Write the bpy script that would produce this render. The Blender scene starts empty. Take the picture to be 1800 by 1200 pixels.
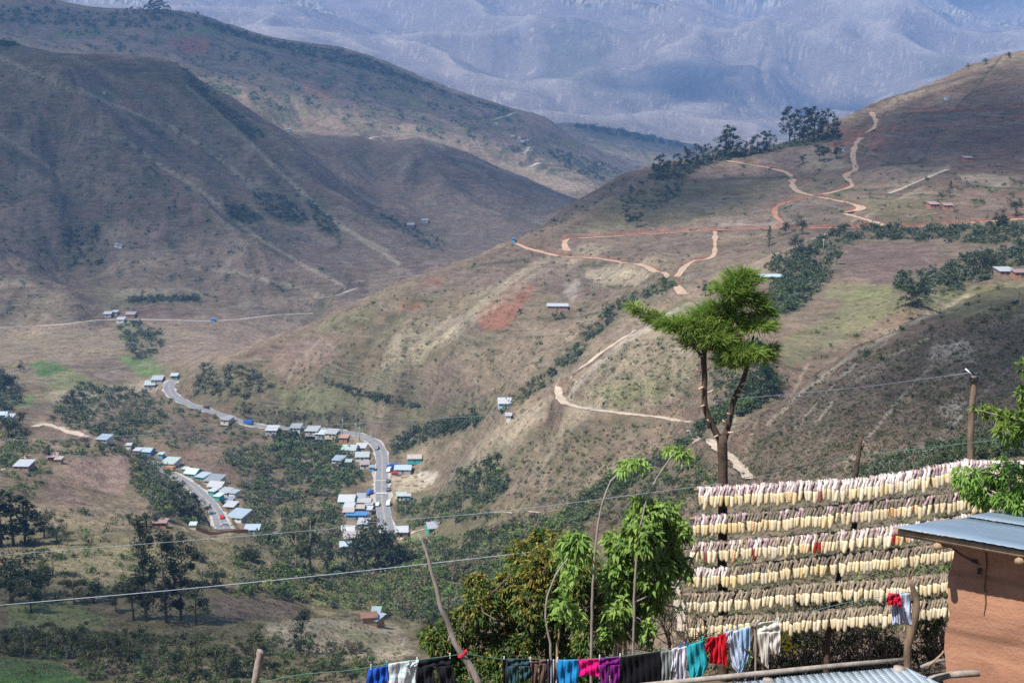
import bpy, bmesh, math, random
import numpy as np
from mathutils import Vector, Matrix
R = math.radians
rng = np.random.default_rng(7)
random.seed(7)
C = bpy.context.scene.collection
# ---------------------------------------------------------------- camera, sky, sun, exposure
F = 2500.0                                  # focal length in photograph pixels (1800 wide)
PITCH = math.atan(450 / F)                  # eye level lies at row 150 of the photograph
cam_d = bpy.data.cameras.new('camera'); cam = bpy.data.objects.new('camera', cam_d); C.objects.link(cam)
cam_d.sensor_width = 36; cam_d.lens = 36 * F / 1800; cam_d.clip_start = 0.5; cam_d.clip_end = 60000
cam.location = (0, 0, 0); cam.rotation_euler = (math.pi / 2 - PITCH, 0, 0)
cam_d.dof.use_dof = True; cam_d.dof.focus_distance = 20.0; cam_d.dof.aperture_fstop = 5.0
bpy.context.scene.camera = cam
SUN_EL, SUN_AZ = 59.0, -130.0                # azimuth of the sun, degrees clockwise from +Y (view direction)
w = bpy.data.worlds.new("World"); bpy.context.scene.world = w; w.use_nodes = True
nt = w.node_tree; bg = nt.nodes['Background']; bg.inputs[1].default_value = 0.085
sky = nt.nodes.new('ShaderNodeTexSky'); sky.sky_type = 'NISHITA'; sky.sun_disc = False
sky.sun_elevation = R(SUN_EL); sky.sun_rotation = R(SUN_AZ); sky.altitude = 2000
nt.links.new(sky.outputs[0], bg.inputs[0])
sd = bpy.data.lights.new('sun', 'SUN'); sd.energy = 5.0; sd.angle = R(0.5); sd.color = (1.0, 0.96, 0.91)
so = bpy.data.objects.new('sun', sd); C.objects.link(so)
sdir = Vector((math.sin(R(SUN_AZ)) * math.cos(R(SUN_EL)), math.cos(R(SUN_AZ)) * math.cos(R(SUN_EL)), math.sin(R(SUN_EL))))
so.rotation_euler = sdir.to_track_quat('Z', 'Y').to_euler(); so.location = (0, 0, 50)
sc = bpy.context.scene
sc.view_settings.view_transform = 'Standard'; sc.view_settings.look = 'None'
sc.view_settings.exposure = 0.68; sc.view_settings.gamma = 1.0
sc.render.engine = 'CYCLES'; sc.cycles.use_denoising = False
sc.cycles.max_bounces = 6; sc.cycles.diffuse_bounces = 2; sc.cycles.glossy_bounces = 2
sc.cycles.transparent_max_bounces = 16; sc.cycles.volume_bounces = 1; sc.cycles.transmission_bounces = 3
sc.cycles.caustics_reflective = False; sc.cycles.caustics_refractive = False
# ---------------------------------------------------------------- terrain
CP, SP = math.cos(PITCH), math.sin(PITCH)
def ae(px, py):
    """azimuth and elevation slopes of the line of sight through a photograph pixel: x = a*y, z = e*y"""
    X = (px - 900.0) / F; Yu = (600.0 - py) / F
    d = CP + Yu * SP
    return X / d, (-SP + Yu * CP) / d
def topx(x, y, z):
    d = y * CP - z * SP
    return 900 + F * x / d, 600 - F * (y * SP + z * CP) / d
def at(px, py, D):
    a, e = ae(px, py)
    return Vector((a * D, D, e * D))
_pr = np.random.default_rng(3); _perm = _pr.permutation(256); _perm = np.concatenate([_perm, _perm, _perm])
_ang = _pr.random(256) * 2 * np.pi; _gx, _gy = np.cos(_ang).astype(np.float32), np.sin(_ang).astype(np.float32)
def pn(x, y, s=0):
    x = np.asarray(x, np.float64); y = np.asarray(y, np.float64)
    xf, yf = np.floor(x), np.floor(y)
    xi = xf.astype(np.int64) & 255; yi = (yf.astype(np.int64) + s * 37) & 255
    dx = (x - xf).astype(np.float32); dy = (y - yf).astype(np.float32)
    u = dx * dx * dx * (dx * (dx * 6 - 15) + 10); v = dy * dy * dy * (dy * (dy * 6 - 15) + 10)
    def g(i, j, ddx, ddy):
        h = _perm[_perm[(xi + i) & 255] + ((yi + j) & 255)]
        return _gx[h] * ddx + _gy[h] * ddy
    n0 = g(0, 0, dx, dy) * (1 - u) + g(1, 0, dx - 1, dy) * u
    n1 = g(0, 1, dx, dy - 1) * (1 - u) + g(1, 1, dx - 1, dy - 1) * u
    return (n0 * (1 - v) + n1 * v) * 1.5
def fbm(x, y, s=0, o=4):
    t = 0; a = 1.0
    for k in range(o):
        t = t + a * pn(x * 2 ** k + 13.7 * k, y * 2 ** k - 7.1 * k, s + k); a *= 0.5
    return t / 1.9
# survey points: photograph pixel and distance north of the camera, in metres
PTS = []
def L(*p): PTS.extend(p)
# the yard and the drop beyond it
for px in (-600, -200, 200, 600):
    L((px, 1560, 8), (px, 1420, 15), (px, 1385, 24), (px, 1560, 60), (px, 1400, 140))
L((900, 1330, 12), (900, 1290, 18), (900, 1330, 26), (900, 1420, 60))
for px in (1200, 1500, 1800, 2200):
    L((px, 1500, 8), (px, 1420, 14), (px, 1290, 18), (px, 1185, 20.5), (px, 1165, 25), (px, 1190, 34))
L((1200, 1240, 60), (1200, 1190, 100), (1500, 1190, 55), (1800, 1180, 55), (2200, 1170, 55))
# bottom left fields and knolls
L((-400, 1220, 225), (0, 1215, 225), (300, 1215, 222), (640, 1215, 230), (-400, 1150, 260), (0, 1150, 260), (300, 1160, 262), (850, 1240, 200), (950, 1230, 170))
L((-400, 1060, 330), (0, 1060, 330), (150, 1060, 335), (300, 1100, 305), (450, 1100, 315), (560, 1092, 335), (640, 1080, 350), (700, 1112, 335), (730, 1150, 300), (600, 1150, 285))
L((640, 1085, 380), (560, 1080, 400), (700, 1080, 400), (-400, 980, 400), (100, 980, 400), (300, 970, 420), (430, 1035, 390), (500, 1020, 430))
L((-400, 900, 480), (0, 900, 480), (150, 905, 495), (300, 930, 490), (420, 940, 520), (440, 948, 560), (350, 945, 540))
# highway and hamlet
L((690, 935, 650), (678, 880, 692), (665, 830, 740), (665, 800, 775), (650, 775, 805), (600, 762, 825), (520, 754, 838), (437, 747, 850), (380, 722, 868), (320, 702, 888), (300, 685, 905), (305, 668, 925))
L((390, 925, 635), (375, 890, 665), (340, 855, 700), (300, 828, 735), (272, 815, 752), (240, 800, 775))
L((450, 930, 640), (420, 870, 700), (360, 830, 745), (330, 810, 765))
# gully between the two stretches of highway
L((470, 880, 710), (430, 815, 770), (380, 790, 785), (500, 850, 745), (560, 850, 745), (560, 800, 785), (300, 780, 790), (240, 765, 800), (450, 770, 815), (300, 740, 835))
L((600, 880, 690), (620, 930, 635), (600, 800, 775), (560, 940, 600), (480, 960, 560))
# left knoll with the corn field
L((-400, 830, 600), (0, 840, 580), (100, 870, 555), (240, 885, 575), (120, 780, 670), (40, 750, 715), (130, 755, 720), (200, 775, 700), (230, 820, 655), (190, 840, 630), (300, 880, 590), (-400, 740, 740), (280, 850, 640))
L((0, 725, 800), (100, 735, 800), (200, 725, 850), (100, 700, 890))
# valley fields behind
L((-400, 650, 1000), (0, 650, 1000), (100, 680, 930), (100, 645, 1000), (250, 680, 950), (250, 635, 1020), (330, 625, 1040), (-400, 610, 1090), (0, 612, 1090), (200, 600, 1110), (380, 600, 1110))
L((-400, 575, 1210), (0, 575, 1205), (170, 562, 1215), (350, 563, 1225), (450, 560, 1240), (550, 550, 1275), (500, 600, 1180))
# first big ridge on the left
L((0, 490, 1270), (60, 492, 1280), (120, 520, 1240), (160, 545, 1230), (110, 480, 1420), (200, 520, 1290), (350, 520, 1290), (450, 520, 1290), (570, 522, 1290), (620, 508, 1310), (640, 515, 1330))
L((0, 100, 1740), (120, 162, 1650), (230, 240, 1600), (350, 335, 1500), (460, 420, 1405), (560, 480, 1340))
L((0, 300, 1560), (0, 400, 1440), (100, 300, 1570), (100, 400, 1450), (220, 400, 1460), (220, 460, 1380), (330, 420, 1430), (120, 230, 1640), (250, 320, 1525), (400, 470, 1370), (-400, 300, 1560), (-400, 450, 1380))
L((-400, 60, 1800), (0, 76, 1800), (100, 98, 1810), (200, 104, 1840), (270, 104, 1850), (310, 118, 1845), (400, 192, 1800), (480, 245, 1760), (540, 295, 1720), (600, 345, 1660), (680, 405, 1570), (760, 440, 1500), (800, 456, 1450))
L((200, 170, 1740), (300, 220, 1750), (400, 300, 1690), (500, 375, 1580), (580, 430, 1500), (660, 470, 1400), (740, 474, 1400), (420, 360, 1560), (500, 440, 1450))
L((280, 160, 1790))
# its back
L((-400, 170, 2200), (0, 170, 2200), (250, 195, 2200), (350, 215, 2150))
# second ridge of the left side, crest running right
L((440, 214, 2080), (520, 228, 2080), (620, 237, 2090), (740, 240, 2100), (830, 278, 2080), (920, 312, 2060), (1020, 348, 2040), (1060, 365, 2040))
L((560, 290, 1900), (640, 360, 1780), (720, 420, 1640), (800, 440, 1600), (860, 435, 1640), (760, 320, 1900), (900, 370, 1850), (960, 400, 1800), (660, 300, 1960), (850, 350, 1860), (620, 285, 1950))
L((500, 275, 2350), (700, 290, 2350), (850, 330, 2300), (960, 360, 2300), (1080, 390, 2300))
# far ridge of the left side
L((-400, -60, 3300), (0, -25, 3300), (90, 0, 3250), (170, 18, 3200), (250, 20, 3200), (340, 26, 3200), (400, 46, 3250), (500, 72, 3300), (600, 84, 3350), (700, 120, 3400), (800, 162, 3400), (900, 190, 3400), (960, 212, 3350), (1000, 245, 3300), (1050, 285, 3200), (1100, 305, 3150))
L((100, 60, 2900), (250, 80, 2800), (400, 110, 2850), (330, 150, 2500), (450, 190, 2450), (600, 150, 2900), (600, 215, 2500), (700, 190, 2850), (740, 225, 2550), (850, 235, 2800), (850, 272, 2500), (950, 270, 2850), (950, 310, 2500), (1040, 315, 2700), (1030, 335, 2500), (1120, 320, 2900), (1150, 310, 3200))
L((-400, 120, 4600), (0, 120, 4600), (250, 130, 4600), (500, 180, 4600), (700, 220, 4600), (900, 260, 4200))
L((980, 215, 4300), (1050, 222, 4300), (1120, 236, 4300), (1200, 252, 4300), (1300, 270, 4300), (1020, 262, 3800), (1150, 280, 3900), (1250, 300, 3900))
L((900, 290, 5400), (1100, 290, 5400), (1300, 300, 5400), (1500, 300, 5200), (1900, 300, 5200), (1400, 330, 3200), (1800, 330, 3000), (1100, 350, 2700), (1200, 370, 2400))
# far mountains
L((300, 60, 7800), (600, 110, 7400), (450, 0, 9300), (600, 0, 9400), (750, 150, 7200), (900, 190, 6900), (900, 60, 8400), (750, 50, 8700), (1000, 100, 7800), (1050, 20, 8900), (1100, 235, 6700), (1200, 100, 7700), (1200, 45, 8600))
L((1230, 190, 6900), (1200, 245, 6500), (1345, 100, 7500), (1345, 150, 7000), (1335, 200, 6700), (1310, 250, 6400), (1270, 140, 7400), (1250, 235, 6600), (1400, 160, 7300), (1440, 215, 6900), (1420, 250, 6500))
L((1265, 88, 8000), (1330, 75, 8050), (1400, 58, 8100), (1470, 30, 8200), (1540, 14, 8300), (1590, 24, 8300), (1640, 62, 8300), (1720, 98, 8300), (1530, 110, 7700), (1570, 90, 7600), (1560, 160, 7200), (1480, 130, 7500), (1630, 140, 7400), (1500, 215, 6800), (1700, 160, 7200), (1800, 130, 7600), (2200, 120, 7600))
L((1300, 95, 9000), (1400, 70, 9100), (1540, 35, 9300), (1680, 90, 9300), (1300, 20, 10000), (1400, 0, 10200), (1600, -20, 10600), (1750, 30, 10000), (1800, 60, 9500), (2200, 60, 9500))
L((-400, -60, 10500), (0, -50, 10500), (300, -40, 10500), (600, -70, 10800), (900, -80, 10800), (1200, -90, 11200), (1500, -110, 11600), (1800, -90, 11600), (2200, -90, 11600))
for px in (-400, 0, 400, 900, 1400, 1800, 2200): L((px, -190, 13800))
# the big hill on the right
L((2200, -10, 1450), (1950, 55, 1430), (1800, 97, 1400), (1700, 130, 1390), (1620, 160, 1370), (1550, 188, 1350), (1470, 232, 1300), (1400, 250, 1260), (1300, 268, 1210), (1200, 286, 1160), (1150, 298, 1125), (1100, 318, 1080), (1040, 350, 1040), (1000, 370, 1020), (950, 398, 1000), (900, 424, 980), (850, 446, 965), (800, 465, 950), (700, 501, 935), (600, 546, 925), (500, 592, 915), (400, 640, 905), (340, 662, 905))
L((2200, 150, 2000), (1800, 210, 1900), (1500, 290, 1800), (1300, 340, 1650), (1200, 380, 1600), (1100, 420, 1500), (1000, 450, 1400), (900, 500, 1250), (800, 520, 1180), (700, 550, 1130), (600, 590, 1100), (500, 630, 1050), (1300, 330, 2200), (1150, 400, 1900))
L((1000, 450, 930), (1100, 400, 970), (1200, 330, 1080), (1300, 300, 1150), (1400, 300, 1110), (1500, 290, 1080), (1600, 290, 1030), (1700, 240, 1120), (1800, 200, 1160), (2200, 200, 1160), (1800, 340, 860), (2200, 340, 860), (1500, 380, 880), (1350, 370, 960), (1200, 420, 900), (1100, 470, 850), (1300, 430, 840), (1400, 420, 800), (1600, 400, 800), (1700, 400, 770), (1180, 490, 740), (1240, 460, 780))
L((900, 500, 880), (1000, 540, 800), (1050, 500, 850), (800, 560, 855), (700, 560, 885), (700, 640, 825), (600, 640, 865), (500, 660, 875), (500, 700, 852), (430, 715, 858), (400, 690, 875), (380, 670, 890), (600, 720, 838), (560, 735, 842), (800, 640, 790), (900, 620, 750), (750, 720, 800), (700, 755, 808), (850, 710, 740), (1000, 620, 710), (1080, 570, 710), (950, 690, 690), (1140, 520, 730), (690, 780, 790))
# spur in the middle
L((1300, 500, 670), (1220, 515, 655), (1160, 550, 635), (1100, 590, 612), (1040, 632, 597), (985, 672, 588), (940, 705, 590), (895, 722, 600), (860, 762, 605), (820, 805, 612), (790, 830, 620), (745, 895, 650), (745, 812, 748), (700, 870, 700), (738, 852, 714), (770, 838, 722), (700, 840, 733))
L((1800, 485, 600), (2200, 485, 600), (1700, 480, 640), (1500, 470, 690), (1500, 510, 620), (1400, 490, 660), (1600, 530, 550), (1450, 560, 555), (1330, 560, 560), (1250, 580, 560), (1200, 640, 530), (1100, 660, 540), (1000, 715, 545), (1100, 725, 520), (1190, 738, 500), (1230, 690, 500), (950, 790, 545), (1050, 790, 500), (900, 850, 540), (820, 880, 570), (760, 920, 600))
# the steep slope nearest on the right and the gully at its foot
L((1340, 660, 460), (1270, 730, 440), (1180, 790, 430), (1100, 840, 440), (1000, 885, 455), (900, 930, 465), (800, 960, 485), (740, 990, 495), (700, 1010, 480), (620, 1010, 495), (560, 1040, 440))
L((2200, 470, 520), (1800, 505, 480), (1700, 530, 450), (1600, 570, 420), (1500, 620, 395), (1420, 670, 375), (1340, 730, 355), (1280, 760, 375), (1240, 775, 370), (1330, 840, 290), (1260, 860, 300), (1100, 920, 335), (1000, 950, 365), (900, 1000, 375), (820, 1060, 380))
L((1800, 600, 340), (1650, 650, 320), (1800, 700, 250), (1500, 760, 270), (1650, 760, 240), (1800, 800, 190), (1600, 850, 185), (1450, 880, 200), (2200, 700, 250), (1200, 960, 240), (1200, 1030, 195), (1100, 1050, 230), (1000, 1050, 270), (900, 1120, 260), (1200, 1110, 140), (1050, 1130, 180), (1400, 1000, 130), (1600, 1000, 110), (1800, 960, 110), (1400, 1110, 80), (1700, 1090, 70))
# dips behind the spurs
L((1100, 615, 665), (1040, 660, 650), (985, 702, 640), (940, 735, 642), (895, 752, 650), (860, 790, 660), (820, 838, 665), (1160, 572, 690))
L((1700, 570, 540), (1600, 610, 500), (1500, 650, 465), (1420, 700, 445), (1340, 745, 425), (1100, 870, 420), (1200, 815, 405), (1000, 935, 430))
_P = np.array(PTS, float)
_a, _e = ae(_P[:, 0], _P[:, 1]); _v = np.log(_P[:, 2])
VS = 0.42
def _k(A, B):
    d2 = (A[:, None, 0] - B[None, :, 0]) ** 2 + (A[:, None, 1] - B[None, :, 1]) ** 2
    return np.sqrt(d2 + 0.008 ** 2)
_N = np.stack([_a, _v * VS], 1)
_M = np.zeros((len(_N) + 3,) * 2); _M[:-3, :-3] = _k(_N, _N) - np.eye(len(_N)) * 0.0008
_M[:-3, -3] = 1; _M[:-3, -2:] = _N; _M[-3, :-3] = 1; _M[-2:, :-3] = _N.T
_W = np.linalg.solve(_M, np.concatenate([_e, np.zeros(3)]))
def e_smooth(a, v):
    q = np.stack([a.ravel(), v.ravel() * VS], 1); out = np.empty(len(q))
    for i in range(0, len(q), 20000):
        s = q[i:i + 20000]
        out[i:i + 20000] = _k(s, _N) @ _W[:-3] + _W[-3] + s @ _W[-2:]
    return out.reshape(a.shape)
def sstep(x, a, b):
    t = np.clip((x - a) / (b - a), 0, 1); return t * t * (3 - 2 * t)
ca = np.concatenate([np.linspace(-0.9, -0.41, 24)[:-1], np.linspace(-0.41, 0.41, 860), np.linspace(0.41, 0.9, 24)[1:]])
cv = np.concatenate([np.linspace(math.log(5), math.log(150), 110)[:-1], np.linspace(math.log(150), math.log(3600), 880)[:-1], np.linspace(math.log(3600), math.log(14500), 260)])
# evaluate coarse, then refine
ia = np.linspace(-0.9, 0.9, 361); iv = np.linspace(cv[0], cv[-1], 521)
def resample(G, ra, rv, qa, qv):
    """bicubic-ish (Catmull-Rom) lookup of a regular grid G[v, a]"""
    fa = np.clip((qa - ra[0]) / (ra[1] - ra[0]), 1, len(ra) - 2.001); fv = np.clip((qv - rv[0]) / (rv[1] - rv[0]), 1, len(rv) - 2.001)
    i = fa.astype(int); j = fv.astype(int); s = fa - i; t = fv - j
    i = np.clip(i, 1, len(ra) - 3); j = np.clip(j, 1, len(rv) - 3)
    def w4(t): return (-.5 * t + t * t - .5 * t ** 3, 1 - 2.5 * t * t + 1.5 * t ** 3, .5 * t + 2 * t * t - 1.5 * t ** 3, -.5 * t * t + .5 * t ** 3)
    ws, wt = w4(s), w4(t); o = 0
    for m in range(4):
        r = 0
        for n in range(4): r = r + ws[n] * G[j + m - 1, i + n - 1]
        o = o + wt[m] * r
    return o
GA, GV = np.meshgrid(ia, iv)
Ecoarse = e_smooth(GA, GV)
Av, Vv = np.meshgrid(ca, cv)
E0 = resample(Ecoarse, ia, iv, Av, Vv)
Yv = np.exp(Vv); Xv = Av * Yv; Z0 = E0 * Yv
# gradient of the smooth ground, in world metres
_dza = np.gradient(Z0, ca, axis=1); _dzv = np.gradient(Z0, cv, axis=0)
gx = _dza / Yv; gy = (_dzv - _dza * Av) / Yv
def _box(A, k):
    for ax in (0, 1):
        c_ = np.cumsum(np.pad(A, [(k + 1, k) if a_ == ax else (0, 0) for a_ in (0, 1)], mode='edge'), axis=ax); A = (np.take(c_, range(2 * k + 1, c_.shape[ax]), axis=ax) - np.take(c_, range(0, c_.shape[ax] - 2 * k - 1), axis=ax)) / (2 * k + 1)
    return A
gx, gy = _box(_box(gx, 12), 12), _box(_box(gy, 12), 12)
gm = np.sqrt(gx * gx + gy * gy) + 1e-6; ux, uy = gx / gm, gy / gm; steep = sstep(gm, 0.08, 0.4)
def streaks(lam, ln, s, n=7):
    t = 0
    for k in range(n):
        q = (k - (n - 1) / 2) / n * ln
        wx = Xv + ux * q; wy = Yv + uy * q
        t = t + pn(wx / lam, wy / lam, s)
    return t / n * 2.0
S_big = streaks(130, 260, 1); S_mid = streaks(42, 110, 5); S_small = streaks(14, 45, 9); S_far = streaks(620, 1100, 3)
n_big = fbm(Xv / 210, Yv / 210, 11, 4); n_mid = fbm(Xv / 60, Yv / 60, 21, 4); n_far = fbm(Xv / 1300, Yv / 1300, 31, 5); n_far_s = fbm(Xv / 1500 + 3.3, Yv / 1500, 33, 3)
n_fine = fbm(Xv / 9, Yv / 9, 41, 3)
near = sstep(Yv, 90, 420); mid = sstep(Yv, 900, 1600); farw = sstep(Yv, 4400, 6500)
def vee(S): return np.minimum(np.abs(S) * 2.4, 1.3) - .55      # sharp gullies, rounded spurs between them
V_mid, V_big, V_far = vee(S_mid), vee(S_big), vee(S_far); mid2 = sstep(Yv, 480, 900)
dz = near * (steep * (V_mid * (1.2 + 1.1 * mid2) + S_mid * .8 + vee(S_small) * 1.1 * (1 - farw)) + n_mid * 1.9 + steep * n_fine * 1.5)
dz += mid * (1 - farw) * (steep * V_big * 9 + steep * S_big * 3 + n_big * 7)
dz += farw * (V_far * 20 + (.45 - np.abs(n_far_s)) * 420 + steep * S_big * 9 + n_big * 7)
dz += (1 - near) * n_fine * 0.12
dz += mid2 * (1 - mid) * steep * V_big * 3.5
Z = Z0 + dz
E = Z / Yv
def e_at(a, v):
    """height slope of the final ground at one azimuth for all rows"""
    j = np.searchsorted(ca, a) - 1; t = (a - ca[j]) / (ca[j + 1] - ca[j])
    return E[:, j] * (1 - t) + E[:, j + 1] * t
def ground_px(px, py, dmin=60, dmax=20000):
    """where the line of sight through a pixel meets the ground"""
    a, e = ae(px, py); col = e_at(a, None)
    i0 = np.searchsorted(cv, math.log(dmin))
    hit = np.nonzero((col[i0 + 1:] >= e) & (col[i0:-1] < e))[0]
    if len(hit) == 0:
        return None
    i = hit[0] + i0; t = (e - col[i]) / (col[i + 1] - col[i] + 1e-12)
    y = math.exp(cv[i] + t * (cv[i + 1] - cv[i]))
    return Vector((a * y, y, e * y)) if y < dmax else None
def gz(x, y):
    """ground height under a world point"""
    a = x / y; v = math.log(max(y, 5.1)); j = int(np.clip(np.searchsorted(ca, a) - 1, 0, len(ca) - 2)); i = int(np.clip(np.searchsorted(cv, v) - 1, 0, len(cv) - 2))
    t = (a - ca[j]) / (ca[j + 1] - ca[j]); s = (v - cv[i]) / (cv[i + 1] - cv[i])
    e = (E[i, j] * (1 - t) + E[i, j + 1] * t) * (1 - s) + (E[i + 1, j] * (1 - t) + E[i + 1, j + 1] * t) * s
    return e * y
# ---------------------------------------------------------------- what covers the ground
PXv, PYv = topx(Xv, Yv, Z)
def _runmax(A):
    return np.maximum.accumulate(A, axis=0)
_vis0 = cv > math.log(60)
Em = np.where((cv[:, None] > math.log(60)), E, -9)
VIS = (E >= _runmax(Em) - 0.0022)
COL = {  # albedo of each kind of ground
 'dry': (.212, .152, .103), 'soil': (.145, .088, .062), 'mauve': (.160, .110, .092), 'red': (.30, .115, .07), 'tan': (.34, .25, .17),
 'straw': (.40, .33, .22), 'pale': (.46, .40, .32), 'olive': (.15, .145, .062), 'green': (.10, .185, .045), 'lightgreen': (.19, .215, .085),
 'shrub': (.055, .07, .034), 'dark': (.085, .07, .055), 'rock': (.11, .10, .09), 'pinkish': (.28, .19, .145), 'crop': (.055, .13, .03)}
def c3(n): return np.array(COL[n], np.float32)
def mixc(base, col, m): return base + (np.asarray(col, np.float32) - base) * m[..., None]
warp1 = fbm(Xv / (Yv * .012 + 4), Yv / (Yv * .012 + 4), 51, 3); warp2 = fbm(Xv / (Yv * .012 + 4), Yv / (Yv * .012 + 4), 61, 3)
wfine = fbm(Xv / (Yv * .0035 + 1), Yv / (Yv * .0035 + 1), 57, 3)
g1 = fbm(Xv / 150, Yv / 150, 71, 4); g2 = fbm(Xv / 38, Yv / 38, 81, 4); g3 = fbm(Xv / 480, Yv / 480, 91, 3)
cover = np.zeros(Xv.shape + (3,), np.float32) + c3('dry')
cover = mixc(cover, c3('soil'), sstep(g1 + g2 * .6, -.1, .5) * .75)
cover = mixc(cover, c3('tan'), sstep(-g2 - g1 * .4, .15, .6) * .55)
cover = mixc(cover, c3('olive'), sstep(g2 - g3 * .8, .2, .7) * .42 * (1 - farw))
cover = mixc(cover, c3('olive'), sstep(g3, .05, .45) * .3)
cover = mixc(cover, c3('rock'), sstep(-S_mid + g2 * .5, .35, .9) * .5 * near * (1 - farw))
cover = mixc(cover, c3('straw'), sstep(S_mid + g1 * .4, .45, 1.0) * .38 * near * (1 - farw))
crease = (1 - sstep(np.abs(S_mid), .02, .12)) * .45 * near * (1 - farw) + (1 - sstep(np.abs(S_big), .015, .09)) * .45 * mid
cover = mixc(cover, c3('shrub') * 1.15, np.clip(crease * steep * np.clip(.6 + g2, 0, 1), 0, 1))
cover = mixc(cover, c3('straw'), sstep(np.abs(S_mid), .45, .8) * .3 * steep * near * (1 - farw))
# patchwork of small plots on the far slopes
def plots(size, s, wx=0.0):
    ang = fbm(Xv / (size * 9), Yv / (size * 9), s, 2) * 2.2
    cx = (Xv * np.cos(ang) + Yv * np.sin(ang) * .8) / size + warp1 * .15; cy = (-Xv * np.sin(ang) + Yv * np.cos(ang)) / (size * .62) + warp2 * .15
    ix = np.floor(cx + .5 * (np.floor(cy).astype(int) & 1)).astype(int); iy = np.floor(cy).astype(int)
    h = _perm[_perm[ix & 255] + (iy & 255)]
    return h / 255.0, _perm[h + 17] / 255.0
h1, h2 = plots(95, 5)
cover_far = sstep(g3 + n_far * .5, .0, .5)
fp = farw * sstep(n_far * .8 + g3 + sstep(Z, 350, 800) * .7, .15, .5) * (.15 + .85 * sstep(Z, 50, 450))
pick = np.select([h1[..., None] < .25, h1[..., None] < .45, h1[..., None] < .6, h1[..., None] < .8], [c3('pale') * 1.0, c3('shrub') * 1.2, c3('olive'), c3('tan')], c3('soil'))
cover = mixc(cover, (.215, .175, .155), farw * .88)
cover = mixc(cover, (.10, .085, .08), farw * cover_far * .6); cover = mixc(cover, (.40, .34, .28), farw * sstep(.07 - np.abs(n_far_s), .0, .07) * .5)  # light and shade of the relief painted in: darker patches, paler ridge crests
cover = mixc(cover, pick, fp * (.55 + .45 * h2)); cover = mixc(cover, c3('pale'), farw * ((h1 > .9) & (h2 > .35)) * .4)
cover = mixc(cover, c3('shrub'), farw * sstep(-S_far + g1 * .4 + n_mid * .3, .4, .9) * .4)
h1b, h2b = plots(75, 15)
bw = sstep(Yv, 2350, 2500) * (1 - sstep(Yv, 4300, 4800))
pickb = np.select([h1b[..., None] < .18, h1b[..., None] < .36, h1b[..., None] < .6, h1b[..., None] < .75], [c3('pinkish'), c3('shrub') * 1.1, c3('olive'), c3('mauve')], c3('dry'))
cover = mixc(cover, pickb, bw * (.45 + .5 * h2b) * sstep(n_big + .3, -.1, .3))
cover = mixc(cover, c3('shrub'), bw * sstep(g2 + sstep(PXv * .25 - PYv, 0, 120) * .5, .25, .6) * .6)
def inpoly(poly, wob=1.0, soft=None):
    x = PXv + warp1 * wob * 5; y = PYv + warp2 * wob * 4; m = np.zeros(x.shape, bool)
    xs = [p[0] for p in poly]; ys = [p[1] for p in poly]
    box = (x > min(xs)) & (x < max(xs)) & (y > min(ys)) & (y < max(ys)) & VIS
    bx, by = x[box], y[box]; mm = np.zeros(bx.shape, bool)
    for i in range(len(poly)):
        x1, y1 = poly[i]; x2, y2 = poly[i - 1]
        if y1 == y2: continue
        mm ^= ((y1 > by) != (y2 > by)) & (bx < (x2 - x1) * (by - y1) / (y2 - y1) + x1)
    m[box] = mm
    return m
def patch(kind, amt, poly, d0=60, d1=20000, wob=1.0):
    global cover
    x = PXv + warp1 * wob * 6 + wfine * 4; y = PYv + warp2 * wob * 5 + wfine * 2.5; xs = [p[0] for p in poly]; ys = [p[1] for p in poly]
    box = (x > min(xs) - 6) & (x < max(xs) + 6) & (y > min(ys) - 6) & (y < max(ys) + 6) & VIS & (Yv > d0) & (Yv < d1)
    bx, by = x[box], y[box]; mm = np.zeros(bx.shape, bool); dd = np.full(bx.shape, 1e9)
    for i in range(len(poly)):
        x1, y1 = poly[i]; x2, y2 = poly[i - 1]; dx, dy = x2 - x1, y2 - y1
        tt = np.clip(((bx - x1) * dx + (by - y1) * dy) / (dx * dx + dy * dy + 1e-9), 0, 1); dd = np.minimum(dd, np.hypot(bx - x1 - tt * dx, by - y1 - tt * dy))
        if y1 != y2: mm ^= ((y1 > by) != (y2 > by)) & (bx < (x2 - x1) * (by - y1) / (y2 - y1) + x1)
    size = min(max(xs) - min(xs), max(ys) - min(ys)); soft = min(5.0, max(1.2, size * .10)) * max(wob, .4)
    w_ = sstep(np.where(mm, dd, -dd), -soft, soft) * amt * (1 - .45 * np.clip(g2[box] * 1.2 + wfine[box] * .6 + .25, 0, 1))
    cover[box] = cover[box] + (c3(kind) - cover[box]) * w_[..., None]
def stroke(kind, amt, line, wpx, d0=60, d1=20000):
    global cover
    best = np.full(Xv.shape, 1e9, np.float32); x = PXv + warp1 * 2.5; y = PYv + warp2 * 2.5
    xs = [p[0] for p in line]; ys = [p[1] for p in line]
    box = (x > min(xs) - 20) & (x < max(xs) + 20) & (y > min(ys) - 20) & (y < max(ys) + 20) & VIS & (Yv > d0) & (Yv < d1)
    bx, by = x[box], y[box]; b = np.full(bx.shape, 1e9)
    for (x1, y1), (x2, y2) in zip(line[:-1], line[1:]):
        dx, dy = x2 - x1, y2 - y1; t = np.clip(((bx - x1) * dx + (by - y1) * dy) / (dx * dx + dy * dy), 0, 1)
        b = np.minimum(b, np.hypot(bx - x1 - t * dx, by - y1 - t * dy))
    m = (1 - sstep(b, wpx * .35, wpx)) * amt
    cover[box] = cover[box] + (c3(kind) - cover[box]) * m[..., None]
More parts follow.
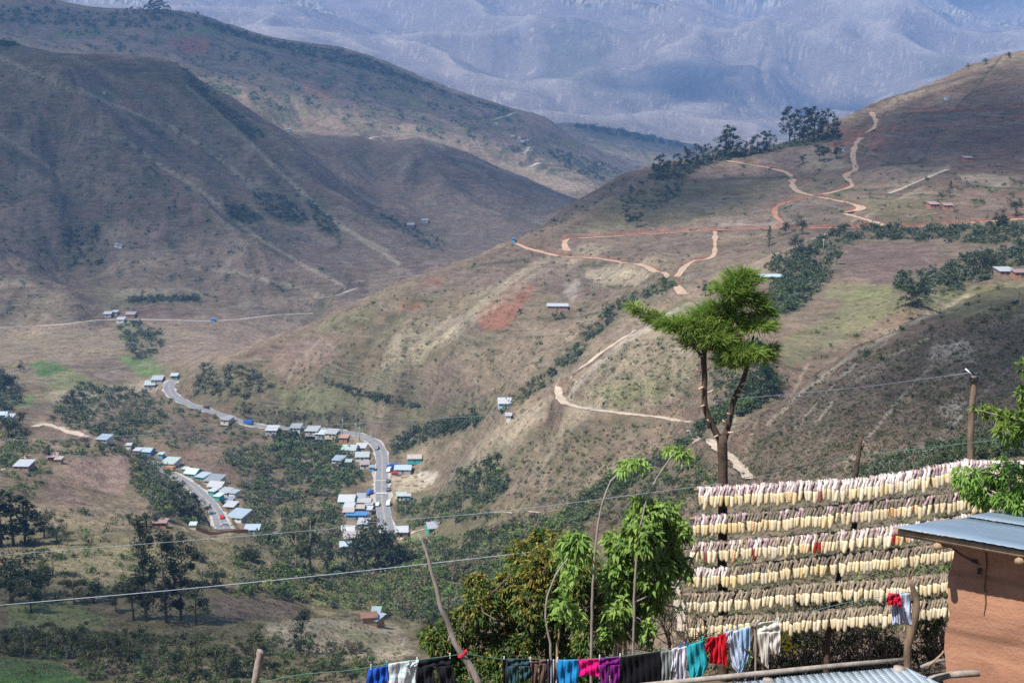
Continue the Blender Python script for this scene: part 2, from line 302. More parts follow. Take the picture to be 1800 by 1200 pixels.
# broad zones
patch('olive', .62, [(0, 880), (420, 925), (560, 960), (720, 1000), (760, 1200), (0, 1200)], 150, 700)
patch('soil', .45, [(240, 690), (320, 700), (460, 760), (620, 770), (640, 860), (560, 900), (440, 880), (300, 790), (180, 740)], 500, 1000)
patch('soil', .4, [(330, 670), (500, 590), (640, 640), (840, 700), (760, 760), (660, 770), (450, 745), (300, 700)], 500, 1000)
patch('olive', .45, [(640, 880), (760, 850), (1000, 900), (1050, 960), (820, 1100), (640, 1050), (560, 960)], 300, 700)
patch('dark', .35, [(1560, 190), (1800, 100), (1800, 200), (1600, 230), (1480, 235)], 900, 1600)
patch('soil', .5, [(1500, 240), (1800, 215), (1800, 380), (1560, 385), (1480, 300)], 600, 1600)
patch('olive', .5, [(1160, 322), (1380, 316), (1340, 350), (1260, 385), (1100, 405), (1000, 415), (1060, 350)], 800, 1300)
patch('dark', .35, [(1380, 400), (1800, 380), (1800, 480), (1560, 500), (1380, 470), (1330, 440)], 500, 1000)
patch('rock', .3, [(1800, 560), (1500, 640), (1330, 760), (1260, 860), (1500, 1000), (1800, 900)], 100, 480)
patch('olive', .3, [(1260, 880), (1500, 860), (1680, 860), (1680, 1100), (1200, 1120)], 50, 320)
# far-left ridge
patch('green', .8, [(345, 44), (395, 50), (398, 60), (342, 58)]); patch('green', .7, [(90, 58), (180, 54), (186, 66), (95, 66)]); patch('pinkish', .8, [(222, 47), (275, 40), (272, 66), (220, 60)])
patch('lightgreen', .7, [(303, 64), (342, 53), (336, 68), (306, 67)]); patch('red', .85, [(284, 74), (325, 68), (370, 72), (362, 95), (326, 95), (318, 84)]); patch('red', .5, [(255, 28), (278, 28), (272, 35), (250, 36)])
patch('pinkish', .75, [(212, 72), (262, 70), (318, 100), (318, 112), (250, 105), (210, 100)]); patch('pinkish', .6, [(120, 68), (205, 72), (205, 92), (130, 88)]); patch('pinkish', .55, [(40, 40), (100, 35), (110, 52), (50, 55)])
patch('red', .35, [(535, 130), (590, 165), (570, 185), (530, 160)]); patch('lightgreen', .4, [(480, 165), (570, 178), (600, 188), (520, 180)]); patch('tan', .8, [(850, 276), (950, 300), (1052, 328), (1000, 337), (900, 308)])
patch('tan', .55, [(780, 220), (850, 232), (905, 262), (840, 255)]); patch('pinkish', .5, [(880, 250), (912, 250), (910, 258), (884, 258)])
patch('olive', .5, [(600, 130), (700, 150), (800, 200), (700, 180), (600, 160)]); patch('tan', .35, [(600, 205), (700, 215), (800, 262), (720, 250)])
patch('olive', .45, [(-60, 590), (300, 575), (420, 590), (330, 650), (300, 668), (100, 720), (-60, 720)], 700, 1400)
patch('tan', .35, [(-60, 575), (550, 552), (400, 640), (-60, 640)], 700, 1400)
# first ridges
patch('mauve', .8, [(92, 122), (172, 122), (182, 148), (120, 150)], 1200, 2200); patch('green', .6, [(148, 160), (190, 160), (202, 176), (160, 174)], 1200, 2200); patch('red', .55, [(202, 175), (246, 187), (240, 196), (214, 192)], 1200, 2200)
patch('shrub', .65, [(300, 110), (400, 180), (470, 240), (450, 248), (380, 215), (300, 150), (180, 125), (185, 108), (260, 102)], 1200, 2200)
patch('olive', .5, [(0, 96), (60, 124), (140, 158), (130, 170), (60, 136), (0, 106)], 1200, 2200); patch('olive', .5, [(60, 100), (180, 104), (180, 122), (90, 118)], 1200, 2200)
for ln in ([(130, 230), (220, 245), (270, 282), (350, 335), (450, 415), (540, 470), (605, 503)], [(140, 160), (220, 192), (300, 222), (400, 288), (450, 335)], [(330, 150), (400, 215), (480, 290), (560, 365), (640, 425), (700, 462)],
           [(0, 100), (60, 128), (130, 160)], [(0, 235), (60, 275), (110, 310)], [(330, 468), (420, 480), (500, 500), (570, 522)], [(520, 330), (600, 400), (680, 440)], [(500, 226), (620, 238), (740, 240), (780, 262)]):
    stroke('straw', .75, ln, 4.5, 1100, 2300)  # sunlit lines of the spur crests, painted into the ground colour as pale strokes
for po in ([(395, 362), (430, 362), (462, 385), (440, 394), (405, 385)], [(440, 335), (500, 345), (540, 385), (520, 398), (470, 375)], [(470, 300), (495, 312), (490, 328), (470, 318)], [(0, 255), (35, 262), (60, 290), (20, 290)],
           [(250, 300), (280, 310), (260, 330)], [(540, 350), (580, 380), (600, 420), (560, 405)], [(0, 40), (30, 60), (40, 80), (0, 75)], [(640, 360), (680, 380), (700, 392), (650, 380)], [(120, 400), (150, 410), (155, 430), (118, 425)], [(110, 440), (140, 445), (130, 465)]):
    patch('shrub', .7, po, 1100, 2400)
patch('tan', .5, [(170, 390), (255, 385), (325, 468), (215, 475)], 1100, 2300); patch('pinkish', .7, [(240, 385), (305, 398), (278, 428), (250, 412)], 1100, 2300); patch('straw', .65, [(185, 510), (330, 504), (365, 520), (300, 530), (200, 527)], 1100, 2300)
patch('straw', .6, [(0, 489), (50, 490), (62, 500), (0, 506)], 1100, 2300); patch('olive', .5, [(140, 480), (175, 540), (230, 545), (200, 500)], 1100, 2300); patch('tan', .5, [(420, 520), (560, 522), (550, 545), (420, 540)], 1100, 2300)
patch('pinkish', .35, [(330, 400), (480, 440), (560, 500), (430, 478), (330, 450)], 1100, 2300)
patch('shrub', .65, [(225, 525), (350, 523), (352, 529), (280, 530), (225, 535)], 1100, 2300)
# valley floor fields
patch('crop', .85, [(48, 640), (88, 632), (120, 648), (72, 664)]); patch('lightgreen', .7, [(76, 668), (124, 651), (170, 672), (170, 690), (84, 685)]); patch('mauve', .7, [(112, 642), (200, 625), (268, 662), (190, 672)])
patch('green', .8, [(200, 625), (262, 624), (292, 655), (252, 664)]); patch('pinkish', .45, [(280, 605), (420, 580), (400, 620), (330, 648), (290, 640)]); patch('straw', .5, [(80, 688), (230, 675), (300, 660), (310, 680), (230, 700), (100, 710)])
patch('lightgreen', .55, [(195, 562), (242, 562), (250, 600), (215, 602)]); patch('green', .6, [(25, 700), (60, 695), (60, 712), (30, 715)])
# the big hill
patch('red', .75, [(833, 550), (913, 488), (943, 507), (927, 527), (890, 580), (850, 582)], wob=.5); patch('mauve', .8, [(772, 578), (833, 549), (852, 583)]); patch('mauve', .6, [(955, 465), (1095, 468), (1020, 532), (930, 500)])
patch('straw', .8, [(1030, 476), (1070, 471), (1148, 480), (1120, 500), (1060, 499), (1028, 488)], wob=.5); patch('pale', .6, [(988, 510), (1012, 490), (1022, 500), (1005, 532)]); patch('tan', .5, [(910, 562), (1040, 562), (1020, 592), (910, 590)])
patch('red', .45, [(742, 490), (782, 485), (772, 506), (742, 511)]); patch('red', .45, [(700, 530), (746, 530), (741, 546), (700, 546)]); patch('pinkish', .55, [(520, 592), (592, 580), (580, 640), (500, 662), (470, 640)])
patch('lightgreen', .55, [(482, 682), (600, 676), (622, 700), (560, 732), (500, 722)]); patch('olive', .5, [(560, 562), (660, 540), (650, 572), (560, 592)]); patch('pinkish', .8, [(1207, 291), (1327, 293), (1373, 307), (1210, 314)])
patch('mauve', .8, [(1322, 272), (1360, 252), (1442, 255), (1440, 276), (1400, 300), (1340, 287)]); patch('red', .75, [(1455, 247), (1522, 237), (1505, 256), (1460, 262)]); patch('straw', .6, [(1680, 305), (1800, 311), (1770, 331), (1700, 326)])
patch('tan', .6, [(1480, 300), (1600, 290), (1660, 300), (1560, 340), (1500, 330)]); patch('tan', .6, [(1572, 350), (1625, 328), (1662, 342), (1640, 346)]); patch('tan', .55, [(1612, 195), (1652, 163), (1704, 163), (1680, 195)], wob=.3)
patch('mauve', .5, [(940, 500), (1000, 460), (900, 440), (820, 470), (700, 520), (860, 510)]); patch('olive', .4, [(930, 455), (960, 440), (950, 455)]); patch('straw', .45, [(600, 700), (700, 620), (860, 520), (990, 455), (900, 520), (760, 620), (680, 690)])
patch('tan', .4, [(900, 600), (1020, 590), (1000, 650), (880, 690), (760, 700), (700, 650)]); patch('mauve', .5, [(1010, 500), (1090, 505), (1060, 530), (1020, 525)]); patch('mauve', .5, [(1400, 440), (1480, 430), (1540, 440), (1540, 470)], 500)
patch('dark', .5, [(1400, 360), (1480, 356), (1510, 365), (1470, 392), (1385, 395), (1365, 375)]); patch('dark', .3, [(1000, 420), (1250, 410), (1250, 440), (1100, 455), (1010, 450)])
patch('pale', .35, [(1260, 395), (1400, 390), (1380, 400), (1260, 403)])
for ln in ([(1208, 318), (1300, 315), (1392, 312)], [(1600, 199), (1655, 161), (1706, 162), (1676, 196), (1600, 199)], [(1340, 255), (1440, 254), (1475, 240)], [(1380, 395), (1365, 372), (1400, 358)], [(1480, 302), (1500, 335), (1620, 328)], [(1560, 345), (1665, 343)], [(1650, 225), (1622, 285), (1560, 290)], [(1706, 165), (1760, 100)], [(1540, 232), (1520, 270), (1600, 300), (1680, 305)], [(1700, 326), (1800, 333)],
           [(1020, 500), (1060, 503), (1120, 503), (1160, 488)], [(820, 470), (930, 455)], [(1020, 470), (1100, 460), (1160, 470)], [(915, 560), (1010, 558), (1080, 545)]):
    stroke('shrub', .75, ln, 2.6, 500, 1700)
stroke('red', .7, [(1600, 198), (1655, 160), (1706, 161)], 2.4, 900, 1700)
for ln, w_ in (([(1620, 330), (1480, 400), (1330, 460), (1200, 540)], 2.2), ([(700, 660), (820, 560), (900, 490), (960, 455)], 9), ([(640, 690), (700, 630), (790, 560)], 5), ([(560, 600), (520, 640), (500, 680)], 3), ([(1090, 720), (1040, 690), (1000, 660)], 2)):
    stroke('straw', .5, ln, w_, 500, 1700)
patch('olive', .6, [(1395, 342), (1450, 312), (1502, 330), (1480, 352)], 600, 1500); patch('straw', .45, [(1405, 262), (1480, 262), (1500, 300), (1410, 300)], 600, 1500); patch('mauve', .6, [(1550, 235), (1650, 228), (1625, 283), (1545, 285)], 600, 1500); patch('red', .4, [(1520, 235), (1550, 232), (1560, 262), (1525, 262)], 600, 1500); patch('soil', .6, [(1700, 230), (1800, 222), (1800, 300), (1680, 300)], 600, 1500)
patch('olive', .5, [(1480, 350), (1560, 345), (1650, 345), (1640, 392), (1570, 392), (1500, 365)], 500, 1400); patch('mauve', .5, [(620, 690), (700, 640), (800, 640), (860, 700), (780, 715)], 500, 1300); patch('dark', .5, [(640, 730), (700, 745), (700, 765), (640, 758), (540, 745), (460, 735), (420, 715)], 600, 1100)
# middle spur and pastures
patch('straw', .55, [(975, 692), (1100, 592), (1200, 540), (1240, 600), (1200, 700), (1100, 722), (1000, 714)], 350, 700); patch('lightgreen', .5, [(1040, 690), (1150, 660), (1180, 690), (1080, 712)], 350, 700); patch('lightgreen', .5, [(1150, 532), (1240, 520), (1250, 545), (1170, 562)], 350, 700)
patch('tan', .6, [(1200, 500), (1330, 460), (1400, 440), (1400, 460), (1300, 500), (1210, 540)], 350, 900)
patch('lightgreen', .5, [(1370, 600), (1450, 560), (1520, 500), (1600, 530), (1500, 590), (1380, 650)], 350, 700); patch('lightgreen', .5, [(1455, 500), (1590, 500), (1570, 522), (1450, 530)], 350, 800); patch('lightgreen', .45, [(1600, 520), (1800, 492), (1800, 560), (1650, 562)], 300, 700)
patch('mauve', .75, [(1480, 432), (1640, 430), (1652, 470), (1560, 500), (1480, 482)], 500, 900); patch('pale', .5, [(1640, 600), (1700, 592), (1722, 640), (1632, 632)], 200, 480); patch('tan', .8, [(1582, 728), (1588, 706), (1612, 678), (1604, 702)], 200, 480)
patch('tan', .35, [(940, 760), (1180, 745), (1160, 820), (1000, 870), (880, 850)], 350, 700); patch('pale', .6, [(1650, 720), (1690, 690), (1700, 720), (1670, 745)], 200, 480)
patch('straw', .6, [(800, 830), (860, 760), (960, 700), (975, 720), (900, 790), (850, 860)], 350, 700)
for ln, w_ in (([(1700, 515), (1600, 570), (1510, 618), (1420, 680), (1350, 745)], 5), ([(1695, 595), (1610, 668), (1545, 745), (1480, 825)], 4), ([(1640, 590), (1560, 628), (1470, 700), (1420, 760)], 3), ([(1780, 640), (1700, 720), (1620, 800)], 4), ([(1560, 600), (1480, 660), (1400, 750)], 3), ([(1300, 700), (1290, 750)], 3)): stroke('pale', .55, ln, w_, 180, 520)
patch('tan', .7, [(1475, 815), (1530, 770), (1560, 770), (1530, 810)], 150, 480); patch('dark', .5, [(1560, 640), (1640, 600), (1620, 680), (1540, 720)], 180, 480); patch('dark', .5, [(1700, 640), (1790, 600), (1790, 700), (1720, 760)], 150, 480)
stroke('tan', .8, [(1420, 640), (1400, 680), (1375, 725)], 4, 200, 500); stroke('straw', .5, [(1700, 520), (1560, 590), (1500, 620), (1440, 670)], 6, 200, 600); stroke('tan', .6, [(1330, 740), (1310, 790), (1325, 760)], 4, 200, 500); stroke('pale', .5, [(1190, 545), (1100, 600), (1040, 650), (1000, 690)], 7, 400, 700)
# left knoll, near fields
patch('pinkish', .75, [(112, 806), (222, 800), (230, 838), (215, 870), (160, 860), (108, 832)], wob=.5); patch('mauve', .6, [(66, 832), (120, 848), (150, 882), (80, 882)]); patch('tan', .5, [(0, 880), (110, 880), (240, 910), (230, 930), (60, 920), (0, 900)], 300, 700)
patch('lightgreen', .55, [(60, 962), (340, 962), (400, 1000), (380, 1024), (230, 1032), (100, 1012)]); patch('tan', .45, [(60, 962), (340, 962), (400, 1000), (380, 1024), (230, 1032), (100, 1012)]); patch('lightgreen', .95, [(15, 1062), (120, 1056), (200, 1090), (150, 1112), (15, 1102)]); patch('mauve', .7, [(340, 1050), (500, 1053), (540, 1078), (400, 1092)])
patch('straw', .95, [(470, 1092), (560, 1088), (700, 1098), (735, 1150), (640, 1165), (560, 1150), (470, 1130)]); patch('lightgreen', .6, [(540, 1095), (650, 1110), (700, 1140), (640, 1130)]); patch('crop', .9, [(-50, 1148), (100, 1163), (165, 1205), (-50, 1210)], wob=.5)
patch('straw', .9, [(688, 842), (730, 826), (772, 836), (742, 860), (690, 880)], wob=.3); patch('pale', .8, [(733, 827), (772, 829), (764, 850), (736, 846)], wob=.2); patch('lightgreen', .7, [(700, 950), (740, 930), (738, 955), (705, 965)], 400, 900)
patch('tan', .6, [(600, 905), (628, 905), (626, 925), (602, 928)], 400, 900, wob=.2); patch('tan', .6, [(700, 800), (800, 752), (840, 756), (800, 790), (740, 820)], 500, 900); patch('tan', .5, [(395, 880), (440, 900), (440, 930), (390, 935)], 500, 800)
# yard: trodden earth
yard = (1 - sstep(Yv, 36, 70))
cover = mixc(cover, c3('soil') * 1.1, yard * .8)
cover = mixc(cover, c3('olive') * .9, yard * sstep(n_fine + g2, -.1, .4) * .7)
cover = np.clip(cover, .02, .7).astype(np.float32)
# ---------------------------------------------------------------- materials
def newmat(name):
    m = bpy.data.materials.new(name); m.use_nodes = True
    return m, m.node_tree, m.node_tree.nodes['Principled BSDF']
def N(t, kind, **kw):
    n = t.nodes.new(kind)
    for k, v in kw.items(): setattr(n, k, v)
    return n
def math_(t, op, a, b=None, c=None, clamp=False):
    n = N(t, 'ShaderNodeMath', operation=op, use_clamp=clamp)
    for i, v in enumerate((a, b, c)):
        if v is None: continue
        if isinstance(v, (int, float)): n.inputs[i].default_value = v
        else: t.links.new(v, n.inputs[i])
    return n.outputs[0]
def noise_(t, vec, scale, detail=4, rough=.6, dist=0):
    n = N(t, 'ShaderNodeTexNoise'); n.inputs['Scale'].default_value = scale; n.inputs['Detail'].default_value = detail
    n.inputs['Roughness'].default_value = rough; n.inputs['Distortion'].default_value = dist
    t.links.new(vec, n.inputs['Vector']); return n.outputs['Fac']
def mapr(t, v, a, b, c, d):
    n = N(t, 'ShaderNodeMapRange'); t.links.new(v, n.inputs[0])
    for i, q in enumerate((a, b, c, d)): n.inputs[i + 1].default_value = q
    return n.outputs[0]
def mixrgb(t, mode, f, a, b):
    n = N(t, 'ShaderNodeMix', data_type='RGBA', blend_type=mode)
    for i, v in ((0, f), (6, a), (7, b)):
        if isinstance(v, (int, float)): n.inputs[i].default_value = v
        elif isinstance(v, tuple): n.inputs[i].default_value = (*v[:3], 1)
        else: t.links.new(v, n.inputs[i])
    return n.outputs[2]
def scalevec(t, vec, s):
    n = N(t, 'ShaderNodeVectorMath', operation='MULTIPLY'); t.links.new(vec, n.inputs[0]); n.inputs[1].default_value = s
    return n.outputs[0]
MAT = {}
def pmat(name, col, rough=.8, var=.25, scale=3.0, metal=0.0, bump=0.0, bscale=None, spec=.3, aniso=(1, 1, 1), col2=None, trans=0.0, perobj=0.0):
    """a procedural material: colour broken up by noise in object space, with optional bump"""
    if name in MAT: return MAT[name]
    m, t, b = newmat(name)
    tc = N(t, 'ShaderNodeTexCoord').outputs['Object']; tc = scalevec(t, tc, aniso)
    n1 = noise_(t, tc, scale, 5, .65); f = mapr(t, n1, .3, .7, 0, 1)
    c2 = col2 or tuple(c * (1 - var) for c in col); c1 = tuple(min(.95, c * (1 + var * .5)) for c in col) if not col2 else col
    c = mixrgb(t, 'MIX', f, c1, c2)
    if perobj:
        oi = N(t, 'ShaderNodeObjectInfo').outputs['Random']
        hs = N(t, 'ShaderNodeHueSaturation'); t.links.new(c, hs.inputs['Color'])
        t.links.new(mapr(t, oi, 0, 1, 1 - perobj, 1 + perobj), hs.inputs['Value'])
        c = hs.outputs[0]
    t.links.new(c, b.inputs['Base Color'])
    b.inputs['Roughness'].default_value = rough; b.inputs['Metallic'].default_value = metal; b.inputs['Specular IOR Level'].default_value = spec
    if bump:
        bn = N(t, 'ShaderNodeBump'); bn.inputs['Strength'].default_value = 1.0; bn.inputs['Distance'].default_value = bump
        t.links.new(noise_(t, tc, bscale or scale * 3, 5, .6), bn.inputs['Height']); t.links.new(bn.outputs[0], b.inputs['Normal'])
    if trans:
        tr = N(t, 'ShaderNodeBsdfTranslucent'); t.links.new(c, tr.inputs[0]); mx = N(t, 'ShaderNodeMixShader'); mx.inputs[0].default_value = trans
        t.links.new(b.outputs[0], mx.inputs[1]); t.links.new(tr.outputs[0], mx.inputs[2]); t.links.new(mx.outputs[0], t.nodes['Material Output'].inputs[0])
    MAT[name] = m
    return m
# ground
gm_, t, b = newmat('hillside_ground')
tc = N(t, 'ShaderNodeTexCoord').outputs['Object']
att = N(t, 'ShaderNodeAttribute', attribute_name='cover').outputs['Color']
sep = N(t, 'ShaderNodeSeparateXYZ'); t.links.new(tc, sep.inputs[0])
dist = sep.outputs['Y']
nearf = mapr(t, dist, 250, 1100, 1, 0); farf = mapr(t, dist, 1500, 4500, 0, 1); nearf = math_(t, 'MAXIMUM', nearf, 0.0)
nA = noise_(t, tc, .55, 6, .7); nB = noise_(t, tc, .12, 6, .72); nC = noise_(t, tc, .028, 6, .7); nD = noise_(t, tc, .006, 6, .68)
ter = noise_(t, scalevec(t, tc, (.07, .07, .42)), 1.0, 6, .72, .8)
# value variation: tufts close by, scrub and terraces further off
v = math_(t, 'MULTIPLY', math_(t, 'SUBTRACT', nA, .5), 1.7)
v = math_(t, 'MULTIPLY', v, mapr(t, dist, 400, 2200, 1, 0.15))
v2 = math_(t, 'MULTIPLY', math_(t, 'SUBTRACT', nB, .5), 2.3); v3 = math_(t, 'MULTIPLY', math_(t, 'SUBTRACT', nC, .5), 1.8)
v4 = math_(t, 'MULTIPLY', math_(t, 'SUBTRACT', ter, .5), mapr(t, dist, 300, 1200, .8, 1.5)); v5 = math_(t, 'MULTIPLY', math_(t, 'SUBTRACT', nD, .5), math_(t, 'MULTIPLY', farf, 1.2))
vs = math_(t, 'ADD', math_(t, 'ADD', math_(t, 'ADD', v, v2), math_(t, 'ADD', v3, v4)), v5)
val = mapr(t, vs, -1.15, 1.15, .16, 1.84)
cmul = N(t, 'ShaderNodeVectorMath', operation='SCALE'); t.links.new(att, cmul.inputs[0]); t.links.new(val, cmul.inputs[3])
# pale terracettes along the contours of the big slopes
tl_ = noise_(t, scalevec(t, tc, (.012, .012, .30)), 1.0, 3, .55, .6)
tl_ = mapr(t, math_(t, 'ABSOLUTE', math_(t, 'SUBTRACT', tl_, .5)), .0, .035, 1, 0); tl_ = math_(t, 'MULTIPLY', tl_, mapr(t, nC, .4, .62, .55, 0)); tl_ = math_(t, 'MULTIPLY', tl_, mapr(t, dist, 400, 1100, .25, 1)); nofar = mapr(t, dist, 2600, 5000, 1, .12); tl_ = math_(t, 'MULTIPLY', tl_, nofar)
# scattered dark scrub and bare earth
sh = mapr(t, math_(t, 'ADD', noise_(t, tc, .22, 4, .8), math_(t, 'MULTIPLY', math_(t, 'SUBTRACT', nC, .5), .5)), .60, .65, 0, .78)
c = mixrgb(t, 'MIX', tl_, cmul.outputs[0], (.34, .29, .23)); c = mixrgb(t, 'MIX', sh, c, (.062, .07, .038))
br = mapr(t, math_(t, 'ADD', noise_(t, scalevec(t, tc, (1, 1, .4)), .16, 5, .75), math_(t, 'MULTIPLY', math_(t, 'SUBTRACT', nD, .5), .3)), .60, .70, 0, .42)
br = math_(t, 'MULTIPLY', br, nofar)
c = mixrgb(t, 'MIX', br, c, (.38, .27, .19))
vo = N(t, 'ShaderNodeTexVoronoi'); vo.inputs['Scale'].default_value = .24; vo.inputs['Randomness'].default_value = 1.0; t.links.new(scalevec(t, tc, (1, 1, 1.0)), vo.inputs['Vector'])
vsz = N(t, 'ShaderNodeSeparateColor'); t.links.new(vo.outputs['Color'], vsz.inputs[0])
dot = mapr(t, math_(t, 'SUBTRACT', vo.outputs['Distance'], math_(t, 'MULTIPLY', vsz.outputs[0], math_(t, 'ADD', mapr(t, nC, .35, .65, .10, .52), 0.0))), -.10, .02, .8, 0)
c = mixrgb(t, 'MIX', math_(t, 'MULTIPLY', dot, mapr(t, dist, 60, 260, 0, .85)), c, (.05, .058, .032))
t.links.new(c, b.inputs['Base Color']); b.inputs['Roughness'].default_value = .95; b.inputs['Specular IOR Level'].default_value = .1
bp = N(t, 'ShaderNodeBump'); bp.inputs['Strength'].default_value = 1.0; bp.inputs['Distance'].default_value = 1.0
hh = math_(t, 'ADD', math_(t, 'ADD', math_(t, 'MULTIPLY', nA, .9), math_(t, 'MULTIPLY', nB, 4.2)), math_(t, 'ADD', math_(t, 'MULTIPLY', ter, mapr(t, dist, 300, 1300, 1.0, 3.6)), math_(t, 'MULTIPLY', nC, math_(t, 'MULTIPLY', farf, 5.0))))
hh = math_(t, 'MULTIPLY', hh, mapr(t, dist, 20, 250, .08, .8))
t.links.new(hh, bp.inputs['Height']); t.links.new(bp.outputs[0], b.inputs['Normal'])
MAT['ground'] = gm_
# ---------------------------------------------------------------- builders
def tagk(o, label=None, cat=None, group=None, kind=None):
    if label: o['label'] = label
    if cat: o['category'] = cat
    if group: o['group'] = group
    if kind: o['kind'] = kind
    return o
def mesh_np(name, V, Fq, mat, parent=None, smooth=False, mi=None):
    """link one mesh object from numpy vertices and equal-sided faces"""
    me = bpy.data.meshes.new(name); V = np.asarray(V, np.float32); Fq = np.asarray(Fq, np.int32); k = Fq.shape[1]
    me.vertices.add(len(V)); me.vertices.foreach_set('co', V.ravel())
    me.loops.add(Fq.size); me.loops.foreach_set('vertex_index', Fq.ravel())
    me.polygons.add(len(Fq)); me.polygons.foreach_set('loop_start', np.arange(0, Fq.size, k, dtype=np.int32))
    if smooth: me.polygons.foreach_set('use_smooth', np.ones(len(Fq), bool))
    for m in (mat if isinstance(mat, (list, tuple)) else [mat]): me.materials.append(m)
    if mi is not None: me.polygons.foreach_set('material_index', np.asarray(mi, np.int32))
    me.update(calc_edges=True)
    o = bpy.data.objects.new(name, me); C.objects.link(o)
    if parent is not None: o.parent = parent
    return o
def empty(name, loc, rz=0, label=None, cat=None, group=None):
    o = bpy.data.objects.new(name, None); C.objects.link(o); o.location = loc; o.rotation_euler = (0, 0, rz); o.empty_display_size = .3
    return tagk(o, label, cat, group)
def copy_tree(o, loc=None, rz=None, sc=None, parent=None):
    c = o.copy(); C.objects.link(c)
    if parent is not None: c.parent = parent
    for ch in list(o.children): copy_tree(ch, parent=c)
    if loc is not None: c.location = loc
    if rz is not None: c.rotation_euler = (0, 0, rz)
    if sc is not None: c.scale = (sc, sc, sc) if isinstance(sc, (int, float)) else sc
    return c
class MB:
    """collects boxes, tubes and sheets in one mesh"""
    def __init__(s): s.v = []; s.f = []; s.m = []; s.sm = []
    def add(s, vs, fs, m=0, smooth=False):
        o = len(s.v); s.v += [tuple(v) for v in vs]; s.f += [tuple(i + o for i in f) for f in fs]; s.m += [m] * len(fs); s.sm += [smooth] * len(fs)
    def box(s, x0, y0, z0, x1, y1, z1, m=0):
        v = [(x, y, z) for z in (z0, z1) for y in (y0, y1) for x in (x0, x1)]
        s.add(v, [(0, 2, 3, 1), (4, 5, 7, 6), (0, 1, 5, 4), (2, 6, 7, 3), (0, 4, 6, 2), (1, 3, 7, 5)], m)
    def quad(s, a, b, c, d, m=0): s.add([a, b, c, d], [(0, 1, 2, 3)], m)
    def tube(s, pts, rad, n=8, m=0, rough=0.0, cap=True):
        pts = [Vector(p) for p in pts]; k = len(pts); rad = rad if isinstance(rad, (list, tuple)) else [rad] * k; vs = []
        ref = Vector((0, 0, 1)) if abs((pts[-1] - pts[0]).normalized().z) < .9 else Vector((0, 1, 0))
        for i, p in enumerate(pts):
            d = (pts[min(i + 1, k - 1)] - pts[max(i - 1, 0)]).normalized(); a = d.cross(ref).normalized(); b_ = d.cross(a).normalized()
            for j in range(n):
                t_ = 2 * math.pi * j / n; r_ = rad[i] * (1 + rough * (random.random() - .5) * 2)
                vs.append(p + a * math.cos(t_) * r_ + b_ * math.sin(t_) * r_)
        fs = [(i * n + j, i * n + (j + 1) % n, (i + 1) * n + (j + 1) % n, (i + 1) * n + j) for i in range(k - 1) for j in range(n)]
        if cap: fs += [tuple(range(n - 1, -1, -1)), tuple(range((k - 1) * n, k * n))]
        s.add(vs, fs, m, True)
    def build(s, name, mats, parent=None):
        me = bpy.data.meshes.new(name); me.from_pydata(s.v, [], s.f)
        for m in (mats if isinstance(mats, (list, tuple)) else [mats]): me.materials.append(m)
        me.polygons.foreach_set('material_index', s.m); me.polygons.foreach_set('use_smooth', s.sm); me.update()
        o = bpy.data.objects.new(name, me); C.objects.link(o)
        if parent is not None: o.parent = parent
        return o
# ---------------------------------------------------------------- the ground sheet
nr, nc = Xv.shape
_idx = np.arange(nr * nc).reshape(nr, nc)
_F = np.stack([_idx[:-1, :-1], _idx[:-1, 1:], _idx[1:, 1:], _idx[1:, :-1]], -1).reshape(-1, 4)
ground = mesh_np('hillside_ground', np.stack([Xv, Yv, Z], -1).reshape(-1, 3), _F, MAT['ground'], smooth=True)
tagk(ground, 'dry brown hillsides and valleys of the mountain landscape', None, None, 'structure')
# ---------------------------------------------------------------- roads and paths draped on the ground
pmat('asphalt', (.23, .23, .24), .8, .15, .3, col2=(.17, .17, .18)); pmat('dirt', (.47, .325, .21), .95, .3, .35, bump=.05); pmat('red_dirt', (.38, .19, .11), .95, .3, .35, bump=.05)
pmat('pale_dirt', (.47, .38, .28), .95, .3, .35); pmat('gravel', (.42, .37, .30), .95, .3, .5); pmat('line_paint', (.62, .5, .22), .7, .3, .5); pmat('white_paint', (.75, .75, .72), .7, .2, .5)
def smooth_line(pts, step):
    P = [Vector(p) for p in pts]; out = []
    for i in range(len(P) - 1):
        a, b, c_, d = P[max(i - 1, 0)], P[i], P[i + 1], P[min(i + 2, len(P) - 1)]
        n = max(2, int((c_ - b).length / step))
        for k in range(n):
            s = k / n
            out.append(.5 * ((2 * b) + (c_ - a) * s + (2 * a - 5 * b + 4 * c_ - d) * s * s + (3 * b - 3 * c_ + d - a) * s ** 3))
    out.append(P[-1]); return out
def px_line(pix, dmin=60, dmax=20000):
    pts = []; dens = []
    for (x0, y0), (x1, y1) in zip(pix[:-1], pix[1:]):
        n = max(1, int(math.hypot(x1 - x0, y1 - y0) / 9))
        dens += [(x0 + (x1 - x0) * k / n, y0 + (y1 - y0) * k / n) for k in range(n)]
    dens.append(pix[-1]); last = None; skips = 0
    for x, y in dens:
        g = ground_px(x, y, dmin, dmax)
        if g is None: continue
        if last is not None and abs(g.y - last) > last * .16 and skips < 3: skips += 1; continue
        skips = 0
        last = g.y; pts.append(Vector((g.x, g.y)))
    return pts
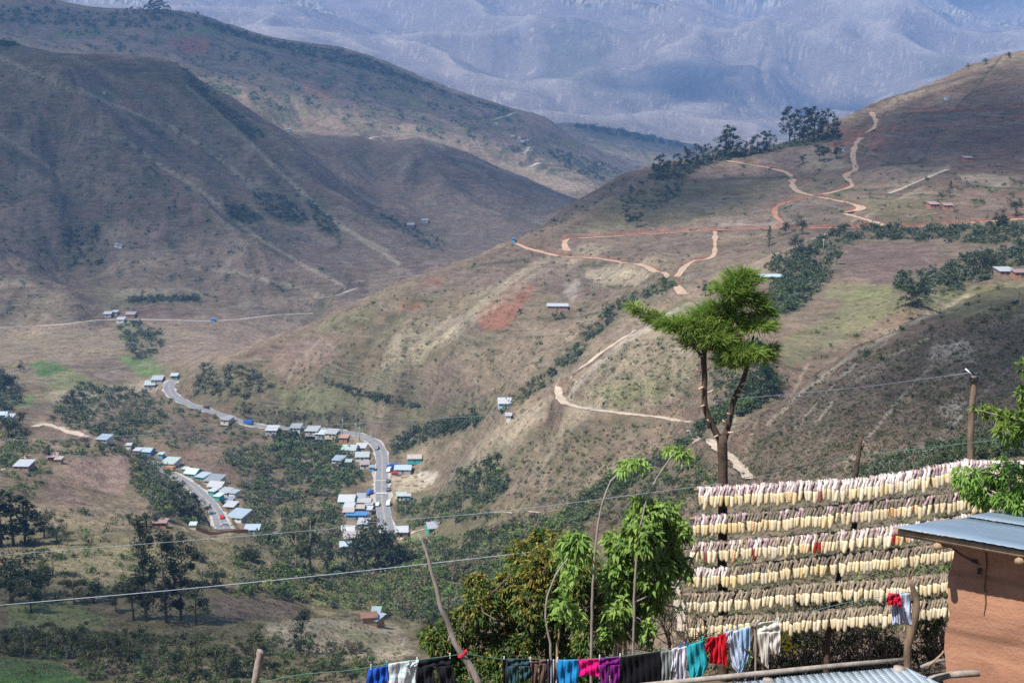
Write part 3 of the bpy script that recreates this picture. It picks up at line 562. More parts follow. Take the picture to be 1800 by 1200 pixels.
def ribbon(name, line, width, mat, lift, off=0.0, label=None, dash=None, parent=None, smooth_n=5, zline=None):
    """flat strip following the ground; off shifts it sideways from the centre line"""
    n = len(line); z = np.array([gz(p.x, p.y) for p in line]) if zline is None else zline
    V = []; Fq = []; wob_ = fbm(np.arange(n) / 3.1 + n * 1.7, np.full(n, width * 7.3), 77, 3) * (0 if 'line' in name or 'highway' in name else .9)
    for i, p in enumerate(line):
        d = (line[min(i + 1, n - 1)] - line[max(i - 1, 0)]).normalized(); s = Vector((d.y, -d.x))
        for k in (-.5, 0, .5):
            q = p + s * (off + width * (.88 + float(wob_[i])) * k); V.append((q.x, q.y, z[i] + lift))
    for i in range(n - 1):
        if dash and (i // dash) % 2: continue
        for k in range(2): Fq.append((i * 3 + k, i * 3 + k + 1, i * 3 + 4 + k, i * 3 + 3 + k))
    return tagk(mesh_np(name, V, Fq, MAT[mat], parent), label, None, None, 'structure' if parent is None else None)
def smooth_arr(z, k):
    zp = np.pad(z, k, mode='edge'); w_ = np.ones(2 * k + 1) / (2 * k + 1); return np.convolve(zp, w_, 'valid')
def dress(line, half, zl, fall=5.0, lift=0.0):
    """cut and fill: bring the ground sheet to the road's level under it"""
    L_ = np.array([(p.x, p.y) for p in line]); x0, y0 = L_.min(0) - half - fall; x1, y1 = L_.max(0) + half + fall
    m = (Xv > x0) & (Xv < x1) & (Yv > y0) & (Yv < y1); ii = np.nonzero(m.ravel())[0]
    qx, qy = Xv.ravel()[ii], Yv.ravel()[ii]; best = np.full(len(ii), 1e9); tz = np.zeros(len(ii))
    for i in range(len(L_) - 1):
        dx, dy = L_[i + 1] - L_[i]; l2 = dx * dx + dy * dy + 1e-9
        tt = np.clip(((qx - L_[i, 0]) * dx + (qy - L_[i, 1]) * dy) / l2, 0, 1); d = np.hypot(qx - L_[i, 0] - tt * dx, qy - L_[i, 1] - tt * dy)
        b_ = d < best; best[b_] = d[b_]; tz[b_] = (zl[i] + (zl[i + 1] - zl[i]) * tt)[b_]
    w_ = 1 - sstep(best, half, half + fall); zr = Z.ravel(); zr[ii] += (tz - lift - zr[ii]) * w_
ROADS = []
def road(kind, pix, width, mat, dmin=60, dmax=20000, label=None, name='dirt_road'):
    if kind == 'd': width *= 1.35 if mat in ('dirt', 'red_dirt') else 1.1
    if kind == 'd' and dmin >= 350: stroke('red' if mat in ('dirt', 'red_dirt') else 'tan', .6 if mat != 'gravel' else 0, [(x_, y_ - (3.5 if dmin >= 600 else 5)) for x_, y_ in pix], 4.5, dmin, dmax)
    pts = px_line(pix, dmin, dmax)
    if len(pts) < 3: print('road lost', label); return None
    # even out the survey before smoothing
    A = np.array([(p.x, p.y) for p in pts]); A2 = A.copy()
    for _ in range(2): A2[1:-1] = (A2[:-2] + 2 * A2[1:-1] + A2[2:]) / 4
    dist_ = A[:, 1].mean(); line = [Vector((p.x, p.y)) for p in smooth_line([(x, y, 0) for x, y in A2], max(1.5, dist_ * .004))]
    line = [Vector((p[0], p[1])) for p in line]
    z = smooth_arr(np.array([gz(p.x, p.y) for p in line]), 4)
    dress(line, width * .62 + dist_ * .0012, z, fall=max(2.5, dist_ * .004), lift=0)
    ROADS.append((kind, line, z, width, mat, dist_, label, name))
    return line
H1 = [(308, 666), (297, 673), (291, 684), (299, 696), (330, 711), (380, 726), (410, 738), (440, 747), (480, 752), (530, 753), (590, 757), (626, 763), (654, 772), (669, 788), (673, 810), (671, 836), (671, 860), (672, 888), (676, 912), (681, 930), (688, 950)]
H2 = [(262, 812), (270, 816), (294, 828), (322, 845), (345, 861), (362, 877), (380, 899), (390, 917), (394, 930)]
road('highway', H1, 7.6, 'asphalt', 500, 1000, 'grey two lane highway bending round the foot of the hill', 'highway')
road('highway', H2, 7.2, 'asphalt', 500, 1000, 'grey highway beside the row of tin roofed houses', 'highway')
road('d', [(1212, 740), (1190, 737), (1130, 730), (1050, 722), (1003, 714), (981, 702), (976, 688), (985, 676), (993, 668)], 3.6, 'pale_dirt', 350, 700, 'pale dirt road curving round the middle spur')
road('d', [(907, 427), (920, 436), (950, 443), (990, 453), (1037, 453), (1060, 456), (1117, 462), (1153, 472), (1163, 485), (1180, 490), (1193, 497), (1190, 510), (1200, 523)], 3.6, 'dirt', 600, 1200, 'tan dirt road crossing the face of the big hill')
road('d', [(997, 443), (988, 431), (990, 420), (1067, 417), (1117, 413), (1200, 409), (1260, 405), (1340, 403), (1420, 402), (1480, 401), (1560, 400), (1640, 398), (1720, 391), (1800, 385)], 3.4, 'dirt', 600, 1200, 'long level dirt road across the upper hill')
road('d', [(1257, 280), (1300, 287), (1340, 293), (1380, 302), (1400, 312), (1387, 323), (1400, 337), (1427, 345), (1467, 352), (1505, 360), (1522, 366), (1508, 371), (1484, 374)], 4.2, 'dirt', 600, 1500, 'dirt road winding below the eucalyptus grove')
road('d', [(1515, 240), (1502, 257), (1497, 277), (1508, 302), (1480, 307), (1490, 317), (1505, 328), (1483, 333), (1447, 343)], 3.6, 'dirt', 600, 1500, 'zigzag dirt road climbing from the winding road')
road('d', [(1533, 192), (1538, 205), (1545, 217), (1537, 229), (1518, 238)], 3.2, 'dirt', 600, 1600, 'short upper piece of the zigzag road')
road('d', [(1483, 375), (1517, 385), (1557, 397)], 4.5, 'dirt', 600, 1500, 'short dirt road dropping to the level road')
road('d', [(1413, 350), (1373, 358), (1355, 367), (1363, 383), (1383, 397)], 2.8, 'red_dirt', 600, 1500, 'reddish track looping under the winding road')
road('d', [(1480, 236), (1567, 230), (1650, 225), (1717, 218), (1800, 208)], 3.2, 'red_dirt', 700, 1700, 'reddish dirt road high on the hill')
road('d', [(1600, 198), (1683, 195), (1800, 190)], 2.6, 'red_dirt', 700, 1700, 'red cut bank under the fenced field')
road('d', [(1562, 342), (1590, 330), (1617, 318), (1667, 297)], 3.4, 'pale_dirt', 600, 1500, 'straight sandy track on the upper hill')
road('d', [(1257, 405), (1258, 425), (1253, 440), (1262, 449), (1240, 457), (1212, 460), (1202, 472), (1190, 488)], 2.4, 'dirt', 600, 1200, 'narrow path dropping from the level road')
road('d', [(1213, 758), (1240, 775), (1265, 790), (1290, 810), (1305, 828), (1318, 843)], 2.6, 'pale_dirt', 200, 500, 'pale footpath behind the cypress trunk')
road('d', [(0, 577), (60, 574), (120, 570), (165, 563), (200, 562), (260, 562), (370, 565), (420, 562), (480, 554), (550, 551)], 5.0, 'gravel', 1000, 1500, 'narrow road along the foot of the left mountain')
road('d', [(555, 526), (590, 522), (615, 514), (630, 508)], 4.0, 'gravel', 1100, 1700, 'light road bend at the foot of the ridge')
road('d', [(622, 495), (680, 491), (760, 481)], 2.6, 'gravel', 1100, 1800, 'thin road running behind the big hill')
road('d', [(60, 748), (87, 747), (110, 755), (133, 762), (153, 768)], 4.4, 'pale_dirt', 500, 1000, 'sandy lane over the left knoll')
road('d', [(0, 826), (25, 816), (50, 800)], 2.6, 'pale_dirt', 400, 900, 'sandy lane at the left edge')
road('d', [(917, 193), (883, 206), (862, 213)], 7, 'gravel', 2200, 4200, 'pale road on the crest of the far ridge')
road('d', [(915, 270), (928, 261), (930, 256)], 8, 'gravel', 2200, 4200, 'pale road bend below the far hamlet')
road('d', [(930, 295), (947, 285)], 8, 'gravel', 2200, 4200, 'short pale road piece on the far ridge')
road('d', [(620, 240), (680, 240), (727, 237), (745, 242)], 5, 'gravel', 1700, 3500, 'pale track along the second ridge crest')
road('d', [(833, 904), (883, 900), (967, 900), (1000, 890), (1040, 880)], 2.0, 'pale_dirt', 250, 600, 'pale path along the foot of the brown slope')
road('d', [(700, 948), (722, 938), (747, 927)], 3.4, 'pale_dirt', 400, 800, 'sandy drive to the green walled shed')
road('d', [(1185, 1020), (1192, 1060), (1200, 1105)], 1.2, 'pale_dirt', 60, 400, 'pale footpath below the yard')
road('d', [(993, 668), (1030, 640), (1068, 612), (1105, 588), (1150, 556), (1190, 532), (1202, 523)], 1.8, 'pale_dirt', 450, 800, 'faint pale track climbing the crest of the middle spur')
road('d', [(965, 443), (940, 430)], 2, 'dirt', 600, 1200, 'x') if False else None
E = Z / Yv
ground.data.vertices.foreach_set('co', np.stack([Xv, Yv, Z], -1).astype(np.float32).ravel()); ground.data.update()
for kind, line, z, width, mat, dist_, label, name in ROADS:
    lf = (.12 if dist_ > 450 else .34) + dist_ * .00012
    if kind == 'highway':
        ribbon('road_shoulder', line, width + 1.8, 'gravel', lf, zline=z, label='sandy verge under the ' + label)
        r = ribbon('highway', line, width, 'asphalt', lf + .06, zline=z, label=label)
        for o_ in (-.22, .22): ribbon('centre_line', line, .13, 'line_paint', lf + .1, off=o_, zline=z, parent=r)
        for o_ in (-width / 2 + .35, width / 2 - .35): ribbon('edge_line', line, .13, 'white_paint', lf + .1, off=o_, zline=z, parent=r)
    else:
        ribbon(name, line, width, mat, lf, zline=z, label=label)
# speed bumps / zebra bands painted across the highway
for i_, (yy, mt) in enumerate(((845, 'line_paint'), (867, 'white_paint'))):
    g = ground_px(671, yy, 500, 1000)
    mbx = MB(); mbx.box(-3, -.55, 0, 3, .55, .06); o = mbx.build('speed_hump', MAT[mt]); o.location = (g.x, g.y, g.z + .32)
    tagk(o, ('yellow' if i_ == 0 else 'white') + ' painted speed hump across the highway', 'speed hump')
# ---------------------------------------------------------------- vegetation
def leafmat(name, c1, c2, trans=.25, scale=1.2, attr=False):
    m, t, b = newmat(name)
    tc = N(t, 'ShaderNodeTexCoord').outputs['Object']; oi = N(t, 'ShaderNodeObjectInfo').outputs['Random']
    f = mapr(t, noise_(t, tc, scale, 4, .7), .35, .65, 0, 1); c = mixrgb(t, 'MIX', f, c1, c2)
    geo = N(t, 'ShaderNodeNewGeometry').outputs['Random Per Island']
    hs = N(t, 'ShaderNodeHueSaturation'); t.links.new(c, hs.inputs['Color'])
    if attr:
        a_ = N(t, 'ShaderNodeAttribute', attribute_name='tint').outputs['Color']; c = mixrgb(t, 'MULTIPLY', 1.0, c, a_); t.links.new(c, hs.inputs['Color'])
        t.links.new(mapr(t, geo, 0, 1, .65, 1.35), hs.inputs['Value'])
    else:
        t.links.new(mapr(t, math_(t, 'ADD', geo, oi), 0, 2, .6, 1.4), hs.inputs['Value']); t.links.new(mapr(t, oi, 0, 1, .485, .515), hs.inputs['Hue'])
    c = hs.outputs[0]; t.links.new(c, b.inputs['Base Color']); b.inputs['Roughness'].default_value = .6; b.inputs['Specular IOR Level'].default_value = .25
    tr = N(t, 'ShaderNodeBsdfTranslucent'); t.links.new(c, tr.inputs[0]); mx = N(t, 'ShaderNodeMixShader'); mx.inputs[0].default_value = trans
    t.links.new(b.outputs[0], mx.inputs[1]); t.links.new(tr.outputs[0], mx.inputs[2]); t.links.new(mx.outputs[0], t.nodes['Material Output'].inputs[0])
    MAT[name] = m; return m
leafmat('scrub_leaf', (1, 1, 1), (.6, .62, .6), .2, .4, True)
leafmat('dark_leaf', (.036, .058, .022), (.02, .033, .014)); leafmat('mid_leaf', (.085, .12, .040), (.045, .07, .026)); leafmat('blue_leaf', (.065, .085, .055), (.038, .055, .034))
leafmat('olive_leaf', (.10, .115, .045), (.06, .075, .03)); leafmat('rusty_leaf', (.11, .075, .05), (.07, .05, .035))
pmat('far_trunk', (.20, .16, .12), .9, .4, 4)
def unit(v): return v / (np.linalg.norm(v, axis=-1, keepdims=True) + 1e-9)
def leaves(r, centers, radii, n, size, flat=.4, asp=.5):
    """n quads scattered through blobs; verts (4n,3)"""
    k = r.integers(0, len(centers), n); d = unit(r.normal(size=(n, 3))); rad = r.random(n) ** .45
    p = centers[k] + d * (radii[k] * rad[:, None]); nrm = unit(d * flat + r.normal(size=(n, 3)) * (1 - flat) + np.array([0, 0, .35]))
    u = unit(np.cross(nrm, r.normal(size=(n, 3)))); v = np.cross(nrm, u); s = size * (.6 + .8 * r.random(n))[:, None]
    u = u * s; v = v * s * asp
    V = np.stack([p - u, p - v * .9, p + u, p + v * .9], 1)
    return V.reshape(-1, 3)
def quads(n): return np.arange(4 * n).reshape(n, 4)
def bush_tpl(seed, n=56, size=.115, nb=7):
    r = np.random.default_rng(seed); c_ = r.normal(size=(nb, 3)) * [.26, .26, .13] + [0, 0, .40]; rd = np.abs(r.normal(size=(nb, 3)) * .05 + [.24, .24, .22])
    return leaves(r, c_, rd, n, size, .6, .6)
BUSH = [bush_tpl(s) for s in range(6)]
TINTS = {'dark': (.062, .088, .030), 'mid': (.105, .155, .042), 'olive': (.16, .17, .060), 'brown': (.17, .135, .085), 'yellow': (.24, .24, .07), 'grey': (.13, .15, .095), 'bright': (.14, .23, .05), 'dry': (.26, .205, .14)}
def pt_in(poly, x, y):
    c_ = False
    for i in range(len(poly)):
        x1, y1 = poly[i]; x2, y2 = poly[i - 1]
        if (y1 > y) != (y2 > y) and x < (x2 - x1) * (y - y1) / (y2 - y1) + x1: c_ = not c_
    return c_
SHR = []
def scatter(poly, n, s0, s1, tones, d0=60, d1=20000, clump=0.0, out=None):
    if out is None: out = SHR; n = int(n * 1.45); s0 *= .72; s1 *= .9
    x0, x1 = min(p[0] for p in poly), max(p[0] for p in poly); y0, y1 = min(p[1] for p in poly), max(p[1] for p in poly); k = 0; tries = 0
    while k < n and tries < n * 12:
        tries += 1; x = random.uniform(x0, x1); y = random.uniform(y0, y1)
        if not pt_in(poly, x, y): continue
        if clump and float(fbm(np.array([x / 28.]), np.array([y / 16.]), 5, 2)[0]) < clump: continue
        g = ground_px(x, y, d0, d1)
        if g is None: continue
        k += 1; s = random.uniform(s0, s1) * (1 if random.random() < .8 else 1.4); out.append((g.x, g.y, g.z, s, random.choice(tones)))
G, DK, MX, BR = ['dark', 'mid', 'dark', 'grey'], ['dark', 'dark', 'grey'], ['dark', 'mid', 'olive', 'brown', 'grey', 'yellow', 'mid'], ['brown', 'grey', 'olive', 'dark']
scatter([(390, 790), (480, 790), (600, 860), (600, 960), (450, 960), (425, 870)], 430, 2, 6, G + ['olive', 'mid', 'brown'], 450, 900, -.2)
scatter([(700, 960), (900, 925), (1050, 895), (1000, 960), (840, 1070), (760, 1110), (640, 1050), (560, 1000)], 1050, 1.3, 4.6, G + ['mid', 'olive', 'brown', 'olive', 'bright'], 250, 800, -.3)
scatter([(690, 770), (760, 742), (850, 725), (842, 748), (720, 785), (690, 800)], 130, 3, 6, DK, 500, 900)
for a_, b_ in (((880, 722), (980, 655)), ((985, 650), (1035, 592)), ((1035, 590), (1085, 545)), ((1085, 545), (1185, 492))):
    scatter([(a_[0] - 5, a_[1] - 8), (b_[0] - 5, b_[1] - 10), (b_[0] + 8, b_[1] + 8), (a_[0] + 8, a_[1] + 6)], 30, 1.6, 5.5, DK + ['mid', 'olive', 'grey'], 400, 1000)
scatter([(1180, 790), (1240, 740), (1300, 680), (1340, 640), (1375, 670), (1330, 720), (1240, 760), (1150, 830), (1080, 870), (990, 905), (1040, 860)], 260, 2, 5, DK + ['mid'], 200, 700)
scatter([(1100, 850), (1230, 800), (1260, 850), (1240, 880), (1100, 915), (1000, 940), (960, 930)], 160, 1.5, 3, G, 200, 600)
scatter([(1340, 470), (1400, 440), (1480, 400), (1800, 395), (1800, 432), (1500, 420), (1440, 480), (1400, 500)], 330, 3, 6, DK, 400, 1200, -.1)
scatter([(1570, 480), (1640, 480), (1700, 450), (1800, 430), (1800, 470), (1650, 520), (1600, 545)], 180, 3, 6, DK, 400, 1200, -.1)
scatter([(1380, 470), (1462, 470), (1440, 512), (1400, 545), (1350, 560), (1360, 500)], 170, 3, 6, DK + ['mid'], 400, 1000)
scatter([(1400, 590), (1600, 510), (1800, 500), (1800, 560), (1600, 590), (1420, 680)], 60, 1, 2.5, MX, 200, 800)
scatter([(1090, 350), (1150, 300), (1205, 310), (1190, 350), (1110, 390)], 60, 2, 5, DK + ['grey', 'brown'], 700, 1500)
scatter([(1150, 296), (1280, 266), (1470, 240), (1480, 246), (1380, 262), (1250, 288), (1200, 312), (1145, 318)], 220, 3, 6, DK + ['grey'], 700, 1500)
scatter([(1200, 300), (1560, 230), (1800, 200), (1800, 400), (1250, 420)], 240, 1.0, 3.4, MX, 500, 1700, .05)
scatter([(640, 540), (900, 430), (1250, 430), (1180, 520), (1000, 640), (800, 720), (600, 720), (450, 680)], 260, .9, 2.8, BR, 500, 1300, .0)
scatter([(1100, 300), (1000, 372), (900, 425), (905, 430), (1010, 385), (1110, 315)], 30, 1.5, 3, DK, 500, 1500)
scatter([(0, 880), (250, 905), (420, 1020), (330, 1062), (200, 1062), (0, 1052)], 200, 1.0, 3.6, MX + ['bright', 'dark', 'mid'], 200, 700, .05)
scatter([(0, 1112), (230, 1112), (640, 1135), (700, 1175), (460, 1215), (170, 1215), (120, 1165), (0, 1148)], 420, 1.2, 2.8, ['olive', 'brown', 'grey', 'mid', 'olive', 'dark', 'brown', 'mid'], 150, 420, -.12)
scatter([(-20, 1115), (230, 1110), (260, 1135), (160, 1160), (-20, 1150)], 120, 1.5, 3, G + ['olive'], 150, 420)
scatter([(400, 960), (600, 960), (760, 1080), (725, 1120), (620, 1075), (430, 1045)], 330, 1.2, 4.2, MX + G + ['bright', 'mid'], 360, 700, -.1)
scatter([(230, 770), (330, 860), (365, 935), (280, 900), (230, 850)], 260, 2, 4.5, MX + G, 450, 850)
scatter([(0, 730), (60, 760), (40, 810), (0, 830)], 80, 2.5, 5, MX + ['bright'], 450, 900)
scatter([(0, 780), (110, 770), (240, 780), (250, 850), (220, 800), (110, 800), (60, 880), (0, 870)], 180, 1.5, 3.5, MX + ['bright'], 450, 900, -.1)
scatter([(90, 710), (260, 690), (300, 740), (200, 775), (120, 752)], 200, 2.5, 5.5, G, 550, 1100)
scatter([(220, 690), (300, 700), (440, 760), (560, 790), (480, 790), (300, 790), (200, 770)], 200, 1.5, 3.5, G + MX, 550, 1100, -.05)
scatter([(480, 757), (600, 775), (640, 850), (600, 860), (560, 860), (480, 800)], 260, 3, 6, G + ['bright'], 550, 1000)
scatter([(-20, 645), (45, 690), (20, 722), (-20, 722)], 70, 4, 8, DK, 700, 1300)
scatter([(140, 672), (270, 690), (260, 700), (120, 705)], 40, 3, 6, DK, 700, 1300)
scatter([(350, 640), (440, 645), (480, 680), (430, 702), (340, 690)], 130, 2.5, 5, BR + DK, 650, 1100)
scatter([(560, 668), (630, 685), (760, 720), (700, 712), (620, 695)], 80, 2, 4.5, DK, 650, 1000)
scatter([(380, 705), (640, 730), (640, 760), (480, 748), (420, 735)], 120, 1.5, 3.5, BR + DK, 650, 1000)
scatter([(800, 830), (880, 800), (900, 860), (860, 890), (810, 870)], 90, 3, 5.5, G, 400, 800)
scatter([(700, 880), (820, 870), (880, 910), (720, 930)], 120, 2.5, 5, MX + G, 400, 800)
scatter([(960, 760), (1190, 745), (1160, 830), (980, 890), (880, 870), (900, 800)], 330, .8, 2.0, BR + ['olive'], 300, 700)
scatter([(1000, 700), (1100, 600), (1250, 590), (1230, 700), (1100, 720)], 120, .8, 2.0, MX, 300, 700, .0)
scatter([(1250, 620), (1340, 600), (1330, 680), (1260, 720)], 60, 2, 4.5, DK, 300, 700)
scatter([(1340, 740), (1500, 630), (1800, 540), (1800, 860), (1500, 860), (1290, 840)], 620, .5, 1.5, BR + ['grey', 'dry'], 120, 480)
scatter([(1500, 830), (1800, 740), (1800, 800), (1500, 860)], 160, 1.5, 3, DK, 100, 480)
scatter([(1060, 900), (1250, 880), (1250, 1080), (1080, 1120), (950, 1010)], 260, .7, 2, MX, 90, 480)
scatter([(1220, 870), (1700, 850), (1700, 1100), (1220, 1120)], 420, .4, 1.2, BR + ['mid', 'olive'], 60, 300)
for po, n_ in (([(395, 362), (430, 362), (462, 385), (440, 394), (405, 385)], 70), ([(440, 335), (500, 345), (540, 385), (520, 398), (470, 375)], 80), ([(320, 118), (400, 185), (470, 240), (440, 245), (330, 150)], 140), ([(0, 40), (30, 60), (40, 80), (0, 82)], 60), ([(540, 350), (580, 380), (600, 420), (560, 405)], 50),
               ([(225, 523), (350, 522), (352, 529), (225, 533)], 60), ([(200, 575), (280, 560), (290, 620), (240, 640)], 80), ([(110, 400), (170, 400), (180, 470), (120, 470)], 60), ([(650, 365), (790, 430), (780, 445), (690, 400)], 50), ([(900, 300), (970, 308), (945, 318)], 30)):
    scatter(po, n_, 3, 7, DK + ['grey'], 1000, 2400)
scatter([(0, 120), (400, 220), (600, 360), (600, 500), (200, 560), (0, 560)], 420, 2, 4.5, DK + BR, 1000, 2400, .1)
scatter([(350, 34), (400, 50), (500, 76), (600, 90), (700, 126), (800, 168), (900, 196), (900, 202), (700, 138), (500, 90), (360, 50)], 420, 6, 12, DK, 2300, 4000)
scatter([(0, 5), (170, 24), (340, 30), (340, 55), (170, 50), (0, 40)], 140, 7, 14, DK, 2300, 4000)
scatter([(980, 217), (1100, 232), (1200, 254), (1200, 262), (1080, 240)], 70, 12, 22, DK, 3300, 5000)
scatter([(0, 40), (500, 90), (900, 200), (1050, 300), (700, 230), (400, 180), (200, 100), (0, 70)], 560, 3, 8, DK + ['grey'], 2200, 4200, .08)
scatter([(960, 260), (1100, 300), (1060, 320), (980, 290)], 70, 7, 13, DK, 2200, 4400)
def place_tpls(name, items, tpls, mat, tint=None):
    nq = len(tpls[0]) // 4; V = np.empty((len(items) * nq * 4, 3), np.float32); T = np.empty((len(items) * nq * 4, 4), np.float32); T[:, 3] = 1
    for i, (x, y, z, s, tone) in enumerate(items):
        tp = tpls[i % len(tpls)]; a = random.random() * 6.28; ca_, sa_ = math.cos(a) * s, math.sin(a) * s; sl = slice(i * nq * 4, (i + 1) * nq * 4)
        V[sl, 0] = tp[:, 0] * ca_ - tp[:, 1] * sa_ + x; V[sl, 1] = tp[:, 0] * sa_ + tp[:, 1] * ca_ + y; V[sl, 2] = tp[:, 2] * s * random.uniform(.75, 1.15) + z - .06 * s
        T[sl, :3] = np.array(TINTS[tone]) * random.uniform(.75, 1.25)
    o = mesh_np(name, V, quads(len(items) * nq), mat); at_ = o.data.attributes.new('tint', 'FLOAT_COLOR', 'POINT'); at_.data.foreach_set('color', T.ravel())
    return o
# undergrowth: the ground under and around the shrubs is darker and greener
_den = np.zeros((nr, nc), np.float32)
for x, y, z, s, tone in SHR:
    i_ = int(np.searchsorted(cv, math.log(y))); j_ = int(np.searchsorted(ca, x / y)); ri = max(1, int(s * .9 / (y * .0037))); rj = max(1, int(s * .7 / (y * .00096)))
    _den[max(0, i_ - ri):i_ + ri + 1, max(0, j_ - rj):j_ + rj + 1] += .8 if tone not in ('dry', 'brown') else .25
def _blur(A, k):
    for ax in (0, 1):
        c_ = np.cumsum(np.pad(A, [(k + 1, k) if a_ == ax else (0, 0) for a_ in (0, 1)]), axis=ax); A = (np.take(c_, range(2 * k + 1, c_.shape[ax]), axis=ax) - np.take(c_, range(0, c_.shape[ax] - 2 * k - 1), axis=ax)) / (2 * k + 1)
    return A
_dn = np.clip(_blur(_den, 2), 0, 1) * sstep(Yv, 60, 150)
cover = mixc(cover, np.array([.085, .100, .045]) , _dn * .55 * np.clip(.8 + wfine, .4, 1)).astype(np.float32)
_at = ground.data.attributes.new('cover', 'FLOAT_COLOR', 'POINT')
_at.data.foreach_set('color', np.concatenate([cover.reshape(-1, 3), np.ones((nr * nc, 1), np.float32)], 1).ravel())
SHR.sort(key=lambda q: -q[3] / q[1])
big, rest = SHR[:270], SHR[270:]
print('shrubs', len(SHR))
tagk(place_tpls('scrub', rest, BUSH, MAT['scrub_leaf']), 'dark scrub and bushes covering the gullies and slopes', 'scrub', None, 'stuff')
# dry tufts on the nearer slopes
def tuft_tpl(seed, n=8):
    r = np.random.default_rng(seed); a = r.random(n) * 6.28; l = .5 + .5 * r.random(n); tip = np.stack([np.cos(a) * l * .55, np.sin(a) * l * .55, l * .8], 1)
    b = np.stack([np.cos(a) * .1, np.sin(a) * .1, np.zeros(n) - .05], 1); s = np.stack([-np.sin(a), np.cos(a), np.zeros(n)], 1) * .055
    m_ = (tip + b) / 2 + [0, 0, .12]
    return np.stack([b, m_ - s, tip, m_ + s], 1).reshape(-1, 3)
TUFT = []
for po, n_, d0, d1 in (([(1280, 760), (1500, 630), (1800, 520), (1800, 860), (1230, 870)], 6500, 120, 480), ([(900, 860), (1200, 740), (1260, 780), (1260, 880), (1000, 940), (850, 900)], 2200, 250, 700), ([(980, 700), (1100, 600), (1250, 590), (1230, 740), (1020, 715)], 1300, 350, 700),
                       ([(0, 880), (400, 940), (700, 1000), (740, 1200), (0, 1200)], 3000, 150, 600), ([(1060, 900), (1800, 850), (1800, 1120), (1100, 1150), (950, 1010)], 4200, 50, 480), ([(700, 560), (1000, 460), (1180, 500), (950, 700), (760, 780), (600, 700)], 1800, 500, 1100)):
    scatter(po, int(n_ * 1.5), .25, .85, ['dry', 'brown', 'brown', 'olive', 'dry', 'grey'], d0, d1, 0, TUFT)
TUFT = [(x, y, z, s * min(1.0, .35 + y / 400), t_) for x, y, z, s, t_ in TUFT]
tagk(place_tpls('dry_grass', TUFT, [tuft_tpl(s) for s in range(5)], MAT['scrub_leaf']), 'dry grass tufts on the near slopes', 'grass', None, 'stuff')
# each of the largest shrubs, an object of its own
def where(px, py):
    if py > 1100 and px < 700: return 'in the thicket at the bottom left'
    if px < 440 and py > 860: return 'among the fields on the lower left'
    if px < 700 and py > 940: return 'below the village on the valley floor'
    if px < 1100 and py > 860: return 'in the wooded ravine under the village'
    if px < 700: return 'by the highway and its houses'
    if px < 1250 and py > 700: return 'on the foot of the middle spur'
    if px >= 1250 and py > 620: return 'on the steep brown slope behind the cypress'
    if py > 440: return 'in the hedges of the right hand pastures'
    return 'on the upper slopes'
TONE_WORD = {'dark': 'dark green', 'mid': 'green', 'olive': 'olive green', 'brown': 'brownish', 'yellow': 'yellow green', 'grey': 'grey green', 'bright': 'bright green', 'dry': 'straw coloured'}
shrub_src = {}
for tone in TINTS:
    for k in range(2):
        r = np.random.default_rng(50 + k); tp = bush_tpl(80 + k, 260, .07, 9)
        o = mesh_np('shrub', tp, quads(260), leafmat('shrub_' + tone, TINTS[tone], tuple(c_ * .62 for c_ in TINTS[tone]), .2, 3.0) if k == 0 else MAT['shrub_' + tone]); shrub_src[tone, k] = o
used = set()
for i, (x, y, z, s, tone) in enumerate(big):
    src = shrub_src[tone, i % 2]; o = src if src not in used else src.copy()
    if src in used: C.objects.link(o)
    used.add(src)
    o.location = (x, y, z - .05 * s); o.rotation_euler = (0, 0, random.random() * 6.28); o.scale = (s, s, s * random.uniform(.75, 1.15))
    px, py = topx(x, y, z); wh = where(px, py)
    tagk(o, '%s shrub %s' % (TONE_WORD[tone], wh), 'shrub', 'shrubs ' + wh)
for k_, o in shrub_src.items():
    if o not in used: bpy.data.objects.remove(o)
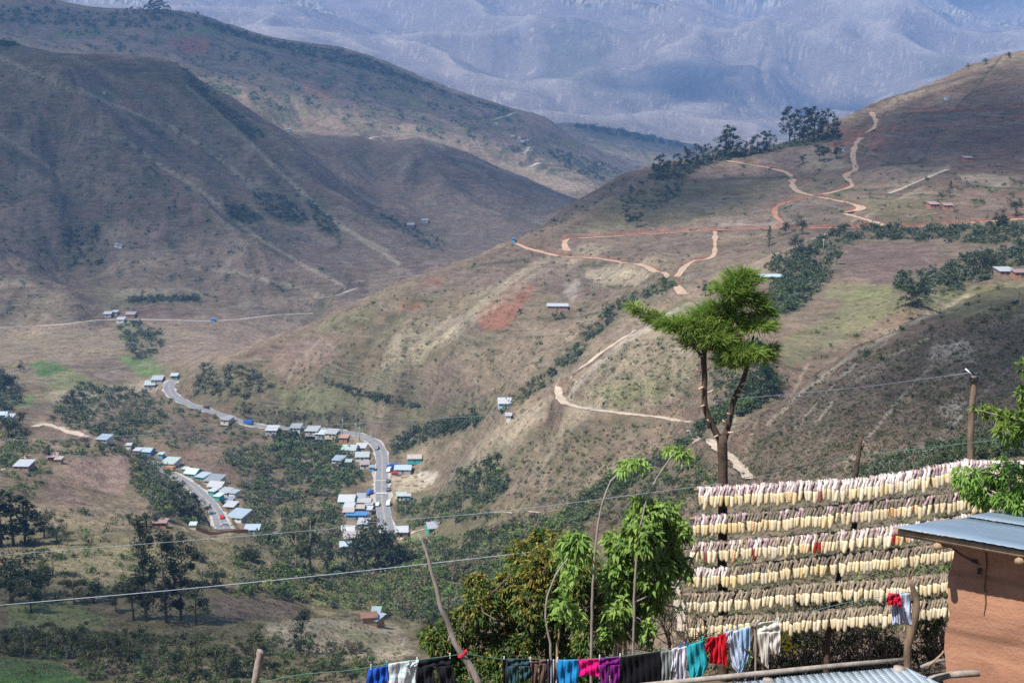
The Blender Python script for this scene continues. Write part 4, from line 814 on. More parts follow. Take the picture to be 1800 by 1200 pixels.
# ---------------------------------------------------------------- single trees
def tree_proto(kind, seed):
    """unit-height tree: an Empty with trunk and crown"""
    r = np.random.default_rng(seed); random.seed(seed); e_ = empty('tree', (0, 0, 0)); mb = MB()
    if kind in ('eucalyptus', 'eucalyptus_far'):
        lean = r.normal(size=2) * .04; mb.tube([(0, 0, -.06), (lean[0] * .3, lean[1] * .3, .35), (lean[0], lean[1], .95)], [.016, .011, .002], 6)
        nb = 15 if kind == 'eucalyptus' else 9; c_ = []; rd = []
        for i in range(nb):
            h = .16 + .8 * (i + .5) / nb + r.normal() * .02; a = r.random() * 6.28; q = ((.055 + .05 * r.random()) if kind == 'eucalyptus' else (.09 + .06 * r.random())) * (1.15 - .75 * abs(h - .5)); p = np.array([lean[0] * h + math.cos(a) * q, lean[1] * h + math.sin(a) * q, h])
            mb.tube([(lean[0] * h, lean[1] * h, h - .09), tuple(p)], [.005, .002], 4, cap=False); c_.append(p); rd.append(np.array([.075, .075, .095]) * (.7 + .6 * r.random()))
            if r.random() < .6: c_.append(p + r.normal(size=3) * [.03, .03, .05] - [0, 0, .05]); rd.append(np.array([.035, .035, .05]))
        c_.append(np.array([lean[0], lean[1], .95])); rd.append(np.array([.05, .05, .07])); n = 2900 if kind == 'eucalyptus' else 620; V = leaves(r, np.array(c_), np.array(rd), n, .0135 if kind == 'eucalyptus' else .028, .3, .45); mt = 'dark_leaf'
    elif kind == 'round':
        mb.tube([(0, 0, -.08), (.01, 0, .25), (0, .01, .6)], [.035, .028, .01], 6)
        nb = 11; c_ = r.normal(size=(nb, 3)) * [.2, .2, .14] + [0, 0, .55]; rd = np.abs(r.normal(size=(nb, 3)) * .04 + [.17, .17, .15]); n = 950; V = leaves(r, c_, rd, n, .032, .5); mt = 'dark_leaf'
        for i in range(5): mb.tube([(0, 0, .28), tuple(c_[i])], [.014, .004], 4, cap=False)
    elif kind == 'conical':
        mb.tube([(0, 0, -.06), (0, 0, .9)], [.025, .005], 6); h = np.linspace(.18, .97, 14); a = r.random(14) * 6.28; q = (1 - h) * .16
        c_ = np.stack([np.cos(a) * q, np.sin(a) * q, h], 1); rd = np.stack([(1.05 - h) * .2, (1.05 - h) * .2, np.full(14, .07)], 1); n = 520; V = leaves(r, c_, rd, n, .030, .4); mt = 'mid_leaf'
    else:  # airy
        mb.tube([(0, 0, -.08), (.02, .01, .3), (-.01, .02, .85)], [.02, .014, .004], 6); nb = 10; c_ = []; rd = []
        for i in range(nb):
            h = .35 + .6 * r.random(); a = r.random() * 6.28; q = .12 + .14 * r.random(); p = np.array([math.cos(a) * q, math.sin(a) * q, h]); c_.append(p); rd.append(np.array([.09, .09, .06]) * (.7 + .6 * r.random())); mb.tube([(0, 0, h - .2), tuple(p)], [.008, .003], 4, cap=False)
        n = 1300; V = leaves(r, np.array(c_), np.array(rd) * 1.25, n, .026, .4); mt = 'olive_leaf'
    mb.build('trunk', MAT['far_trunk'], e_); mesh_np('crown', V, quads(n), MAT[mt], e_); return e_
PROT = {}
def tree(kind, px, py, hpx, label, group=None, d0=60, d1=20000, seed=0, widen=1.0, D=None):
    if D: g = at(px, py, D)
    else: g = ground_px(px, py, d0, d1)
    if g is None: print('tree lost', px, py); return
    key = (kind, seed % 3); h = hpx * g.y / F * 1.03
    if key not in PROT: PROT[key] = tree_proto(kind, hash(kind) % 1 + 11 + seed % 3 * 7 + len(kind)); o = PROT[key]
    else: o = copy_tree(PROT[key])
    o.name = {'eucalyptus': 'eucalyptus_tree', 'eucalyptus_far': 'eucalyptus_tree', 'round': 'round_tree', 'conical': 'conical_tree', 'airy': 'airy_tree'}[kind]
    rr = random.Random(px * 7 + py); o.location = g; o.rotation_euler = (0, 0, rr.random() * 6.28); wd = h * widen * rr.uniform(.9, 1.1); o.scale = (wd, wd, h)
    return tagk(o, label, 'tree', group)
tree('eucalyptus', 258, 1092, 190, 'tallest dark eucalyptus standing above the lower left fields', None, 200, 400, 0, 1.25)
tree('eucalyptus', 293, 1094, 176, 'slender eucalyptus in the middle of the tall trio lower left', None, 200, 400, 1, 1.2)
tree('eucalyptus', 318, 1090, 160, 'right hand eucalyptus of the tall trio lower left', None, 200, 400, 2, 1.3)
tree('airy', 236, 1090, 95, 'shorter bushy tree on the left foot of the eucalyptus trio', None, 200, 400, 1, 1.2)
tree('airy', 345, 1095, 80, 'shorter bushy tree on the right foot of the eucalyptus trio', None, 200, 400, 2, 1.3)
tree('eucalyptus', 528, 1150, 85, 'small ragged eucalyptus above the straw coloured knoll', None, 150, 420, 1, 1.5)
tree('airy', 460, 1150, 62, 'thin brownish tree near the weathered stump post', None, 150, 420, 0)
tree('round', 590, 1190, 45, 'dark round tree right of the weathered stump post', None, 150, 420, 1)
for i, (x, y, h, s) in enumerate(((2, 960, 105, .8), (24, 958, 98, .9), (44, 955, 78, .9), (78, 945, 56, 1.1), (100, 950, 40, 1.2))):
    tree('eucalyptus_far' if i < 3 else 'round', x, y, h, '%s dark tree from the left edge in the grove below the knoll' % ('first', 'second', 'third', 'fourth', 'fifth')[i], 'dark grove at the left edge', 300, 620, i, 2.2 if i < 3 else s)
tree('airy', 118, 958, 36, 'rust brown leafless looking tree beside the left grove', None, 300, 620, 1, 1.1)
for i, (x, y, h, k) in enumerate(((55, 1075, 70, 'airy'), (92, 1012, 58, 'airy'), (20, 1060, 95, 'round'), (70, 1045, 60, 'round'), (130, 1060, 55, 'airy'), (165, 1060, 48, 'round'), (205, 1075, 50, 'airy'), (375, 1030, 42, 'round'), (440, 985, 30, 'round'), (345, 985, 24, 'round'))):
    tree(k, x, y, h, '%s tree by the green knoll, number %d counted from the left edge' % ('loose brownish' if k == 'airy' else 'dense dark', sorted([55, 92, 20, 70, 130, 165, 205, 375, 440, 345]).index(x) + 1), 'trees around the lower left fields', 200, 620, i, 1.5)
_sp = sorted([(x_, 1150 - 12 * math.sin(x_ / 60) + (x_ * 37 % 17), 38 + x_ * 53 % 26) for x_ in range(6, 250, 13)])
for i, (x, y, h) in enumerate(_sp): tree('airy', x, y, h, 'feathery sapling at the top of the bottom left crop field, number %d from the left' % (i + 1), 'row of saplings above the bottom left crop field', 120, 420, i, 1.0)
_sp = sorted([(x_, 1172 + (x_ * 71 % 36), (40 + x_ * 29 % 34) * (.55 if x_ > 450 else 1)) for x_ in range(262, 700, 17)])
for i, (x, y, h) in enumerate(_sp): tree('airy' if i % 3 else 'round', x, y, h * (1 if i % 3 else .7), '%s at the bottom edge, number %d counted right from the crop field' % ('loose olive tree' if i % 3 else 'small dense tree', i + 1), 'loose trees along the bottom edge', 120, 420, i, 1.1)
for i, (x, y, h, wd) in enumerate(((622, 1002, 78, 1.1), (642, 1004, 98, 1.0), (664, 1005, 94, 1.1), (690, 996, 84, 1.0), (708, 992, 50, 1.1))):
    tree('round', x, y, h, '%s tree from the left in the dark grove at the lower end of the highway' % ('first', 'second', 'third', 'fourth', 'fifth')[i], 'dark grove below the village', 400, 700, i, wd)
tree('airy', 548, 1010, 118, 'big loose olive tree standing left of the village grove', None, 350, 700, 0, 1.1); tree('airy', 520, 1008, 88, 'smaller loose olive tree left of the big one by the village', None, 350, 700, 1, 1.1); tree('round', 575, 1005, 72, 'dark round tree between the loose olive tree and the village grove', None, 350, 700, 2)
for i, (x, y, h) in enumerate(((318, 905, 58), (333, 908, 48), (348, 910, 38), (228, 922, 26), (258, 925, 36), (275, 922, 30), (295, 916, 28), (365, 905, 26))):
    tree('eucalyptus_far' if i < 3 else 'round', x, y, h, ('dark tree beside the lower bend of the second highway stretch, %s' % ('tallest', 'middle', 'lowest')[i]) if i < 3 else 'small dark tree above the pink tin roof, %s from the left' % {228: 'first', 258: 'second', 275: 'third', 295: 'fourth', 365: 'fifth'}[x], 'dark trees by the second highway stretch', 450, 760, i, 2.0 if i < 3 else 1.0)
tree('conical', 700, 899, 28, 'dark pointed tree beside the road below the sports field', None, 500, 800, 0, 1.6)
for i, (x, y, h) in enumerate(((130, 712, 36), (146, 708, 26), (118, 716, 24), (93, 745, 20), (180, 800, 22), (5, 690, 45), (20, 688, 38), (36, 655, 22), (85, 808, 30), (40, 745, 28), (28, 765, 40), (14, 770, 45))):
    tree('round', x, y, h, 'dark round tree near the green valley fields, number %d from the left edge' % (sorted([130, 146, 118, 93, 180, 5, 20, 36, 85, 40, 28, 14]).index(x) + 1), 'trees of the left valley', 450, 1400, i, .9)
# the grove on the crest of the right hill
cr = [(1363, 246, 40), (1371, 247, 28), (1379, 245, 36), (1388, 246, 48), (1396, 245, 44), (1405, 246, 34), (1412, 245, 46), (1421, 246, 30), (1431, 245, 47), (1438, 244, 34), (1446, 243, 30), (1455, 243, 42), (1463, 242, 32), (1470, 240, 24)]
for i, (x, y, h) in enumerate(cr): tree('eucalyptus_far', x, y + 3, h * 1.22, 'eucalyptus in the dense crest grove of the right hill, number %d from its left end' % (i + 1), 'eucalyptus grove on the crest of the right hill', 900, 1600, i, 1.7)
ro = [(1148, 300, 14), (1157, 298, 18), (1165, 296, 20), (1176, 295, 14), (1190, 292, 17), (1204, 290, 24), (1213, 290, 16), (1224, 287, 26), (1233, 286, 18), (1246, 284, 24), (1258, 281, 16), (1268, 279, 30), (1275, 277, 42), (1283, 277, 36), (1295, 274, 18), (1306, 273, 20), (1318, 270, 18), (1330, 268, 24), (1342, 265, 26), (1352, 262, 24)]
for i, (x, y, h) in enumerate(ro): tree('eucalyptus_far' if h > 15 else 'round', x, y + 2, h * 1.35, 'tree in the thin row along the right hill crest, number %d from its lower end' % (i + 1), 'thin tree row along the right hill crest', 850, 1600, i, 2.0 if h > 15 else 1)
for i, (x, y, h, k, lb) in enumerate(((1440, 283, 32, 'airy', 'thin tree in the field below the crest grove'), (1448, 285, 30, 'airy', 'second thin tree beside it in the field below the crest grove'), (1470, 280, 28, 'round', 'round dark tree by the small white house below the crest grove'), (1412, 288, 18, 'airy', 'small twin topped tree in the mauve field below the grove'),
        (1670, 346, 28, 'conical', 'dark pointed tree beside the brick sheds'), (1655, 352, 16, 'round', 'low round tree left of the brick sheds'), (1380, 412, 26, 'round', 'left dark tree on the level road of the right hill'), (1410, 412, 32, 'round', 'tallest dark tree on the level road of the right hill'), (1398, 440, 28, 'round', 'round tree under the level road above the pastures'), (1352, 432, 34, 'conical', 'pointed tree at the top of the pasture hedge'),
        (1415, 455, 34, 'round', 'dark tree at the bend of the pasture hedge'), (1240, 521, 30, 'round', 'lone round tree beside the path behind the cypress'), (1352, 690, 66, 'round', 'large dark round tree right of the cypress crown'), (1610, 538, 52, 'round', 'dark spreading tree on the pasture edge'), (1590, 540, 34, 'airy', 'bare looking tree left of the spreading pasture tree'), (1725, 482, 46, 'round', 'dark tree behind the stone walled farmhouse'),
        (1742, 478, 40, 'round', 'second dark tree behind the stone walled farmhouse'), (1700, 490, 30, 'round', 'low dark tree left of the stone walled farmhouse'), (1470, 465, 30, 'airy', 'bare tree at the left edge of the mauve field'), (1785, 380, 40, 'round', 'dark tree at the right edge above the pastures'), (1760, 400, 30, 'round', 'dark tree left of the one at the right edge'), (1020, 552, 14, 'round', 'round bush like tree right of the long tin roof'),
        (975, 562, 16, 'round', 'dark tree under the long tin roof'), (988, 560, 14, 'round', 'small tree under the right end of the long tin roof'), (915, 552, 12, 'round', 'small tree left of the long tin roof'), (1702, 122, 10, 'round', 'leftmost bush on the skyline of the right hill'), (1732, 113, 11, 'round', 'middle bush on the skyline of the right hill'), (1774, 102, 12, 'round', 'rightmost bush on the skyline of the right hill'), (1120, 400, 30, 'airy', 'thin dark tree on the shaded slope of the right hill'), (1100, 390, 24, 'airy', 'second thin dark tree on the shaded slope of the right hill'))):
    tree(k, x, y, h, lb, None, 350, 1700, i, 1.1 if k == 'round' else 1.2)
for i, (x, y, h) in enumerate(((205, 25, 9), (222, 25, 11), (234, 24, 13), (243, 24, 12), (256, 24, 15), (264, 23, 19), (271, 22, 22), (279, 22, 24), (287, 23, 22), (294, 24, 15), (318, 27, 9), (346, 31, 11), (402, 51, 9), (500, 76, 8), (95, 8, 10))):
    tree('eucalyptus_far', x, y + 1, h, 'tall tree on the skyline of the far left ridge, number %d from the left' % (sorted([205, 222, 234, 243, 256, 264, 271, 279, 287, 294, 318, 346, 402, 500, 95]).index(x) + 1), 'skyline trees of the far left ridge', 2200, 4200, i, 2.6)
# ---------------------------------------------------------------- houses of the valley
def corr_mat(name, col, pitch=.3, rough=.45, rust=0.42, metal=.25):
    m, t, b = newmat(name); tc = N(t, 'ShaderNodeTexCoord').outputs['Object']; oi = N(t, 'ShaderNodeObjectInfo').outputs['Random']
    wv = N(t, 'ShaderNodeTexWave', wave_type='BANDS', bands_direction='X'); wv.inputs['Scale'].default_value = 1 / pitch * .314 ; t.links.new(tc, wv.inputs['Vector'])
    f = mapr(t, noise_(t, tc, .9, 5, .75), .5, .72, 0, 1); f = math_(t, 'MULTIPLY', f, rust)
    sheet = N(t, 'ShaderNodeTexVoronoi'); sheet.inputs['Scale'].default_value = .55; t.links.new(tc, sheet.inputs['Vector'])
    c = mixrgb(t, 'MIX', f, tuple(col), (.28, .14, .08)); hs = N(t, 'ShaderNodeHueSaturation'); t.links.new(c, hs.inputs['Color'])
    t.links.new(mapr(t, math_(t, 'ADD', oi, N(t, 'ShaderNodeSeparateColor').outputs[0] if False else oi), 0, 2, .82, 1.12), hs.inputs['Value'])
    v = mixrgb(t, 'MULTIPLY', .3, hs.outputs[0], wv.outputs['Color']); t.links.new(v, b.inputs['Base Color'])
    b.inputs['Roughness'].default_value = rough; b.inputs['Metallic'].default_value = metal
    bn = N(t, 'ShaderNodeBump'); bn.inputs['Distance'].default_value = .03; t.links.new(wv.outputs['Fac'], bn.inputs['Height']); t.links.new(bn.outputs[0], b.inputs['Normal'])
    MAT[name] = m; return m
corr_mat('white_tin', (.62, .64, .64)); corr_mat('blue_tin', (.50, .60, .66)); corr_mat('green_tin', (.62, .72, .66)); corr_mat('grey_tin', (.42, .45, .47)); corr_mat('rusty_tin', (.60, .52, .46), rust=.8); corr_mat('pink_tin', (.55, .36, .30), rust=.7); corr_mat('teal_tin', (.55, .70, .68)); corr_mat('brightblue_tin', (.10, .32, .62))
pmat('clay_tile', (.30, .17, .12), .9, .4, 2, bump=.03)
for nm, c_ in (('white_wall', (.70, .69, .65)), ('adobe_wall', (.34, .23, .16)), ('teal_wall', (.04, .42, .40)), ('blue_wall', (.12, .36, .62)), ('green_wall', (.10, .36, .24)), ('brick_wall', (.42, .19, .12)), ('cream_wall', (.62, .55, .42)), ('grey_wall', (.40, .40, .39)), ('lightblue_wall', (.45, .62, .72))): pmat(nm, c_, .85, .2, .8)
pmat('door_wood', (.12, .08, .05), .7, .3, 2); pmat('window_dark', (.04, .05, .06), .15, .2, 2, spec=.6)
def house(px, py, wpx, dpx, rot, roof, wall, label, style='shed', d0=400, d1=1100, h=2.1, group=None, cat='house'):
    g = ground_px(px, py + (6 if 470 < px < 612 and 745 < py < 770 else 3), d0, d1)
    if g is None: print('house lost', px, py); return
    w_ = wpx * g.y / F * (.90 if d1 == 1100 else 1.0); sl = max(.22, -g.z / g.y); d_ = min(max(3.0, dpx * g.y / F / sl * .95), w_ * 1.3); rz = R(rot)
    r = empty({'house': 'tin_roofed_house', 'shed': 'shed'}.get(cat, cat), (g.x, g.y, g.z + .2), rz, label, cat, group)
    hw, hd = w_ / 2, d_ / 2; rise = d_ * .12 if style == 'shed' else d_ * .22; mb = MB()
    if style == 'shed':
        v = [(-hw, -hd, -1.2), (hw, -hd, -1.2), (hw, hd, -1.2), (-hw, hd, -1.2), (-hw, -hd, h), (hw, -hd, h), (hw, hd, h + rise), (-hw, hd, h + rise)]
        mb.add(v, [(0, 1, 5, 4), (1, 2, 6, 5), (2, 3, 7, 6), (3, 0, 4, 7), (4, 5, 6, 7)])
    else:
        v = [(-hw, -hd, -1.2), (hw, -hd, -1.2), (hw, hd, -1.2), (-hw, hd, -1.2), (-hw, -hd, h), (hw, -hd, h), (hw, hd, h), (-hw, hd, h), (-hw, 0, h + rise), (hw, 0, h + rise)]
        mb.add(v, [(0, 1, 5, 4), (1, 2, 6, 9, 5), (2, 3, 7, 6), (3, 0, 4, 8, 7), (4, 5, 9, 8), (8, 9, 6, 7)])
    mb.build('wall', MAT[wall + '_wall'], r)
    mb = MB(); o_ = .45; th = .1
    def slab(a, b_, c_, d2): mb.add([a, b_, c_, d2] + [(p[0], p[1], p[2] + th) for p in (a, b_, c_, d2)], [(3, 2, 1, 0), (4, 5, 6, 7), (0, 1, 5, 4), (1, 2, 6, 5), (2, 3, 7, 6), (3, 0, 4, 7)])
    if style == 'shed':
        k = rise / d_; slab((-hw - o_, -hd - o_, h - k * o_ + .03), (hw + o_, -hd - o_, h - k * o_ + .03), (hw + o_, hd + o_, h + rise + k * o_ + .03), (-hw - o_, hd + o_, h + rise + k * o_ + .03))
    else:
        k = rise / hd; slab((-hw - o_, -hd - o_, h - k * o_ + .03), (hw + o_, -hd - o_, h - k * o_ + .03), (hw + o_, 0, h + rise + .03), (-hw - o_, 0, h + rise + .03)); slab((-hw - o_, .02, h + rise + .03), (hw + o_, .02, h + rise + .03), (hw + o_, hd + o_, h - k * o_ + .03), (-hw - o_, hd + o_, h - k * o_ + .03))
    mb.build('roof', MAT[roof if roof == 'clay_tile' else roof + '_tin'], r)
    if w_ > 3.5:
        mb = MB(); mb.box(-.45, -hd - .05, 0, .45, -hd + .03, 2.0); mb.build('door', MAT['door_wood'], r)
        for sx in ([-.32, .32] if w_ < 11 else [-.38, -.2, .2, .38]):
            mb = MB(); mb.box(sx * w_ - .5, -hd - .05, 1.0, sx * w_ + .5, -hd + .03, 1.9); mb.build('window', MAT['window_dark'], r)
    return r
HV = [
 (307, 662, 13, 6, 5, 'white', 'green', 'small white roofed house with green edging where the highway leaves behind the hill'), (277, 668, 21, 8, 3, 'white', 'grey', 'long white tin roof beside the top bend of the highway'), (264, 677, 20, 7, 8, 'green', 'grey', 'pale green tin roof just left of the top bend of the highway'),
 (400, 739, 18, 9, -20, 'grey', 'cream', 'cream walled house on the outer edge of the upper highway'), (479, 754, 22, 7, -4, 'white', 'grey', 'long white tin roof at the low point of the upper highway'), (521, 750, 20, 6, -5, 'grey', 'white', 'grey tin roof beside the highway, first of the roadside cluster'),
 (550, 755, 24, 7, -8, 'white', 'grey', 'white tin roof in the middle of the roadside cluster'), (566, 761, 20, 6, -12, 'green', 'grey', 'low green white roof below the roadside cluster'), (584, 760, 22, 7, -10, 'white', 'cream', 'white roof at the right end of the roadside cluster'), (606, 768, 16, 7, -10, 'pink', 'brick', 'reddish roof left of the highway curve'),
 (262, 795, 18, 8, -15, 'blue', 'blue', 'blue walled house at the start of the second highway stretch'), (243, 794, 13, 6, -10, 'white', 'white', 'white roof left of the blue walled house'), (284, 801, 9, 5, -10, 'white', 'blue', 'tiny white roof right of the blue walled house'), (300, 815, 27, 9, -12, 'green', 'white', 'wide pale green roof at the upper end of the house row'),
 (326, 827, 9, 6, -20, 'green', 'green', 'tiny green hut between the wide green roof and the row'), (341, 833, 25, 9, -20, 'green', 'teal', 'pale green roof with teal wall, second in the house row'), (357, 840, 20, 10, -24, 'blue', 'teal', 'blue grey roof with teal wall, third in the house row'), (378, 846, 31, 10, -14, 'grey', 'cream', 'wide grey roof in the middle of the house row'), (383, 856, 29, 9, -14, 'white', 'cream', 'cream white roof just below the wide grey roof'),
 (376, 866, 13, 8, -24, 'white', 'teal', 'small bright white roof closest to the road in the row'), (385, 875, 13, 8, -24, 'green', 'teal', 'small roof with teal wall below the small bright one'), (397, 867, 20, 10, -20, 'white', 'white', 'bright white roof right of the two small ones'), (412, 869, 14, 8, -24, 'blue', 'white', 'bluish roof at the outer edge of the row'), (402, 883, 19, 9, -8, 'grey', 'adobe', 'dull grey roof in the lower part of the row'), (406, 892, 21, 9, -12, 'white', 'adobe', 'cream white roof with adobe wall low in the row'),
 (420, 909, 34, 17, -18, 'blue', 'white', 'large bluish white roof at the lower end of the row'), (281, 924, 28, 6, 2, 'pink', 'brick', 'long pink tin roof on the field edge'), (340, 927, 11, 4, 3, 'green', 'white', 'tiny pale roof beside the brick yard wall'), (444, 933, 28, 8, 2, 'blue', 'lightblue', 'light blue roof right of the brick yard wall'),
 (616, 791, 28, 8, -8, 'green', 'white', 'pale green roof at the top of the village left of the curve'), (635, 788, 20, 10, -6, 'white', 'grey', 'white roof nearest inside the highway curve'), (637, 804, 26, 7, 4, 'green', 'white', 'curved pale green roof below the one in the curve'), (596, 810, 20, 9, -12, 'blue', 'white', 'bluish white roof among shrubs west of the curve'), (613, 814, 11, 5, 0, 'green', 'white', 'tiny roof between the shrubs west of the curve'), (641, 818, 17, 7, 8, 'rusty', 'white', 'rust streaked roof left of the straight highway'),
 (654, 824, 9, 5, 0, 'grey', 'blue', 'small blue walled kiosk by the road'), (729, 807, 27, 6, 3, 'rusty', 'teal', 'bright teal walled house right of the highway', 'shed'), (709, 826, 32, 7, -2, 'blue', 'grey', 'long grey school building beside the sports field'),
 (611, 881, 31, 16, -2, 'white', 'green', 'large brightest white roof west of the straight highway'), (635, 876, 16, 9, 0, 'grey', 'grey', 'dark grey roof right of the large white one'), (640, 884, 28, 7, -2, 'white', 'grey', 'long pale roof right of the large white one'), (649, 889, 14, 7, 0, 'white', 'green', 'small white roof with green front at the roadside'), (633, 895, 17, 9, 0, 'rusty', 'brick', 'brick house in the middle of the dense block'), (614, 894, 19, 8, -4, 'white', 'adobe', 'white roof below the large white one'),
 (648, 898, 14, 7, -4, 'white', 'brick', 'small white roof with brick wall at the roadside'), (613, 902, 20, 6, 0, 'rusty', 'adobe', 'dull roof left of the long blue one'), (628, 908, 44, 5, 0, 'brightblue', 'blue', 'long bright blue roof across the dense block'), (640, 922, 22, 16, -2, 'white', 'lightblue', 'square white roof below the long blue one'), (613, 934, 26, 9, 1, 'white', 'blue', 'long white roof beside the small grass yard'), (618, 947, 30, 10, 10, 'rusty', 'brick', 'rusty roofed house above the dark grove'),
 (608, 962, 22, 9, 6, 'blue', 'brick', 'bluish roof at the lowest end of the village'), (707, 937, 22, 9, 4, 'white', 'adobe', 'white roof right of the lower highway end'), (706, 873, 18, 6, 5, 'green', 'white', 'pale green roof above the pointed tree'), (718, 875, 7, 4, 0, 'white', 'blue', 'tiny white hut beside the pale green roof'), (762, 929, 28, 14, 16, 'grey', 'green', 'large bluish roof with green wall set apart on the right'),
 (7, 731, 16, 7, 0, 'blue', 'blue', 'blue walled house at the left edge'), (19, 735, 14, 7, 0, 'white', 'blue', 'white roofed blue house near the left edge'), (184, 774, 22, 7, -12, 'blue', 'white', 'bluish roof below the sandy lane'), (227, 785, 9, 5, 0, 'white', 'white', 'tiny white roof between the lane and the highway'), (43, 821, 30, 9, -4, 'white', 'adobe', 'white patched roof on the left knoll'), (93, 806, 18, 8, 14, 'pink', 'adobe', 'pink roofed adobe house above the corn field'), (104, 811, 12, 6, 0, 'rusty', 'adobe', 'small rusty lean-to beside the pink roofed house'),
]
for q in HV: house(*q[:8], style='gable' if (q[2] + q[1]) % 3 == 0 and q[2] > 15 else 'shed', group='village houses')
house(888, 710, 25, 9, 4, 'white', 'lightblue', 'light blue walled house alone on the crest of the middle spur', 'gable', 450, 800); house(894, 735, 9, 4, 0, 'white', 'white', 'tiny white hut below the light blue house', 'shed', 450, 800)
house(980, 541, 36, 4, -2, 'white', 'adobe', 'long narrow tin roof on the face of the big hill', 'shed', 600, 1000); house(1355, 491, 38, 4, 2, 'teal', 'adobe', 'teal white roof in the pasture hedge behind the cypress', 'shed', 500, 900)
house(1765, 481, 27, 7, 4, 'white', 'adobe', 'pale roofed stone farmhouse near the right edge', 'shed', 500, 900); house(1793, 484, 26, 5, 2, 'pink', 'brick', 'red brick wing right of the stone farmhouse', 'shed', 500, 900)
house(205, 430, 6, 4, 0, 'white', 'white', 'left of the two tiny white huts on the left mountain', 'shed', 1200, 1700); house(212, 432, 6, 4, 0, 'white', 'white', 'right of the two tiny white huts on the left mountain', 'shed', 1200, 1700)
house(190, 552, 13, 4, 4, 'white', 'grey', 'white roof left above the mountain foot road', 'shed', 1100, 1400); house(203, 549, 9, 4, -4, 'white', 'grey', 'smaller white roof beside the left one above the foot road', 'shed', 1100, 1400); house(230, 553, 16, 4, 2, 'rusty', 'adobe', 'dull roof right above the mountain foot road', 'shed', 1100, 1400)
house(213, 562, 13, 4, 0, 'white', 'white', 'bright white roof on the mountain foot road', 'shed', 1100, 1400); house(375, 562, 7, 3, 0, 'brightblue', 'blue', 'tiny blue hut on the mountain foot road', 'shed', 1100, 1400); house(183, 162, 4, 2, 0, 'white', 'white', 'tiny white hut high on the left mountain', 'shed', 1300, 2200)
house(747, 387, 11, 4, 0, 'white', 'cream', 'white hut at the foot of the second ridge', 'shed', 1300, 2300); house(722, 395, 12, 4, 0, 'rusty', 'adobe', 'dull hut left of the white one at the ridge foot', 'shed', 1300, 2300); house(508, 227, 6, 3, 0, 'teal', 'white', 'tiny teal hut on the ridge saddle', 'shed', 1600, 2500)
house(1700, 280, 14, 5, 0, 'pink', 'brick', 'small red brick hut in the upper fields', 'shed', 600, 1400); house(1640, 362, 16, 7, 5, 'pink', 'brick', 'left brick shed on the right hill', 'shed', 600, 1200); house(1665, 364, 15, 7, -4, 'pink', 'brick', 'right brick shed on the right hill', 'shed', 600, 1200)
house(1663, 172, 5, 3, 0, 'white', 'white', 'tiny white hut inside the fenced field', 'shed', 1100, 1700); house(1480, 262, 6, 4, 0, 'white', 'white', 'tiny white hut beside the round tree under the crest grove', 'shed', 900, 1500); house(903, 422, 5, 4, 0, 'brightblue', 'blue', 'tiny blue hut where the dirt road meets the skyline', 'shed', 700, 1200)
for i, (x, y, w_) in enumerate(((872, 216, 6), (901, 238, 7), (918, 247, 8), (926, 245, 6), (913, 241, 5), (1052, 286, 7))): house(x, y, w_, 4, 0, 'white' if i % 2 == 0 else 'rusty', 'cream', 'tiny pale house of the far ridge hamlet, number %d counted down the slope' % (i + 1), 'shed', 2200, 4500, group='far ridge hamlet')
# the farmstead on the straw coloured knoll
house(648, 1092, 25, 10, 12, 'clay_tile', 'adobe', 'farmhouse with a red clay tile roof on the straw coloured knoll', 'gable', 250, 500); house(661, 1097, 20, 12, -28, 'blue', 'adobe', 'grey blue tin roofed farm wing in front of the clay tiled house', 'shed', 250, 500); house(662, 1083, 12, 6, 0, 'teal', 'white', 'small teal roof behind the clay tiled farmhouse', 'shed', 250, 500)
# brick yard wall by the second highway stretch
a_, b_ = ground_px(344, 931, 450, 760), ground_px(436, 937, 450, 760)
mb = MB(); L_ = (b_ - a_).length
n_ = 22
for i in range(n_):
    p, q = a_.lerp(b_, i / n_), a_.lerp(b_, (i + 1) / n_); p.z = q.z = 0; zp, zq = gz(p.x, p.y), gz(q.x, q.y)
    d_ = (q - p).normalized() * .12; s_ = Vector((-d_.y, d_.x, 0))
    mb.add([p + s_ + Vector((0, 0, zp - p.z - 1)), q + s_ + Vector((0, 0, zq - q.z - 1)), q - s_ + Vector((0, 0, zq - q.z - 1)), p - s_ + Vector((0, 0, zp - p.z - 1)), p + s_ + Vector((0, 0, zp - p.z + 1.6)), q + s_ + Vector((0, 0, zq - q.z + 1.6)), q - s_ + Vector((0, 0, zq - q.z + 1.6)), p - s_ + Vector((0, 0, zp - p.z + 1.6))], [(0, 1, 5, 4), (2, 3, 7, 6), (4, 5, 6, 7), (1, 2, 6, 5), (3, 0, 4, 7)])
tagk(mb.build('brick_wall', MAT['brick_wall']), 'long low brick wall below the second highway stretch', 'wall')
